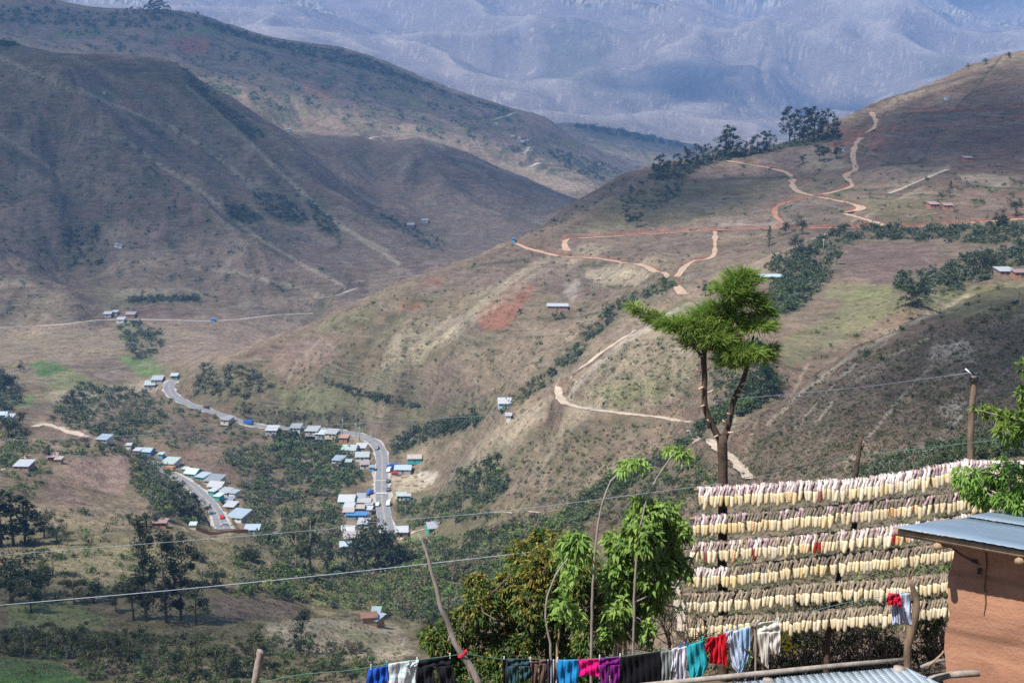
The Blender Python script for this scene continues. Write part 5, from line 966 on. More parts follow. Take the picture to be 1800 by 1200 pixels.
# vehicles
for nm, c_ in (('blue', (.03, .12, .45)), ('red', (.5, .03, .03)), ('white', (.7, .7, .7)), ('black', (.02, .02, .025)), ('orange', (.42, .24, .10)), ('silver', (.35, .37, .4))): pmat('paint_' + nm, c_, .3, .1, 1, spec=.6)
pmat('tyre_rubber', (.02, .02, .02), .9, .2, 5); pmat('rim_metal', (.4, .4, .4), .4, .1, 5, metal=.6)
def vehicle(kind, px, py, rot, col, label, cat, d0=450, d1=1100):
    g = ground_px(px, py, d0, d1)
    if g is None: print('vehicle lost', px, py); return
    r = empty({'car': 'parked_car', 'truck': 'small_truck', 'van': 'van'}[kind], (g.x, g.y, g.z + .35), R(rot), label, cat, 'vehicles by the highway')
    l_, w_, h_ = {'car': (4.2, 1.75, 1.45), 'truck': (6.2, 2.2, 2.6), 'van': (4.8, 1.85, 2.0)}[kind]; hl, hw = l_ / 2, w_ / 2; pr = {
        'car': [(-hl, .35), (-hl, .8), (-hl * .55, .9), (-hl * .3, h_), (hl * .45, h_), (hl * .85, .95), (hl, .9), (hl, .35)], 'van': [(-hl, .35), (-hl, .9), (-hl * .8, 1.0), (-hl * .55, h_), (hl * .97, h_), (hl, .35)], 'truck': [(-hl, .5), (-hl, 1.3), (-hl * .9, h_ * .85), (-hl * .45, h_ * .85), (-hl * .45, h_), (hl, h_), (hl, .5)]}[kind]
    mb = MB(); n = len(pr); mb.add([(x, -hw, z) for x, z in pr] + [(x, hw, z) for x, z in pr], [tuple(range(n)), tuple(range(2 * n - 1, n - 1, -1))] + [(i, i + n, (i + 1) % n + n, (i + 1) % n) for i in range(n)])
    b = mb.build('body', MAT['paint_' + col], r); b.modifiers.new('bevel', 'BEVEL').width = .08
    mb = MB(); top = .92 * h_; x0 = -hl * .42 if kind != 'truck' else -hl * .9; x1 = hl * .5 if kind == 'car' else (hl * .6 if kind == 'van' else -hl * .5); mb.box(x0, -hw - .02, h_ * .66, x1, hw + .02, top if kind != 'truck' else h_ * .8); mb.build('window', MAT['window_dark'], r)
    for sx in (-.62, .62):
        for sy in (-1, 1): mb = MB(); mb.tube([(sx * hl, sy * (hw - .22), .34), (sx * hl, sy * (hw + .03), .34)], .34, 12); mb.build('wheel', MAT['tyre_rubber'], r)
vehicle('truck', 437, 746, -20, 'blue', 'blue truck on the upper highway near the low point', 'truck'); vehicle('car', 363, 718, -25, 'black', 'dark car on the upper highway stretch', 'car'); vehicle('car', 663, 790, 80, 'black', 'dark car inside the highway curve', 'car'); vehicle('car', 694, 834, 5, 'red', 'red car parked at the school building', 'car')
vehicle('truck', 690, 824, 10, 'blue', 'blue truck parked left of the school building', 'truck'); vehicle('van', 684, 829, 80, 'white', 'white van parked at the roadside by the school', 'van'); vehicle('van', 650, 869, 60, 'blue', 'dark blue van at the left verge of the straight highway', 'van'); vehicle('car', 664, 889, 85, 'white', 'white car driving on the left lane of the straight highway', 'car')
vehicle('van', 683, 888, 85, 'white', 'white van at the right verge of the straight highway', 'van'); vehicle('car', 390, 911, 100, 'red', 'dark red car on the lower end of the second highway stretch', 'car'); vehicle('truck', 299, 828, -30, 'orange', 'orange truck on the second highway stretch', 'truck'); vehicle('car', 682, 848, 85, 'black', 'first dark car parked along the right verge above the speed humps', 'car'); vehicle('car', 683, 863, 85, 'black', 'second dark car parked along the right verge beside the speed humps', 'car'); vehicle('car', 395, 925, 10, 'silver', 'silver car at the end of the second highway stretch', 'car')
# lamp posts and electricity posts in the valley
for i, (x, y, h) in enumerate(((632, 775, 28), (602, 762, 28), (626, 765, 24), (1447, 445, 26), (692, 870, 18), (150, 775, 22))):
    g = ground_px(x, y, 400, 1200); hh_ = h * g.y / F; mb = MB(); mb.tube([(0, 0, -.5), (0, 0, hh_)], [.2, .12], 8); r = empty('power_pole', g, 0, 'pale power pole in the valley, %s' % ('nearest inside the highway curve', 'leftmost above the highway', 'at the start of the highway curve', 'in the pasture hedge on the right hill', 'beside the straight highway', 'on the left sandy lane')[i], 'power pole')
    mb.build('pole', MAT['grey_wall'], r); mb = MB(); mb.box(-.9, -.08, hh_ - .9, .9, .08, hh_ - .7); mb.build('crossarm', MAT['grey_wall'], r)
for i, (x, y) in enumerate(((1781, 537), (1786, 535))):
    g = ground_px(x, y, 200, 700)
    if g is None: continue
    r = empty('grazing_cow', (g.x, g.y, g.z), R(30), 'dark %s cow grazing on the right hand pasture' % ('lower' if i == 0 else 'upper'), 'cow'); mb = MB()
    mb.tube([(-.75, 0, .95), (-.6, 0, 1.0), (0, 0, .95), (.55, 0, 1.02), (.8, 0, .95), (1.05, 0, .6), (1.2, 0, .35)], [.22, .32, .36, .30, .2, .15, .09], 10)
    for sx in (-.55, .5):
        for sy in (-.18, .18): mb.tube([(sx, sy, .9), (sx + .04, sy, .45), (sx, sy, 0)], [.12, .07, .05], 6)
    mb.tube([(-.78, 0, 1.1), (-.88, 0, .7), (-.86, 0, .4)], [.04, .025, .04], 5); mb.build('body', MAT['paint_black'], r)
# ---------------------------------------------------------------- the yard in front
random.seed(21)
pmat('bark_dark', (.085, .058, .042), .95, .5, 9, bump=.012, bscale=14); pmat('bark_grey', (.30, .255, .215), .95, .5, 9, bump=.01, bscale=16, aniso=(1, 1, .25)); pmat('bark_tan', (.34, .23, .14), .9, .45, 7, bump=.01, bscale=14, aniso=(1, 1, .2)); pmat('cut_wood', (.55, .38, .24), .9, .3, 9)
pmat('bark_brown', (.22, .155, .105), .9, .55, 9, bump=.014, bscale=12, aniso=(1, 1, .3)); pmat('twig', (.16, .115, .085), .95, .4, 8)
leafmat('cypress_leaf', (.29, .45, .09), (.16, .29, .055), .42, 2.0); leafmat('broad_leaf', (.30, .40, .10), (.14, .24, .05), .45, 2.5); leafmat('avocado_leaf', (.095, .16, .036), (.05, .095, .022), .3, 3.0); leafmat('young_leaf', (.30, .30, .06), (.22, .17, .04), .35, 3.0)
leafmat('lime_leaf', (.22, .33, .06), (.11, .20, .035), .35, 3.0); leafmat('thicket_leaf', (.06, .085, .03), (.09, .075, .045), .2, 3.0)
def quick(pxs, D, dd=0.0):
    return [at(x, y, D + dd * i) for i, (x, y) in enumerate(pxs)]
def rel(pts, o): return [p - o for p in pts]
def stems(pxs, wpx, D, n=9, sub=4, rough=.06):
    """a limb traced through photograph pixels, widths in pixels too; returns points and radii"""
    P = [at(x, y, D) for x, y in pxs]; L_ = smooth_line(P, 10 ** 9 if sub == 0 else .12); k = len(L_)
    seg = np.linspace(0, len(wpx) - 1, k); r_ = [float(np.interp(s, range(len(wpx)), wpx)) * D / F / 2 for s in seg]
    return [p + Vector((random.gauss(0, .004), random.gauss(0, .004), 0)) for p in L_], r_
def blobs3(bl, D, org, depth=1.0, jit=.25, r=None):
    c_ = []; rd = []
    for b in bl:
        x, y, rx = b[:3]; ry = b[3] if len(b) > 3 else rx
        p = at(x, y, D + (r.normal() * jit if r is not None else 0)) - org; s = D / F
        c_.append(p); rd.append((rx * s, max(rx, ry) * s * depth, ry * s))
    return np.array([tuple(p) for p in c_]), np.array(rd)
def sprays(r, p, d, n_leaf, length, width, spread, droop=0.0, bend=.25):
    """fans of narrow leaves: p, d (n,3) -> verts"""
    n = len(p); P = np.repeat(p, n_leaf, 0); Dv = unit(np.repeat(d, n_leaf, 0) + r.normal(size=(n * n_leaf, 3)) * spread + np.array([0, 0, -droop]))
    ln = length * (.55 + .7 * r.random((n * n_leaf, 1))); sd_ = unit(np.cross(Dv, r.normal(size=Dv.shape) * .6 + np.array([0, 0, 1.0]))); up = np.cross(sd_, Dv)
    w_ = width * (.7 + .6 * r.random((n * n_leaf, 1))); mid = P + Dv * ln * .45 + up * ln * .06; tip = P + Dv * ln + np.array([0, 0, -1.0]) * ln * bend * (.4 + r.random((n * n_leaf, 1)))
    return np.stack([P, mid - sd_ * w_ + up * w_ * .35, tip, mid + sd_ * w_ + up * w_ * .35], 1).reshape(-1, 3)
def shell(r, c_, rd, n, inner=.5):
    k = r.choice(len(c_), n, p=(rd.prod(1) ** .66) / (rd.prod(1) ** .66).sum()); d = unit(r.normal(size=(n, 3))); q = inner + (1 - inner) * r.random(n) ** .7
    return c_[k] + d * rd[k] * q[:, None], d
# -- cypress
O = at(1270, 1200, 20.35); O.z = gz(O.x, O.y)
cyp = empty('cypress_tree', O, 0, 'pruned cypress with forked bare trunk and feathery green crown behind the corn rack', 'tree')
mb = MB(); p, q = stems([(1272, 1220), (1270, 1000), (1271, 860), (1270, 800), (1269, 765)], [20, 19, 18, 17, 19], 20.35); mb.tube(rel(p, O), q, 12, rough=.05)
for ln, wd in (([(1266, 772), (1254, 752), (1243, 728), (1238, 700), (1239, 665), (1237, 635), (1240, 600), (1262, 560), (1285, 520), (1300, 490)], [13, 12, 12, 11, 10, 10, 8, 6, 4, 2]), ([(1272, 772), (1281, 745), (1286, 715), (1296, 690), (1305, 668), (1313, 645), (1318, 615), (1325, 590)], [12, 11, 11, 10, 9, 8, 6, 3]),
               ([(1240, 640), (1215, 600), (1180, 578), (1140, 556), (1118, 542)], [6, 5, 4, 3, 2]), ([(1262, 560), (1300, 550), (1335, 558)], [4, 3, 2]), ([(1316, 640), (1340, 625), (1358, 620)], [4, 3, 2]), ([(1240, 610), (1265, 600), (1300, 590)], [4, 3, 2])):
    p, q = stems(ln, wd, 20.35); mb.tube(rel(p, O), q, 9, rough=.10)
t_o = mb.build('trunk', MAT['bark_dark'], cyp)
for i, (x, y, dx, dy) in enumerate(((1234, 655, -12, -8), (1244, 690, 9, -5), (1236, 680, -9, 3), (1243, 650, 8, -7), (1291, 700, -9, -7), (1303, 676, 13, -9), (1299, 682, 9, 5), (1284, 728, -7, -3), (1278, 745, -9, -8), (1248, 742, -6, -6), (1262, 765, -8, 2), (1236, 625, -10, 2), (1295, 694, 8, -3), (1238, 712, -7, 1), (1280, 760, 9, -2))):
    mb = MB(); a_ = at(x, y, 20.3) - O; mb.tube([a_, a_ + Vector((dx * .0081 * .6, -.03, -dy * .0081 * .6)), a_ + Vector((dx * .0081, -.04, -dy * .0081 * 1.1))], [.016, .013, .009], 6, 0); mb.build('branch_stub', MAT['cut_wood'], t_o)
r = np.random.default_rng(5)
c_, rd = blobs3([(1305, 490, 26, 15), (1288, 510, 30, 18), (1316, 530, 30, 17), (1340, 552, 18, 10), (1262, 548, 34, 20), (1232, 566, 30, 18), (1205, 575, 26, 18), (1178, 572, 22, 12), (1152, 560, 17, 8), (1130, 549, 12, 6), (1114, 541, 8, 4), (1335, 574, 22, 9), (1255, 592, 34, 20), (1225, 600, 22, 14), (1295, 572, 34, 18), (1310, 618, 34, 17), (1340, 628, 20, 11), (1285, 634, 24, 11), (1265, 605, 24, 14), (1350, 575, 12, 5), (1356, 612, 10, 6)], 20.35, O, .8, .12, r)
p, d = shell(r, c_, rd * np.array([.95, .95, .62]), 3300, .25); p2, d2 = shell(r, c_, rd * np.array([1.3, 1.3, .9]), 800, .8); p = np.concatenate([p, p2]); d = np.concatenate([d, d2]); d = unit(d * [1, 1, .35] + [0, 0, .12] + (p - p.mean(0)) * [.5, .5, .25])
V = sprays(r, p, d, 8, .150, .0050, .30, -.05, .03); mesh_np('crown', V, quads(len(V) // 4), MAT['cypress_leaf'], cyp)
# -- corn rack
pmat('dry_pole', (.26, .19, .13), .9, .4, 8, bump=.005)
ROWS = [[(1226, 860), (1277, 856), (1410, 849), (1501, 844), (1585, 833), (1637, 823), (1700, 810), (1760, 812), (1806, 814)], [(1219, 910), (1280, 905), (1410, 895), (1497, 886), (1585, 877), (1690, 866), (1748, 862)], [(1215, 956), (1280, 952), (1410, 942), (1550, 928), (1602, 921), (1707, 903), (1770, 893)],
        [(1212, 1000), (1280, 998), (1410, 982), (1550, 968), (1669, 955), (1700, 952)], [(1208, 1044), (1280, 1042), (1410, 1028), (1595, 1017), (1669, 1009), (1700, 1006)], [(1205, 1090), (1270, 1084), (1410, 1078), (1567, 1064), (1620, 1057), (1669, 1053), (1700, 1050)]]
ROWW = ['topmost', 'second', 'third', 'fourth', 'fifth', 'lowest']
def rack_D(px): return 20.2 - (px - 1220) * .0014
def rowpt(row, px):
    xs = [p[0] for p in row]; ys = [p[1] for p in row]; return at(px, float(np.interp(px, xs, ys)), rack_D(px))
for k, row in enumerate(ROWS):
    P = [rowpt(row, x) + Vector((0, 0, -.012)) for x in np.linspace(row[0][0] - 6, row[-1][0], 14)]; mb = MB(); o0 = P[0].copy(); mb.tube(rel([p_ + Vector((0, random.gauss(0, .006), random.gauss(0, .008))) for p_ in P], o0), .022, 7, rough=.08)
    o = mb.build('drying_pole', MAT['dry_pole']); o.location = o0; tagk(o, 'wooden pole carrying the %s row of hung corn' % ROWW[k], 'pole', 'poles of the corn rack')
def cobmat(name, c1, c2, spk=None):
    m, t, b = newmat(name); tc = N(t, 'ShaderNodeTexCoord').outputs['Object']; oi = N(t, 'ShaderNodeObjectInfo').outputs['Random']
    vo = N(t, 'ShaderNodeTexVoronoi'); vo.inputs['Scale'].default_value = 105; t.links.new(scalevec(t, tc, (1, 1, 1.3)), vo.inputs['Vector'])
    f = mapr(t, vo.outputs['Distance'], .15, .6, 0, 1); c = mixrgb(t, 'MIX', f, tuple(c1), tuple(c2))
    if spk:
        vr = N(t, 'ShaderNodeSeparateColor'); t.links.new(vo.outputs['Color'], vr.inputs[0]); c = mixrgb(t, 'MIX', mapr(t, vr.outputs[0], .4, .5, 0, 1), c, tuple(spk))
    hs = N(t, 'ShaderNodeHueSaturation'); t.links.new(c, hs.inputs['Color']); t.links.new(mapr(t, oi, 0, 1, .84, 1.1), hs.inputs['Value']); t.links.new(mapr(t, oi, 0, 1, .75, 1.15), hs.inputs['Saturation']); t.links.new(hs.outputs[0], b.inputs['Base Color'])
    b.inputs['Roughness'].default_value = .5; bn = N(t, 'ShaderNodeBump'); bn.inputs['Distance'].default_value = -.0022; t.links.new(vo.outputs['Distance'], bn.inputs['Height']); t.links.new(bn.outputs[0], b.inputs['Normal']); MAT[name] = m
cobmat('cob_cream', (.82, .72, .49), (.72, .60, .38)); cobmat('cob_yellow', (.78, .64, .38), (.70, .55, .30)); cobmat('cob_orange', (.72, .30, .10), (.50, .16, .05), (.75, .55, .3)); cobmat('cob_red', (.30, .03, .04), (.16, .015, .02), (.40, .08, .06)); cobmat('cob_pink', (.66, .40, .32), (.45, .25, .2), (.72, .6, .42)); cobmat('cob_white', (.85, .77, .58), (.76, .66, .47))
pmat('husk_pale', (.66, .58, .53), .85, .55, 22, aniso=(1, 1, .3), perobj=.15); pmat('husk_grey', (.20, .165, .13), .9, .7, 22, aniso=(1, 1, .3), perobj=.2); pmat('husk_purple', (.16, .055, .085), .85, .3, 22, col2=(.52, .44, .42), perobj=.2); pmat('husk_straw', (.30, .245, .175), .88, .65, 22, aniso=(1, 1, .3), perobj=.2)
def ear_geo(seed, back=1):
    """cob hanging from z0 down, its husk drawn up as a leaning sleeve and tied over the pole at z=0"""
    r = random.Random(seed); mb = MB(); n = 9; ln = r.uniform(.160, .192); rm = r.uniform(.0275, .0315); z0 = -.100 + r.uniform(-.008, .008); bx = r.uniform(-.010, .010); lean = r.uniform(.0, .034)
    prof = [(0, .80), (.06, .96), (.3, 1.0), (.6, .98), (.82, .90), (.93, .72), (.985, .42), (1.0, .1)]; vs = []
    for t_, f in prof:
        for k in range(n): a = 2 * math.pi * k / n; vs.append((math.cos(a) * rm * f + bx * t_, math.sin(a) * rm * f - .032, z0 - ln * t_))
    fs = [(i * n + k, (i + 1) * n + k, (i + 1) * n + (k + 1) % n, i * n + (k + 1) % n) for i in range(len(prof) - 1) for k in range(n)] + [tuple(range(n)), tuple(range(len(vs) - 1, len(vs) - 1 - n, -1))]
    mb.add(vs, fs, 0, True); hb_ = MB()
    hb_.tube([(0, -.032, z0 - .012), (lean * .15, -.032, z0 + .012), (lean * .5, -.035, z0 + .045), (lean * .85, -.033, -.022), (lean, -.020, .010), (lean * 1.05, .0, .024), (lean * 1.1, .024, .008)], [rm * .88, rm * .98, .0215, .0180, .0155, .012, .008], 7, 0, .16, cap=False)
    for k in range(4):
        a = r.uniform(-.02, .02); w_ = r.uniform(.0025, .006); up = r.uniform(.006, .03) * (1 if k < 2 else .4)
        top = [(lean * .6 + a * .5, -.045, z0 + .04 + r.uniform(-.02, .02)), (lean * .9 + a, -.042, -.015), (lean + a * 1.2, -.018, .020 + up * .5), (lean + a * 2.2 + r.uniform(-.02, .02), r.uniform(-.01, .03), .018 + up)]
        v = []; m_ = len(top)
        for q_, (x, y, z) in enumerate(top): ww = w_ * (1.0 if 0 < q_ < m_ - 1 else .4); v += [(x - ww, y, z), (x + ww, y, z)]
        hb_.add(v, [(2 * q_, 2 * q_ + 1, 2 * q_ + 3, 2 * q_ + 2) for q_ in range(m_ - 1)], 0, False)
    return mb, hb_
EARS = []
for k, row in enumerate(ROWS):
    x = row[0][0] + 2; i = 0
    while x < row[-1][0] - 2:
        i += 1; p = rowpt(row, x)
        cc = ('white', 'cream', 'cream', 'yellow') if k in (0,) else ('cream', 'cream', 'yellow') if k in (1, 3) else ('cream', 'white', 'cream') if k == 2 else ('white', 'cream')
        col = random.choice(cc); u_ = random.random()
        if k in (0, 2) and u_ < .11: col = random.choice(('orange', 'red', 'pink', 'pink'))
        elif k == 1 and u_ < .06: col = random.choice(('orange', 'pink'))
        hk = {0: ('pale', 'pale', 'purple'), 1: ('grey', 'grey', 'purple'), 2: ('pale', 'straw', 'purple'), 3: ('grey', 'grey', 'straw'), 4: ('straw', 'grey', 'straw'), 5: ('straw', 'straw', 'grey')}[k]
        if k in (1, 3) and x < 1275: hk = ('pale', 'purple')
        EARS.append([k, i, p + Vector((0, random.uniform(-.012, .0), random.uniform(-.012, .012))), random.choice((.90, .96, 1.0, 1.03, 1.09)), col, random.choice(hk), x])
        x += random.uniform(4.9, 6.0)
vis = [q for q in EARS if not (q[6] > 1665 and q[0] >= 3) and not (q[6] > 1740) and not (q[0] == 2 and q[6] > 1650)]
vis.sort(key=lambda q: -q[3] / q[2].y); ind = set(id(q) for q in vis[:300]); proto = {}; vb = {}
CW = {'cream': 'cream', 'yellow': 'yellow', 'orange': 'orange speckled', 'red': 'dark red', 'pink': 'pinkish', 'white': 'pale ivory'}; HW = {'pale': 'pale', 'grey': 'grey', 'purple': 'purplish', 'straw': 'straw'}
geo = [ear_geo(s) for s in range(6)]
rest = {}
for n_, q in enumerate(EARS):
    k, i, p, s, col, hk, px = q; var = n_ % 6; rz = random.uniform(-.3, .3); tl = random.uniform(-.14, .14)
    if id(q) in ind:
        key = (var, col, hk)
        if key not in proto:
            e_ = empty('corn_ear', p, 0)
            for nm, g_, mt in (('cob', geo[var][0], 'cob_' + col), ('husk', geo[var][1], 'husk_' + hk)):
                src = next((v for kk, v in vb.items() if kk == (nm, var)), None)
                o = g_.build(nm, MAT[mt], e_)
            proto[key] = e_
        else: e_ = copy_tree(proto[key], p)
        e_.rotation_euler = (random.uniform(-.06, .06), tl, rz); e_.scale = (s, s, s)
        tagk(e_, '%s corn ear with %s husk, number %d from left in the %s row' % (CW[col], HW[hk], i, ROWW[k]), 'corn ear', 'corn ears drying on the rack')
    else: rest.setdefault((var, col, hk), []).append((p, s, rz, tl))
# the remaining ears and those hanging on the far side of the poles
allr = [(kk, v) for kk, lst in rest.items() for v in lst]
for q in EARS:
    if random.random() < .75: allr.append(((random.randrange(6), random.choice(('cream', 'white', 'yellow')), q[5]), (q[2] + Vector((.02, .05, -.015)), .92, math.pi + random.uniform(-.4, .4), random.uniform(-.1, .1))))
mats = []; mb = MB(); names = []
for (var, col, hk), (p, s, rz, tl) in allr:
    Mx = Matrix.Translation(p) @ Matrix.Rotation(rz, 4, 'Z') @ Matrix.Rotation(tl, 4, 'Y') @ Matrix.Scale(s, 4)
    for g_, mt in ((geo[var][0], 'cob_' + col), (geo[var][1], 'husk_' + hk)):
        if mt not in names: names.append(mt)
        mb.add([Mx @ Vector(v) for v in g_.v], g_.f, names.index(mt), g_.sm[0])
tagk(mb.build('corn_mass', [MAT[n_] for n_ in names]), 'dense mass of hung corn ears filling the rows of the drying rack', 'corn', None, 'stuff')
# -- posts of the rack
def post(name, parts, mat, D, label, cat='post', rough=.08, par='post'):
    O = at(*parts[0][0][0], D); e_ = empty(name, O, 0, label, cat)
    for j, (ln, wd) in enumerate(parts):
        mb = MB(); p, q = stems(ln, wd, D); mb.tube(rel(p, O), q, 9, rough=rough); mb.build('trunk' if j == 0 else 'branch', MAT[mat], e_)
    return e_
post('forked_post', [([(1450, 1260), (1455, 1130), (1466, 1056), (1476, 1011), (1487, 969), (1501, 927), (1507, 888)], [12, 12, 11, 11, 11, 10, 11]), ([(1507, 890), (1497, 873), (1502, 845), (1507, 815), (1513, 768)], [8, 8, 9, 8, 6]), ([(1507, 888), (1518, 870), (1513, 852)], [7, 6, 4]), ([(1513, 790), (1519, 778)], [4, 3])], 'bark_dark', 20.05, 'dark forked post in the middle of the corn rack')
post('crooked_post', [([(1594, 1240), (1595, 1150), (1602, 1105), (1612, 1068), (1608, 1045), (1598, 1018)], [14, 13, 14, 17, 13, 8]), ([(1604, 1100), (1597, 1075), (1598, 1040)], [10, 9, 7]), ([(1598, 1022), (1604, 1006), (1612, 994)], [5, 3, 2]), ([(1600, 1022), (1597, 1008), (1600, 998)], [4, 3, 2])], 'bark_brown', 18.9, 'crooked brown post at the right end of the lower corn rows')
e_ = post('wooden_pole', [([(1705, 860), (1706, 805), (1707, 740), (1711, 690), (1712, 660)], [13, 12, 12, 11, 11])], 'bark_brown', 21.2, 'brown wooden pole rising above the right end of the top corn row', 'pole')
O = e_.location; mb = MB()
for i in range(10):
    a = random.random() * 6.28; z = -random.uniform(0, .11); mb.tube([tuple(at(1712, 660, 21.2) - O + Vector((math.cos(a + t_) * (.06 + .02 * random.random()), math.sin(a + t_) * .065, z + .02 * math.sin(3 * t_)))) for t_ in (0, .8, 1.6, 2.4, 3.2, 4.2, 5.2)], .006, 5)
for i in range(5): a_ = at(1712, 658, 21.2) - O; mb.tube([a_, a_ + Vector((random.uniform(-.1, .13), -.03, random.uniform(0, .1)))], .012, 5)
mb.build('wire_knot', MAT['window_dark'], e_); mb = MB(); a_ = at(1710, 660, 21.1) - O; mb.tube([a_, at(1697, 648, 21.1) - O], .012, 6); mb.build('insulator', MAT['white_wall'], e_)
post('weathered_post', [([(446, 1215), (449, 1195), (454, 1165), (458, 1148), (460, 1143)], [13, 13, 14, 15, 17])], 'bark_grey', 14, 'pale weathered stump post at the bottom left of the yard', rough=.14)
lp = post('leaning_pole', [([(846, 1212), (831, 1177), (813, 1152), (798, 1127), (788, 1094), (774, 1067), (767, 1033), (757, 997), (748, 965), (736, 938)], [13, 13, 12.5, 11, 10, 9, 8, 7, 5.5, 3]), ([(798, 1124), (790, 1118), (787, 1130)], [4, 3, 3])], 'bark_grey', 16.6, 'bent grey clothesline pole leaning left with a red tie', 'pole')
O = lp.location; mb = MB()
for k in range(3): c0 = at(813, 1150, 16.6) - O; mb.tube([tuple(c0 + Vector((math.cos(t_) * .054, math.sin(t_) * .054, .012 * k + .03 * math.cos(t_)))) for t_ in np.linspace(0, 6.28, 11)], .006, 5)
pmat('red_cloth', (.62, .02, .05), .8, .25, 9); mb.build('red_tie', MAT['red_cloth'], lp)
post('prop_stick', [([(1352, 1180), (1322, 1150), (1310, 1140)], [5, 5, 4])], 'bark_dark', 17.4, 'short dark stick leaning below the white leggings', 'stick'); post('forked_stick', [([(1329, 1200), (1328, 1140), (1327, 1101), (1334, 1092), (1341, 1083)], [4, 4, 5, 5, 3]), ([(1327, 1103), (1321, 1094)], [5, 3])], 'bark_grey', 17.15, 'forked stick propping the clothesline beside the white leggings', 'stick')
# -- wires
pmat('steel_wire', (.22, .25, .29), .5, .2, 3, metal=.3); pmat('green_wire', (.10, .22, .18), .5, .2, 3); pmat('dark_wire', (.16, .17, .19), .5, .2, 3)
def wire(name, pts, D0, D1, dia, mat, label, cat, sag=0):
    n = len(pts); P = smooth_line([at(x, y, D0 + (D1 - D0) * i / (n - 1)) for i, (x, y) in enumerate(pts)], .8); o0 = P[0].copy(); mb = MB(); mb.tube(rel(P, o0), dia / 2, 6)
    o = mb.build(name, MAT[mat]); o.location = o0; return tagk(o, label, cat)
wire('power_cable', [(-60, 1068), (0, 1063), (300, 1037), (600, 1007), (890, 975), (1000, 962)], 20, 19, .012, 'steel_wire', 'lowest grey cable crossing from the left edge to the dark bush', 'cable'); wire('power_cable', [(-60, 979), (0, 975), (300, 952), (580, 929), (650, 918), (833, 903), (1000, 884), (1208, 857), (1270, 850)], 24, 20.2, .008, 'steel_wire', 'middle grey cable running from the left edge to the cypress trunk', 'cable')
wire('power_cable', [(-60, 778), (0, 775), (300, 762), (440, 754), (640, 743), (840, 731), (1000, 721), (1190, 711), (1290, 701), (1500, 682), (1704, 655)], 42, 21.2, .0095, 'steel_wire', 'upper grey cable sloping across the valley to the wooden pole', 'cable'); wire('power_cable', [(120, 628), (300, 620), (600, 606), (900, 592), (1040, 588)], 60, 75, .012, 'dark_wire', 'thin dark cable high across the red field', 'cable')
wire('power_cable', [(1225, 857), (1500, 803), (1800, 768), (1860, 760)], 21, 21, .008, 'green_wire', 'thin greenish wire above the top corn row on the right', 'cable')
CL = [(446, 1197), (470, 1196), (533, 1184), (600, 1179), (650, 1172), (700, 1163), (735, 1159), (790, 1152), (814, 1148), (830, 1150), (888, 1158), (1000, 1159), (1100, 1152), (1180, 1139), (1240, 1121), (1290, 1105), (1327, 1094), (1372, 1089), (1480, 1060), (1600, 1040)]
CLD = lambda px: 17.0 if 850 < px < 1400 else (16.6 if px <= 814 else 16.8)
wire('clothesline', [c for c in CL], 16.7, 17.6, .007, 'green_wire', 'green clothesline strung from the stump post past the leaning pole to the crooked post', 'clothesline')
def cl_y(px): return float(np.interp(px, [c[0] for c in CL], [c[1] for c in CL]))
def cl_D(px): return 16.7 + .9 * float(np.interp(px, [c[0] for c in CL], range(len(CL)))) / (len(CL) - 1)
# -- washing
def cloth_mat(name, col, stripes=None):
    m, t, b = newmat(name); tc = N(t, 'ShaderNodeTexCoord').outputs['Object']; f = mapr(t, noise_(t, tc, 7, 4), .35, .7, 0, 1); c = mixrgb(t, 'MIX', f, tuple(col), tuple(x * .82 for x in col))
    if stripes:
        wv = N(t, 'ShaderNodeTexWave', bands_direction=stripes[1]); wv.inputs['Scale'].default_value = stripes[2]; wv.inputs['Distortion'].default_value = stripes[3] if len(stripes) > 3 else .6; t.links.new(tc, wv.inputs['Vector']); c = mixrgb(t, 'MIX', mapr(t, wv.outputs['Fac'], .6, .75, 0, 1), c, tuple(stripes[0]))
    t.links.new(c, b.inputs['Base Color']); b.inputs['Roughness'].default_value = .85; b.inputs['Specular IOR Level'].default_value = .15; b.inputs['Sheen Weight'].default_value = .05
    bn = N(t, 'ShaderNodeBump'); bn.inputs['Distance'].default_value = .012; t.links.new(noise_(t, scalevec(t, tc, (1, 1, .35)), 14, 3), bn.inputs['Height']); t.links.new(bn.outputs[0], b.inputs['Normal'])
    tr = N(t, 'ShaderNodeBsdfTranslucent'); t.links.new(c, tr.inputs[0]); mx = N(t, 'ShaderNodeMixShader'); mx.inputs[0].default_value = .15; t.links.new(b.outputs[0], mx.inputs[1]); t.links.new(tr.outputs[0], mx.inputs[2]); t.links.new(mx.outputs[0], t.nodes['Material Output'].inputs[0]); return m
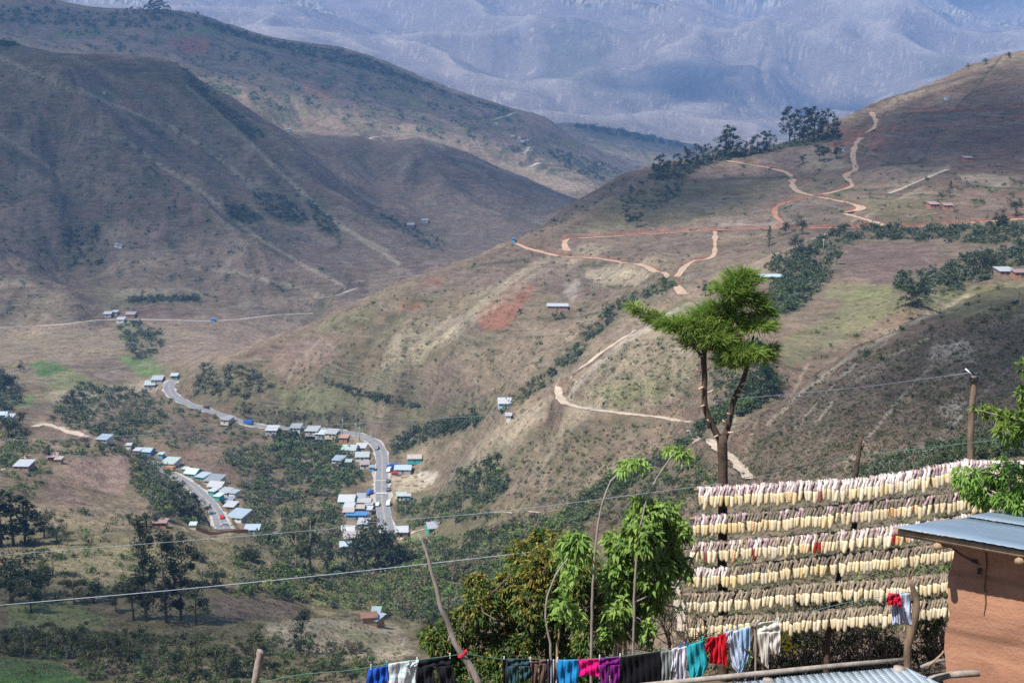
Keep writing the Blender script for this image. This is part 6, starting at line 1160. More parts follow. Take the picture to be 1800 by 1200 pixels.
def garment(name, label, col, strips, folds=7, depth=.028, stripes=None, cat=None, D=None):
    """strips: lists of (row, left, right) in photograph pixels from the line down; hung in soft vertical folds"""
    m = cloth_mat(name, col, stripes); x0 = strips[0][0][1]; O = at(x0, cl_y(x0), D or cl_D(x0)); mb = MB(); ph = random.random() * 6
    for si, st in enumerate(strips):
        nu, nv = 22, 20; y0, y1 = st[0][0], st[-1][0]; vs = []
        for j in range(nv + 1):
            y = y0 + (y1 - y0) * j / nv; xl = np.interp(y, [s[0] for s in st], [s[1] for s in st]); xr = np.interp(y, [s[0] for s in st], [s[2] for s in st]); t_ = j / nv
            for i in range(nu + 1):
                u_ = i / nu; x = xl + (xr - xl) * u_; yy = y
                if D is None: yy = y + (cl_y(x) - cl_y((st[0][1] + st[0][2]) / 2)) * (1 - .7 * t_)
                yy += 1.6 * math.sin(u_ * 7 + ph + si) * t_ * (1 if y1 < 1195 else 0); x += 1.3 * math.sin(t_ * 6 + ph + si * 2) * t_
                dd = depth * .72 * (.25 + .75 * t_ ** .6) * (math.sin(u_ * folds * 3.0 + ph + si * 1.3 + 1.6 * math.sin(t_ * 3 + ph)) + .5 * math.sin(u_ * folds * 7.1 + ph * 2 + t_ * 2.5)) + .010 * math.sin(t_ * 9 + u_ * 5 + ph)
                p = at(x, yy, (D or cl_D(x)) - .01 + dd - .02 * si); vs.append(p - O)
        mb.add(vs, [(j * (nu + 1) + i, j * (nu + 1) + i + 1, (j + 1) * (nu + 1) + i + 1, (j + 1) * (nu + 1) + i) for j in range(nv) for i in range(nu)], 0, True)
    o = mb.build(name, m); o.location = O; s = o.modifiers.new('thickness', 'SOLIDIFY'); s.thickness = .006; tagk(o, label, cat or 'laundry', 'washing on the clothesline'); return o
garment('shirt', 'vivid blue shirt at the left end of the clothesline', (.02, .10, .50), [[(1172, 648, 682), (1190, 645, 682), (1215, 640, 680)]], cat='shirt'); garment('printed_shirt', 'white shirt with pale green print between the blue shirt and black trousers', (.74, .74, .80), [[(1162, 683, 736), (1180, 683, 733), (1215, 681, 730)], [(1160, 718, 736), (1172, 716, 734)]], 5, stripes=((.42, .66, .60), 'Z', 4, 2), cat='shirt')
garment('trousers', 'black trousers hung left of the leaning pole', (.014, .015, .022), [[(1156, 733, 794), (1172, 733, 795)], [(1170, 732, 762), (1195, 731, 764), (1216, 731, 764)], [(1170, 766, 796), (1195, 772, 800), (1216, 776, 804)]], 4, cat='trousers')
garment('dark_scarf', 'narrow black garment at the left end of the right hand washing', (.02, .022, .03), [[(1158, 884, 893), (1215, 884, 893)]], 3, cat='laundry'); garment('trousers', 'dark teal trousers right of the narrow black garment', (.035, .085, .095), [[(1157, 892, 932), (1172, 892, 932)], [(1170, 891, 911), (1215, 893, 911)], [(1170, 913, 932), (1194, 914, 931)]], 4, cat='trousers')
garment('trousers', 'small brown trousers between the teal pair and the striped garment', (.13, .085, .065), [[(1158, 933, 960), (1168, 933, 960)], [(1166, 933, 944), (1215, 935, 945)], [(1166, 948, 960), (1215, 947, 960)]], 3, cat='trousers'); garment('striped_shawl', 'dark garment with pale vertical stripes beside the bright blue shirt', (.035, .035, .05), [[(1158, 961, 979), (1215, 960, 979)]], 4, stripes=((.42, .42, .46), 'X', 9, .3), cat='shawl')
garment('shirt', 'bright sky blue shirt between the striped garment and the pink cloth', (.02, .27, .62), [[(1159, 981, 1018), (1175, 980, 1018), (1215, 979, 1016)]], 6, cat='shirt'); garment('cloth', 'short hot pink cloth next to the purple trousers', (.75, .01, .22), [[(1158, 1018, 1054), (1187, 1018, 1053)]], 6, cat='cloth'); garment('trousers', 'purple leggings between the pink cloth and black skirt', (.20, .015, .20), [[(1155, 1054, 1090), (1170, 1054, 1090)], [(1168, 1054, 1070), (1215, 1056, 1070)], [(1168, 1073, 1090), (1215, 1072, 1088)]], 4, cat='leggings')
garment('skirt', 'wide black pleated skirt in the middle of the washing', (.008, .008, .012), [[(1149, 1090, 1162), (1180, 1089, 1162), (1215, 1088, 1162)]], 14, .035, cat='skirt'); garment('cloth', 'grey ribbed cloth right of the black skirt', (.24, .27, .27), [[(1143, 1162, 1181), (1200, 1163, 1182)]], 6, cat='cloth'); garment('shirt', 'crumpled white shirt between the grey cloth and turquoise towel', (.74, .75, .84), [[(1138, 1181, 1208), (1165, 1183, 1206), (1196, 1184, 1205)], [(1138, 1181, 1192), (1180, 1181, 1190)]], 6, .04, cat='shirt')
garment('towel', 'turquoise towel left of the red blouse', (.03, .40, .47), [[(1129, 1207, 1237), (1150, 1208, 1240), (1170, 1209, 1245), (1186, 1211, 1236), (1193, 1213, 1224)]], 6, cat='towel'); garment('blouse', 'red child blouse with short sleeves on the clothesline', (.62, .015, .03), [[(1117, 1249, 1277), (1140, 1247, 1275), (1165, 1248, 1279)], [(1119, 1245, 1254), (1132, 1240, 1250), (1143, 1240, 1248)], [(1113, 1266, 1277), (1140, 1268, 1279), (1171, 1270, 1277)]], 7, cat='blouse')
garment('baby_suit', 'white blue baby suit between the red blouse and the pale blue trousers', (.62, .70, .86), [[(1109, 1277, 1300), (1130, 1280, 1302), (1155, 1283, 1308), (1172, 1288, 1308), (1181, 1297, 1304)], [(1108, 1277, 1288), (1130, 1276, 1284)]], 6, .04, cat='baby clothes'); garment('trousers', 'pale blue trousers left of the forked stick', (.33, .52, .74), [[(1103, 1296, 1319), (1125, 1297, 1319), (1150, 1299, 1318), (1178, 1295, 1309), (1184, 1293, 1300)]], 5, .035, cat='trousers')
garment('leggings', 'cream white leggings hung right of the forked stick', (.72, .69, .62), [[(1092, 1330, 1369), (1112, 1331, 1371)], [(1110, 1331, 1352), (1140, 1335, 1352), (1178, 1341, 1352)], [(1110, 1352, 1371), (1135, 1354, 1373), (1148, 1358, 1370)]], 4, .02, cat='leggings'); garment('sack_cloth', 'brown sacking hanging behind the forked stick', (.34, .24, .15), [[(1096, 1318, 1334), (1152, 1322, 1342)]], 3, .02, cat='sack', D=17.5)
garment('shirt', 'white and pale blue striped shirt hung on the crooked post', (.66, .70, .82), [[(1042, 1569, 1599), (1060, 1568, 1600), (1097, 1568, 1603)], [(1046, 1571, 1582), (1096, 1570, 1582)]], 6, .03, ((.45, .55, .75), 'X', 16, .2), cat='shirt', D=18.5); garment('red_cloth', 'crumpled red cloth on the shoulder of the striped shirt', (.60, .01, .05), [[(1042, 1562, 1580), (1052, 1559, 1584), (1063, 1560, 1570)], [(1050, 1572, 1584), (1066, 1577, 1585)]], 4, .04, cat='cloth', D=18.42)
for i, (x, c_, nm) in enumerate(((652, 'lightblue_wall', 'on the vivid blue shirt'), (680, 'teal_wall', 'between the vivid blue and printed shirts'), (733, 'white_wall', 'between printed shirt and black trousers'), (791, 'white_wall', 'at the right end of the black trousers'), (886, 'white_wall', 'on the narrow black garment'), (932, 'lightblue_wall', 'between teal and brown trousers'), (980, 'white_wall', 'left of the sky blue shirt'), (1018, 'paint_red', 'left of the pink cloth'),
                              (1054, 'white_wall', 'between pink cloth and purple leggings'), (1090, 'white_wall', 'left end of the black skirt'), (1181, 'cut_wood', 'left of the crumpled white shirt'), (1196, 'paint_blue', 'on the crumpled white shirt'), (1208, 'paint_blue', 'left of the turquoise towel'), (1235, 'teal_wall', 'right corner of the turquoise towel'), (1277, 'paint_blue', 'right of the red blouse'), (1296, 'paint_blue', 'left of the pale blue trousers'), (1332, 'white_wall', 'left corner of the cream leggings'), (1368, 'white_wall', 'right corner of the cream leggings'))):
    mb = MB(); mb.box(-.006, -.016, -.035, .006, -.004, .03); mb.box(-.006, .004, -.035, .006, .016, .03); mb.box(-.007, -.017, .0, .007, .017, .008); o = mb.build('clothes_peg', MAT[c_]); o.location = at(x, cl_y(x) - .5, cl_D(x)); tagk(o, 'clothes peg ' + nm, 'clothes peg', 'pegs on the clothesline')
# -- adobe house
m, t, b = newmat('adobe_plaster'); tc = N(t, 'ShaderNodeTexCoord').outputs['Object']
n1 = noise_(t, tc, 2.2, 6, .7); n2 = noise_(t, scalevec(t, tc, (1, 1, 6)), 1.6, 5, .6); n3 = noise_(t, tc, 26, 5, .7)
c = mixrgb(t, 'MIX', mapr(t, n1, .35, .65, 0, 1), (.40, .205, .125), (.30, .150, .092)); c = mixrgb(t, 'MIX', mapr(t, n2, .45, .62, 0, .6), c, (.46, .25, .16)); c = mixrgb(t, 'MIX', mapr(t, n3, .58, .7, 0, .5), c, (.25, .13, .085)); c = mixrgb(t, 'MIX', mapr(t, noise_(t, scalevec(t, tc, (1, 1, .5)), .9, 5, .7), .52, .66, 0, .5), c, (.22, .13, .09))
jw = N(t, 'ShaderNodeTexWave', bands_direction='Z'); jw.inputs['Scale'].default_value = .55; jw.inputs['Distortion'].default_value = 1.2; jw.inputs['Detail Scale'].default_value = 1.5; t.links.new(tc, jw.inputs['Vector']); c = mixrgb(t, 'MIX', mapr(t, jw.outputs['Fac'], .0, .06, .55, 0), c, (.20, .11, .07))
t.links.new(c, b.inputs['Base Color']); b.inputs['Roughness'].default_value = .95; b.inputs['Specular IOR Level'].default_value = .1; bn = N(t, 'ShaderNodeBump'); bn.inputs['Distance'].default_value = .015
t.links.new(math_(t, 'ADD', math_(t, 'MULTIPLY', n2, .45), math_(t, 'ADD', math_(t, 'MULTIPLY', n3, .45), math_(t, 'MULTIPLY', noise_(t, tc, 70, 3, .6), .2))), bn.inputs['Height']); t.links.new(bn.outputs[0], b.inputs['Normal']); MAT['adobe_plaster'] = m
KR = at(1573, 926, 13.0); ud = Vector((.83, -.557, 0)).normalized(); vd = Vector((.557, .83, 0)).normalized()
ah = empty('adobe_house', (KR.x, KR.y, -8.6), 0, 'terracotta adobe house with a blue grey tin roof at the right edge', 'house'); O = ah.location
def HP(u, v, z): return KR + ud * u + vd * v + Vector((0, 0, z - KR.z)) - O
mb = MB(); uw, vw, tw = .44, .36, .42; zt = KR.z - .19; zb = -8.7
# walls: the near long wall with a small broken opening, and the other three
def wallbox(mb, u0, v0, u1, v1, z0, z1a, z1b=None):
    z1b = z1a if z1b is None else z1b; v = [HP(u0, v0, z0), HP(u1, v0, z0), HP(u1, v1, z0), HP(u0, v1, z0), HP(u0, v0, z1a), HP(u1, v0, z1a), HP(u1, v1, z1b), HP(u0, v1, z1b)]; mb.add(v, [(0, 1, 5, 4), (1, 2, 6, 5), (2, 3, 7, 6), (3, 0, 4, 7), (4, 5, 6, 7), (3, 2, 1, 0)])
nu, nv = 90, 70; vs = []
for j in range(nv + 1):
    z = zb + (zt - zb) * j / nv
    for i in range(nu + 1):
        u_ = uw + 6.2 * i / nu; k = .012 * math.sin(z * 9.2) + .02 * float(fbm(np.array([u_ * 1.7]), np.array([z * 2.6]), 3, 3)[0]); vs.append(HP(u_ + (.02 * math.sin(z * 11) + random.gauss(0, .006) if i == 0 else 0), vw + k, z))
mb.add(vs, [(j * (nu + 1) + i, j * (nu + 1) + i + 1, (j + 1) * (nu + 1) + i + 1, (j + 1) * (nu + 1) + i) for j in range(nv) for i in range(nu)], 0, True)
wallbox(mb, uw + .02, vw + .03, uw + 6.2, vw + tw, zb, zt - .003); wallbox(mb, uw + .03, vw + tw, uw + tw, vw + 4.0, zb, zt - .01, zt - .9); wallbox(mb, uw + tw, vw + 3.6, uw + 6.2, vw + 4.0, zb, zt - .85); mb.build('wall', MAT['adobe_plaster'], ah)
mb = MB()
for ln in ([(1732, 960), (1735, 990), (1731, 1030), (1733, 1060), (1730, 1082)], [(1672, 962), (1690, 975), (1708, 985), (1722, 992)]):
    Q = []
    for x, y in ln:
        a_, e_ = ae(x, y); n_ = vd; den = n_.dot(Vector((a_, 1, e_))); tt = n_.dot(KR + vd * (vw - .012)) / den; Q.append(Vector((a_, 1, e_)) * tt - O)
    mb.tube(Q, .006, 5)
mb.build('crack', MAT['bark_dark'], ah)
mb = MB(); a_, e_ = ae(1722, 1003); tt = vd.dot(KR + vd * (vw - .01)) / vd.dot(Vector((a_, 1, e_))); q = Vector((a_, 1, e_)) * tt - O
for (du, dz_, hw_, hh_) in ((0, 0, .022, .035), (-.05, .09, .03, .02)): mb.add([q + ud * (du - hw_) + Vector((0, 0, dz_ - hh_)), q + ud * (du + hw_) + Vector((0, 0, dz_ - hh_ * .8)), q + ud * (du + hw_ * .8) + Vector((0, 0, dz_ + hh_)), q + ud * (du - hw_) + Vector((0, 0, dz_ + hh_ * .7)), q + ud * du + vd * .02 + Vector((0, 0, dz_))], [(0, 1, 4), (1, 2, 4), (2, 3, 4), (3, 0, 4)])
mb.build('hole', MAT['bark_dark'], ah)
m, t, b = newmat('roof_sheet'); tc = N(t, 'ShaderNodeTexCoord').outputs['Object']; c = mixrgb(t, 'MIX', mapr(t, noise_(t, tc, 1.2, 6, .7), .35, .7, 0, 1), (.24, .31, .37), (.18, .24, .30)); c = mixrgb(t, 'MIX', mapr(t, noise_(t, tc, 5, 6, .8), .62, .72, 0, .55), c, (.22, .19, .17)); c = mixrgb(t, 'MIX', mapr(t, noise_(t, tc, 30, 3, .8), .66, .72, 0, .8), c, (.6, .62, .62)); t.links.new(c, b.inputs['Base Color']); b.inputs['Roughness'].default_value = .42; b.inputs['Metallic'].default_value = .25; MAT['roof_sheet'] = m
SL = -.216
def tin(mb, P0, du, dv, lu, lv, pitch, amp, step=.5, th=.004):
    """corrugated sheet: waves across du"""
    n = int(lu / (pitch / 6)); k = max(1, int(lv / step)); vs = []; nrm = du.cross(dv).normalized(); nrm = nrm if nrm.z > 0 else -nrm
    for j in range(k + 1):
        for i in range(n + 1): u_ = lu * i / n; vs.append(P0 + du * u_ + dv * (lv * j / k) + nrm * (amp * math.sin(2 * math.pi * u_ / pitch) + .006 * math.sin(u_ * 2.1 + j)))
    mb.add(vs, [(j * (n + 1) + i, j * (n + 1) + i + 1, (j + 1) * (n + 1) + i + 1, (j + 1) * (n + 1) + i) for j in range(k) for i in range(n)], 0, True)
mb = MB(); dv_ = (vd + Vector((0, 0, SL))).normalized(); P0 = KR - O
tin(mb, P0, ud, dv_, 6.9, 2.6, .09, .0016); tin(mb, P0 + dv_ * 2.45 + Vector((0, 0, .012)), ud, dv_, 6.9, 2.2, .09, .0016)
ro = mb.build('roof', MAT['roof_sheet'], ah); sm_ = ro.modifiers.new('thickness', 'SOLIDIFY'); sm_.thickness = .004
mb = MB(); mb.tube([HP(-.02, .10, KR.z - .075), HP(2, .11, KR.z - .08), HP(4, .10, KR.z - .072), HP(6.7, .11, KR.z - .08)], [.038, .042, .038, .042], 8, rough=.06); mb.build('eave_beam', MAT['bark_tan'], ah)
for i in range(9): mb = MB(); mb.tube([HP(.4 + .75 * i, .0, KR.z - .12), HP(.4 + .75 * i, 2.2, KR.z - .12 + SL * 2.2)], .035, 7); mb.build('rafter', MAT['bark_tan'], ah)
# -- low tin roof along the bottom edge
A_, B_, C_, D_ = at(1130, 1204, 12.05), at(1590, 1162, 12.7), at(1720, 1222, 11.5), at(1290, 1330, 10.3)
lr = empty('lean_to_roof', A_, 0, 'low corrugated tin roof with a log beam along the bottom edge', 'roof'); nu, nv = 960, 6; vs = []
for j in range(nv + 1):
    for i in range(nu + 1):
        u_, v_ = i / nu, j / nv; p = A_.lerp(B_, u_).lerp(D_.lerp(C_, u_), v_) - A_; vs.append(p + Vector((0, 0, .008 * math.sin(u_ * 2 * math.pi * 92) - .05 - .01 * (int(u_ * 4) % 2))))
mb = MB(); mb.add(vs, [(j * (nu + 1) + i, j * (nu + 1) + i + 1, (j + 1) * (nu + 1) + i + 1, (j + 1) * (nu + 1) + i) for j in range(nv) for i in range(nu)], 0, True); corr_mat('pale_tin', (.50, .58, .63), .076, .4, .12, .2); o = mb.build('tin_sheet', MAT['pale_tin'], lr); o.modifiers.new('thickness', 'SOLIDIFY').thickness = .004
mb = MB(); mb.tube(rel([at(1120, 1205, 12.05), at(1287, 1188, 12.28), at(1375, 1179, 12.4), at(1480, 1168, 12.55), at(1588, 1159, 12.7)], A_), [.024, .026, .025, .023, .022], 8, rough=.1); mb.build('log_beam', MAT['bark_grey'], lr)
for i in range(3): P_ = [at(1120 + 230 * i, 1215 - 22 * i, 12.0 + .3 * i) - A_, at(1120 + 230 * i, 1215 - 22 * i, 12.0 + .3 * i) - A_ + Vector((0, 0, -3.2))]; mb = MB(); mb.tube(P_, .05, 8); mb.build('support_post', MAT['bark_grey'], lr)
for i, (ln, w_, lb) in enumerate((([(1628, 1197), (1668, 1186), (1722, 1182)], 14, 'thick weathered log at the foot of the adobe wall'), ([(1618, 1172), (1640, 1163), (1660, 1160)], 7, 'thin log between the tin roof and adobe wall'), ([(1632, 1170), (1648, 1155), (1660, 1143)], 4, 'pale stick leaning on the corner of the adobe wall'))):
    post('log', [(ln, [w_, w_, w_ * .9])], 'bark_tan' if i == 2 else 'bark_grey', 12.35 - .1 * i, lb, 'log')
# -- leafy things
def plant(name, label, cat, base, bl, D, mat, n_ros, n_leaf, ln, wd, spread, droop, stem_px, seed, stem_mat='twig', depth=.9, mat2=None, f2=.3, bend=.3, jit=.3, inner=.45, n_twig=30):
    r = np.random.default_rng(seed); O = at(*base, D); O.z = max(gz(O.x, O.y), O.z - 1.4) if O.z - gz(O.x, O.y) < 2.5 else O.z - 1.0; e_ = empty(name, O, 0, label, cat); c_, rd = blobs3(bl, D, O, depth, jit, r)
    p, d = shell(r, c_, rd, n_ros, inner); d = unit(d + (0, 0, .25)); V = sprays(r, p, d, n_leaf, ln, wd, spread, droop, bend); nf = len(V) // 4; mi = None
    if mat2: top = np.repeat((p[:, 2] - c_[:, 2].min()) / (np.ptp(p[:, 2]) + 1e-6) * .5 + r.random(len(p)) * .8, n_leaf) ; mi = (top > 1.0 - f2).astype(int)
    mesh_np('crown', V, quads(nf), [MAT[mat]] + ([MAT[mat2]] if mat2 else []), e_, mi=mi)
    mb = MB()
    for st, w_ in stem_px: q, rr_ = stems(st, w_, D); ms = MB(); ms.tube(rel(q, O), rr_, 7, rough=.08); ms.build('trunk' if cat == 'tree' else 'stem', MAT[stem_mat], e_)
    for i in range(n_twig if n_twig > 5 else 0):
        j = r.integers(0, len(c_)); k = r.integers(0, len(c_)); a_ = c_[j]; b_ = c_[k] if np.linalg.norm(c_[k] - a_) < .9 else a_ + r.normal(size=3) * .3; mb.tube([tuple(a_), tuple((a_ + b_) / 2 + r.normal(size=3) * .05), tuple(b_)], [.014, .010, .006], 5, cap=False)
    if mb.v: mb.build('twigs', MAT[stem_mat], e_)
    return e_
plant('dense_bush', 'large dense dark green bush with yellowish leaf tips behind the washing', 'bush', (900, 1200), [(768, 1128, 28), (752, 1118, 18), (805, 1100, 36), (845, 1062, 34), (838, 1030, 26), (870, 1090, 50), (905, 1030, 42), (925, 985, 34), (912, 972, 26), (960, 1000, 48), (952, 950, 24), (985, 962, 30), (1000, 1020, 46), (1038, 1060, 44), (955, 1100, 52), (1040, 1125, 42), (822, 1150, 40), (895, 1160, 52), (1000, 1165, 52), (880, 1200, 60), (1000, 1210, 60), (790, 1180, 35), (1035, 1000, 26), (940, 1060, 40)], 19.2,
      'avocado_leaf', 7600, 7, .085, .0125, .85, .1, [([(905, 1240), (910, 1150), (900, 1080)], [14, 10, 5]), ([(960, 1240), (965, 1150), (980, 1060)], [14, 10, 5])], 31, mat2='young_leaf', f2=.24, depth=.75, jit=.25, n_twig=60)
plant('broadleaf_tree', 'bright green broadleaf tree with drooping leaves left of the corn rack', 'tree', (1110, 1180), [(1118, 915, 20), (1145, 900, 24), (1175, 908, 26), (1198, 935, 20), (1128, 945, 34), (1165, 950, 34), (1088, 965, 26), (1075, 945, 15), (1185, 985, 28), (1110, 1000, 34), (1150, 1005, 34), (1078, 1015, 28), (1118, 1045, 30), (1090, 1070, 26), (1145, 1060, 22), (1105, 1100, 26), (1135, 1110, 18), (1165, 1040, 16), (1205, 1005, 12), (1070, 1110, 20), (1120, 885, 10)], 18.2,
      'broad_leaf', 1250, 6, .118, .025, 1.0, .4, [([(1095, 1230), (1090, 1150), (1096, 1090), (1105, 1020), (1120, 950), (1140, 905)], [9, 8, 7, 5, 4, 2]), ([(1080, 1230), (1082, 1150), (1090, 1080), (1092, 1010)], [8, 7, 5, 3]), ([(1100, 1160), (1103, 1090), (1150, 1000), (1185, 940)], [7, 6, 4, 2])], 33, 'bark_grey', .8, bend=.4, jit=.25, inner=.35, n_twig=26)
plant('sapling', 'bright green leafed sapling rising above the dense bush', 'sapling', (970, 1160), [(1010, 955, 26, 18), (1028, 968, 18, 20), (992, 975, 18, 14), (1002, 1000, 14, 18)], 18.0, 'broad_leaf', 150, 6, .13, .024, .85, .55, [([(972, 1200), (967, 1130), (959, 1085), (963, 1045), (977, 1010), (996, 985), (1010, 965)], [5, 5, 4.5, 4, 4, 3, 2])], 35, 'bark_grey', .8, bend=.45, n_twig=4)
plant('sapling', 'brown stemmed sapling between the grey sapling and the tall bent stem', 'sapling', (978, 1180), [(992, 1060, 16, 14), (1012, 1085, 16, 12), (975, 1090, 12), (1000, 1030, 16)], 17.9, 'broad_leaf', 60, 5, .13, .022, .8, .5, [([(976, 1200), (982, 1120), (990, 1062), (996, 1030)], [6, 5, 4, 2])], 36, 'bark_tan', .8, n_twig=3)
plant('bent_stem', 'tall bent grey stem with a small leaf tuft, left of the pair', 'sapling', (1040, 1200), [(1105, 815, 16, 8), (1125, 817, 15, 9), (1092, 825, 8, 6), (1137, 822, 7, 8)], 17.6, 'broad_leaf', 60, 5, .10, .016, .7, .4, [([(1040, 1220), (1039, 1150), (1041, 1080), (1043, 1010), (1049, 940), (1058, 885), (1075, 845), (1097, 825), (1110, 818)], [6, 6, 6, 5, 4.5, 4, 3.5, 3, 2])], 37, 'bark_grey', .7, bend=.4, n_twig=2, inner=.1)
plant('bent_stem', 'tall bent grey stem with a small leaf tuft, right of the pair', 'sapling', (1110, 1200), [(1180, 792, 14, 7), (1198, 795, 13, 8), (1212, 800, 7, 6)], 17.7, 'broad_leaf', 52, 5, .10, .016, .7, .4, [([(1112, 1220), (1114, 1120), (1116, 1040), (1119, 980), (1126, 925), (1137, 878), (1155, 840), (1176, 808), (1185, 795)], [6, 6, 5, 5, 4.5, 4, 3.5, 3, 2])], 38, 'bark_grey', .7, bend=.4, n_twig=2, inner=.1)
plant('leafy_shrub', 'light green leafy shrub covering the right end of the top corn rows', 'bush', (1770, 980), [(1700, 835, 22, 14), (1725, 842, 26, 18), (1755, 835, 28, 20), (1785, 845, 28, 24), (1812, 850, 30), (1705, 862, 18, 12), (1738, 870, 26, 16), (1772, 878, 28, 16), (1800, 885, 26, 14), (1762, 815, 14, 8), (1790, 822, 16, 10), (1730, 880, 20, 12), (1690, 850, 10, 8)], 16.2, 'lime_leaf', 520, 7, .10, .012, .7, .25, [([(1790, 1000), (1780, 920), (1765, 850)], [10, 8, 4])], 41, 'bark_grey', .8, bend=.35)
plant('leafy_branch', 'leafy branch reaching in from the right edge over the slope', 'branch', (1850, 800), [(1722, 720, 14, 4), (1742, 726, 14, 7), (1765, 735, 16, 10), (1788, 735, 14, 12), (1770, 757, 16, 9), (1792, 768, 14, 10), (1806, 745, 14, 20), (1795, 690, 7, 10), (1800, 645, 8, 12), (1803, 710, 8, 8), (1775, 775, 8, 6)], 15.8, 'lime_leaf', 210, 6, .095, .014, .6, .2, [([(1860, 760), (1820, 742), (1780, 735), (1745, 727), (1712, 719)], [8, 6, 5, 3, 2]), ([(1850, 700), (1815, 690), (1796, 650)], [6, 4, 2])], 43, 'bark_grey', .7, bend=.2, n_twig=0, jit=.15)
for i, (bl, lb, sd_) in enumerate((([(1385, 1120, 28, 18), (1420, 1115, 26, 22), (1440, 1140, 30, 20), (1395, 1150, 30, 22), (1430, 1178, 44, 24), (1370, 1175, 30, 20)], 'thicket with small yellow blooms under the left of the rack', 51), ([(1480, 1115, 30, 22), (1515, 1105, 30, 22), (1500, 1145, 34, 22), (1550, 1125, 30, 24), (1470, 1165, 34, 24), (1530, 1165, 36, 24)], 'dark twiggy thicket under the middle of the rack', 52), ([(1565, 1140, 28, 22), (1625, 1100, 28, 24), (1645, 1130, 22, 26), (1625, 1150, 28, 20), (1650, 1080, 16, 20)], 'dark reddish thicket between the crooked post and adobe wall', 53),
                                   ([(1420, 1050, 34, 12), (1480, 1045, 34, 12), (1540, 1010, 40, 20), (1600, 990, 40, 22), (1645, 985, 30, 26), (1560, 1050, 40, 14), (1640, 1035, 30, 14)], 'green thicket seen between the lowest corn rows', 54), ([(1250, 1140, 30, 20), (1290, 1150, 30, 22), (1330, 1150, 26, 20), (1215, 1165, 24, 18), (1300, 1120, 26, 14), (1350, 1125, 22, 16)], 'low thicket behind the red blouse', 55), ([(1380, 1175, 34, 14), (1440, 1172, 34, 14), (1500, 1168, 34, 14), (1550, 1164, 30, 14), (1330, 1180, 30, 12), (1280, 1182, 30, 12)], 'low weeds along the log beam of the tin roof', 56), ([(1150, 1160, 34, 22), (1190, 1170, 30, 20), (1110, 1165, 34, 20), (1060, 1170, 30, 20)], 'low thicket behind the black skirt', 57))):
    th = plant('thicket', lb, 'bush', (bl[0][0], 1200), bl, 20.9, 'thicket_leaf', 520, 5, .075, .012, .9, .1, [], sd_, 'twig', .8, mat2='lime_leaf', f2=.32, n_twig=10)
    r = np.random.default_rng(90 + i); mb = MB(); O = th.location
    for k in range(110):
        x, y, rx = bl[r.integers(0, len(bl))][:3]; a_ = at(x + r.normal() * rx * .7, y + r.normal() * 14 + 8, 20.75 + r.normal() * .2) - O; d = Vector((r.normal() * .22, r.normal() * .1, .12 + .3 * r.random())); mb.tube([a_ - d, a_ + Vector((r.normal() * .04, 0, 0)), a_ + d * .9], [.006, .005, .003], 4, cap=False)
    mb.build('dry_twigs', MAT['bark_grey'] if i != 2 else MAT['twig'], th)
    if i == 0:
        mb = MB(); pmat('yellow_petal', (.75, .65, .03), .7, .2, 20)
        for k in range(26): a_ = at(1386 + r.normal() * 7, 1128 + r.normal() * 15, 20.3) - O; q = .026; mb.add([a_ + Vector((-q, 0, 0)), a_ + Vector((0, -.01, -q)), a_ + Vector((q, 0, 0)), a_ + Vector((0, .01, q)), a_ + Vector((0, -.02, 0))], [(0, 1, 4), (1, 2, 4), (2, 3, 4), (3, 0, 4)])
        mb.build('blossoms', MAT['yellow_petal'], th)
def twigbush(name, label, px, py, D, n, h, spread, seed, mat='twig'):
    r = np.random.default_rng(seed); O = at(px, py, D); e_ = tagk(None, None) if False else None; mb = MB()
    def grow(p, d, l, rad, k):
        if k == 0 or rad < .0018: return
        q = p + d * l; mb.tube([p, (p + q) / 2 + Vector(tuple(r.normal(size=3) * l * .06)), q], [rad, rad * .85, rad * .7], 5, cap=False)
        for i in range(2 if k > 1 else 1): dn = (d + Vector(tuple(r.normal(size=3) * .45)) + Vector((0, 0, .12))).normalized(); grow(q, dn, l * r.uniform(.65, .95), rad * .66, k - 1)
    for i in range(n): a = r.random() * 6.28; grow(Vector((math.cos(a) * spread * .3, math.sin(a) * spread * .2, 0)), Vector((math.cos(a) * .35, math.sin(a) * .3, 1)).normalized(), h * r.uniform(.25, .4), .013, 5)
    o = mb.build(name, MAT[mat]); o.location = O; return tagk(o, label, 'bare shrub')
twigbush('bare_shrub', 'bare leafless shrub left of the lowest corn row', 1195, 1150, 18.6, 7, .75, .5, 61); twigbush('bare_shrub', 'bare thin shrub in front of the broadleaf tree', 1165, 1165, 18.0, 4, .75, .4, 62); twigbush('bare_shrub', 'thin bare shrub standing above the top corn row', 1618, 850, 21.6, 3, .5, .3, 63); twigbush('bare_shrub', 'dark curled bare shrub behind the turquoise towel', 1225, 1145, 18.9, 9, .35, .3, 64)
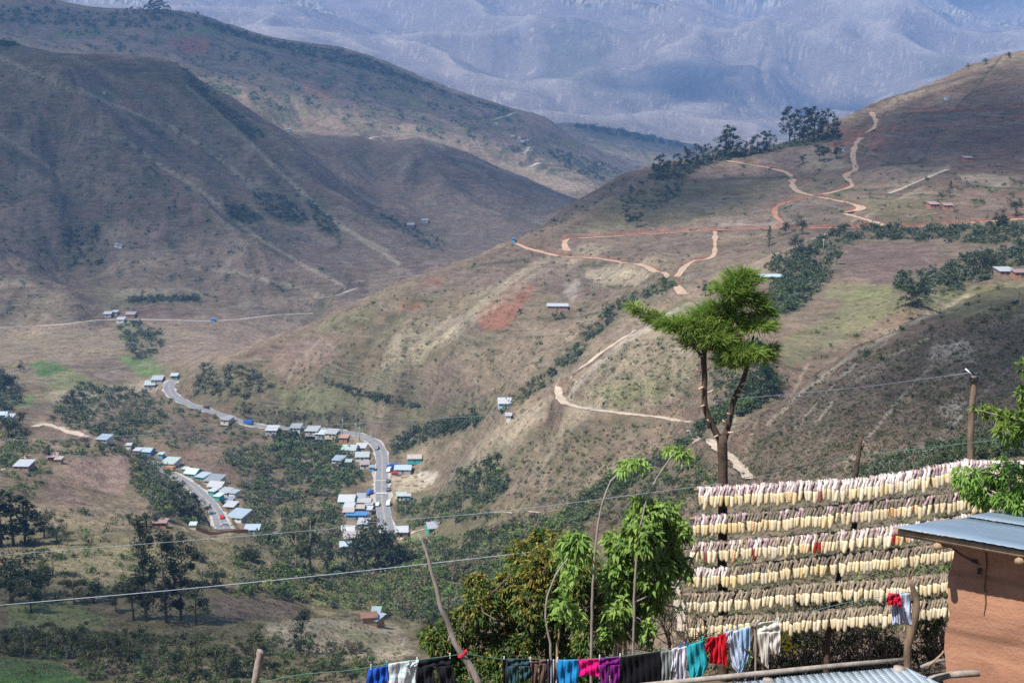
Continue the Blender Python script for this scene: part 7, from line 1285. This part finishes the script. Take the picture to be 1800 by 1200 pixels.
# ---------------------------------------------------------------- clouds, high above the frame, that shade parts of the hills
m = bpy.data.materials.new('cloud'); m.use_nodes = True; t = m.node_tree; t.nodes.remove(t.nodes['Principled BSDF'])
tc = N(t, 'ShaderNodeTexCoord').outputs['Object']; ln_ = N(t, 'ShaderNodeVectorMath', operation='LENGTH'); t.links.new(scalevec(t, tc, (1, 1, 0)), ln_.inputs[0])
f = math_(t, 'ADD', ln_.outputs['Value'], math_(t, 'MULTIPLY', math_(t, 'SUBTRACT', noise_(t, tc, 2.2, 5, .6), .5), 1.1))
f = mapr(t, f, .30, 1.0, 1, 0); oc_ = N(t, 'ShaderNodeSeparateColor'); t.links.new(N(t, 'ShaderNodeObjectInfo').outputs['Color'], oc_.inputs[0]); f = math_(t, 'MULTIPLY', f, oc_.outputs[0])
df = N(t, 'ShaderNodeBsdfDiffuse'); df.inputs[0].default_value = (.85, .86, .88, 1); tr = N(t, 'ShaderNodeBsdfTransparent'); mx = N(t, 'ShaderNodeMixShader')
t.links.new(f, mx.inputs[0]); t.links.new(tr.outputs[0], mx.inputs[1]); t.links.new(df.outputs[0], mx.inputs[2]); t.links.new(mx.outputs[0], t.nodes['Material Output'].inputs[0])
CZ = float(Z.max()) + 520
def cloud(gx_, gy_, rx, ry, z0, op, label, seed):
    """a flat bank of cloud placed so that the sun throws its shade round the ground point (gx_, gy_)"""
    k = (CZ - z0) / sdir.z; c_ = Vector((gx_, gy_, z0)) + sdir * k; r = random.Random(seed); n, q = 40, 12; vs = []
    for j in range(q + 1):
        ph = math.pi * j / q
        for i in range(n):
            a = 2 * math.pi * i / n; w_ = 1 + .10 * math.sin(3 * a + seed) + .07 * math.sin(5 * a + 2 * seed) + .04 * math.sin(9 * a); vs.append((math.cos(a) * math.sin(ph) * w_, math.sin(a) * math.sin(ph) * w_, math.cos(ph) * .16 * (1 + .3 * math.sin(4 * a + seed) * math.sin(ph))))
    mb = MB(); mb.add(vs, [(j * n + i, j * n + (i + 1) % n, (j + 1) * n + (i + 1) % n, (j + 1) * n + i) for j in range(q) for i in range(n)], 0, True)
    o = mb.build('cloud', m); o.location = c_; o.scale = (rx, ry, min(rx, ry, 700)); o.color = (op, op, op, 1); tagk(o, label, None, None, 'structure')
for i_, q_ in enumerate(((-560, 1680, 780, 600, -60, .58), (-600, 3050, 1250, 620, 80, .5), (400, 1120, 260, 280, -40, .6), (110, 1060, 150, 130, -80, .55), (150, 330, 115, 190, -60, .58), (-120, 290, 130, 110, -110, .42), (2600, 10400, 1700, 800, 700, .62), (900, 6900, 480, 400, -150, .55), (2300, 8800, 900, 300, 200, .5), (1560, 6900, 260, 260, -100, .5), (350, 4300, 600, 420, -200, .5), (250, 2050, 600, 260, -150, .5))):
    cloud(*q_, 'pale cloud bank drifting high over the valley', i_ + 1)
# ---------------------------------------------------------------- the air
_hz = float(Z.max()) + 40; _lz = float(Z.min()) - 1.5
hb = MB(); hb.box(-13600, -60, _lz, 13600, 14600, _hz)
hm = bpy.data.materials.new('haze'); hm.use_nodes = True; t = hm.node_tree
t.nodes.remove(t.nodes['Principled BSDF'])
pv = N(t, 'ShaderNodeVolumePrincipled'); pv.inputs['Color'].default_value = (.25, .52, 1.0, 1); pv.inputs['Density'].default_value = 9.2e-5; pv.inputs['Anisotropy'].default_value = .0
t.links.new(pv.outputs[0], t.nodes['Material Output'].inputs['Volume'])
tagk(hb.build('haze', hm), 'pale blue haze over the valley', None, None, 'stuff')
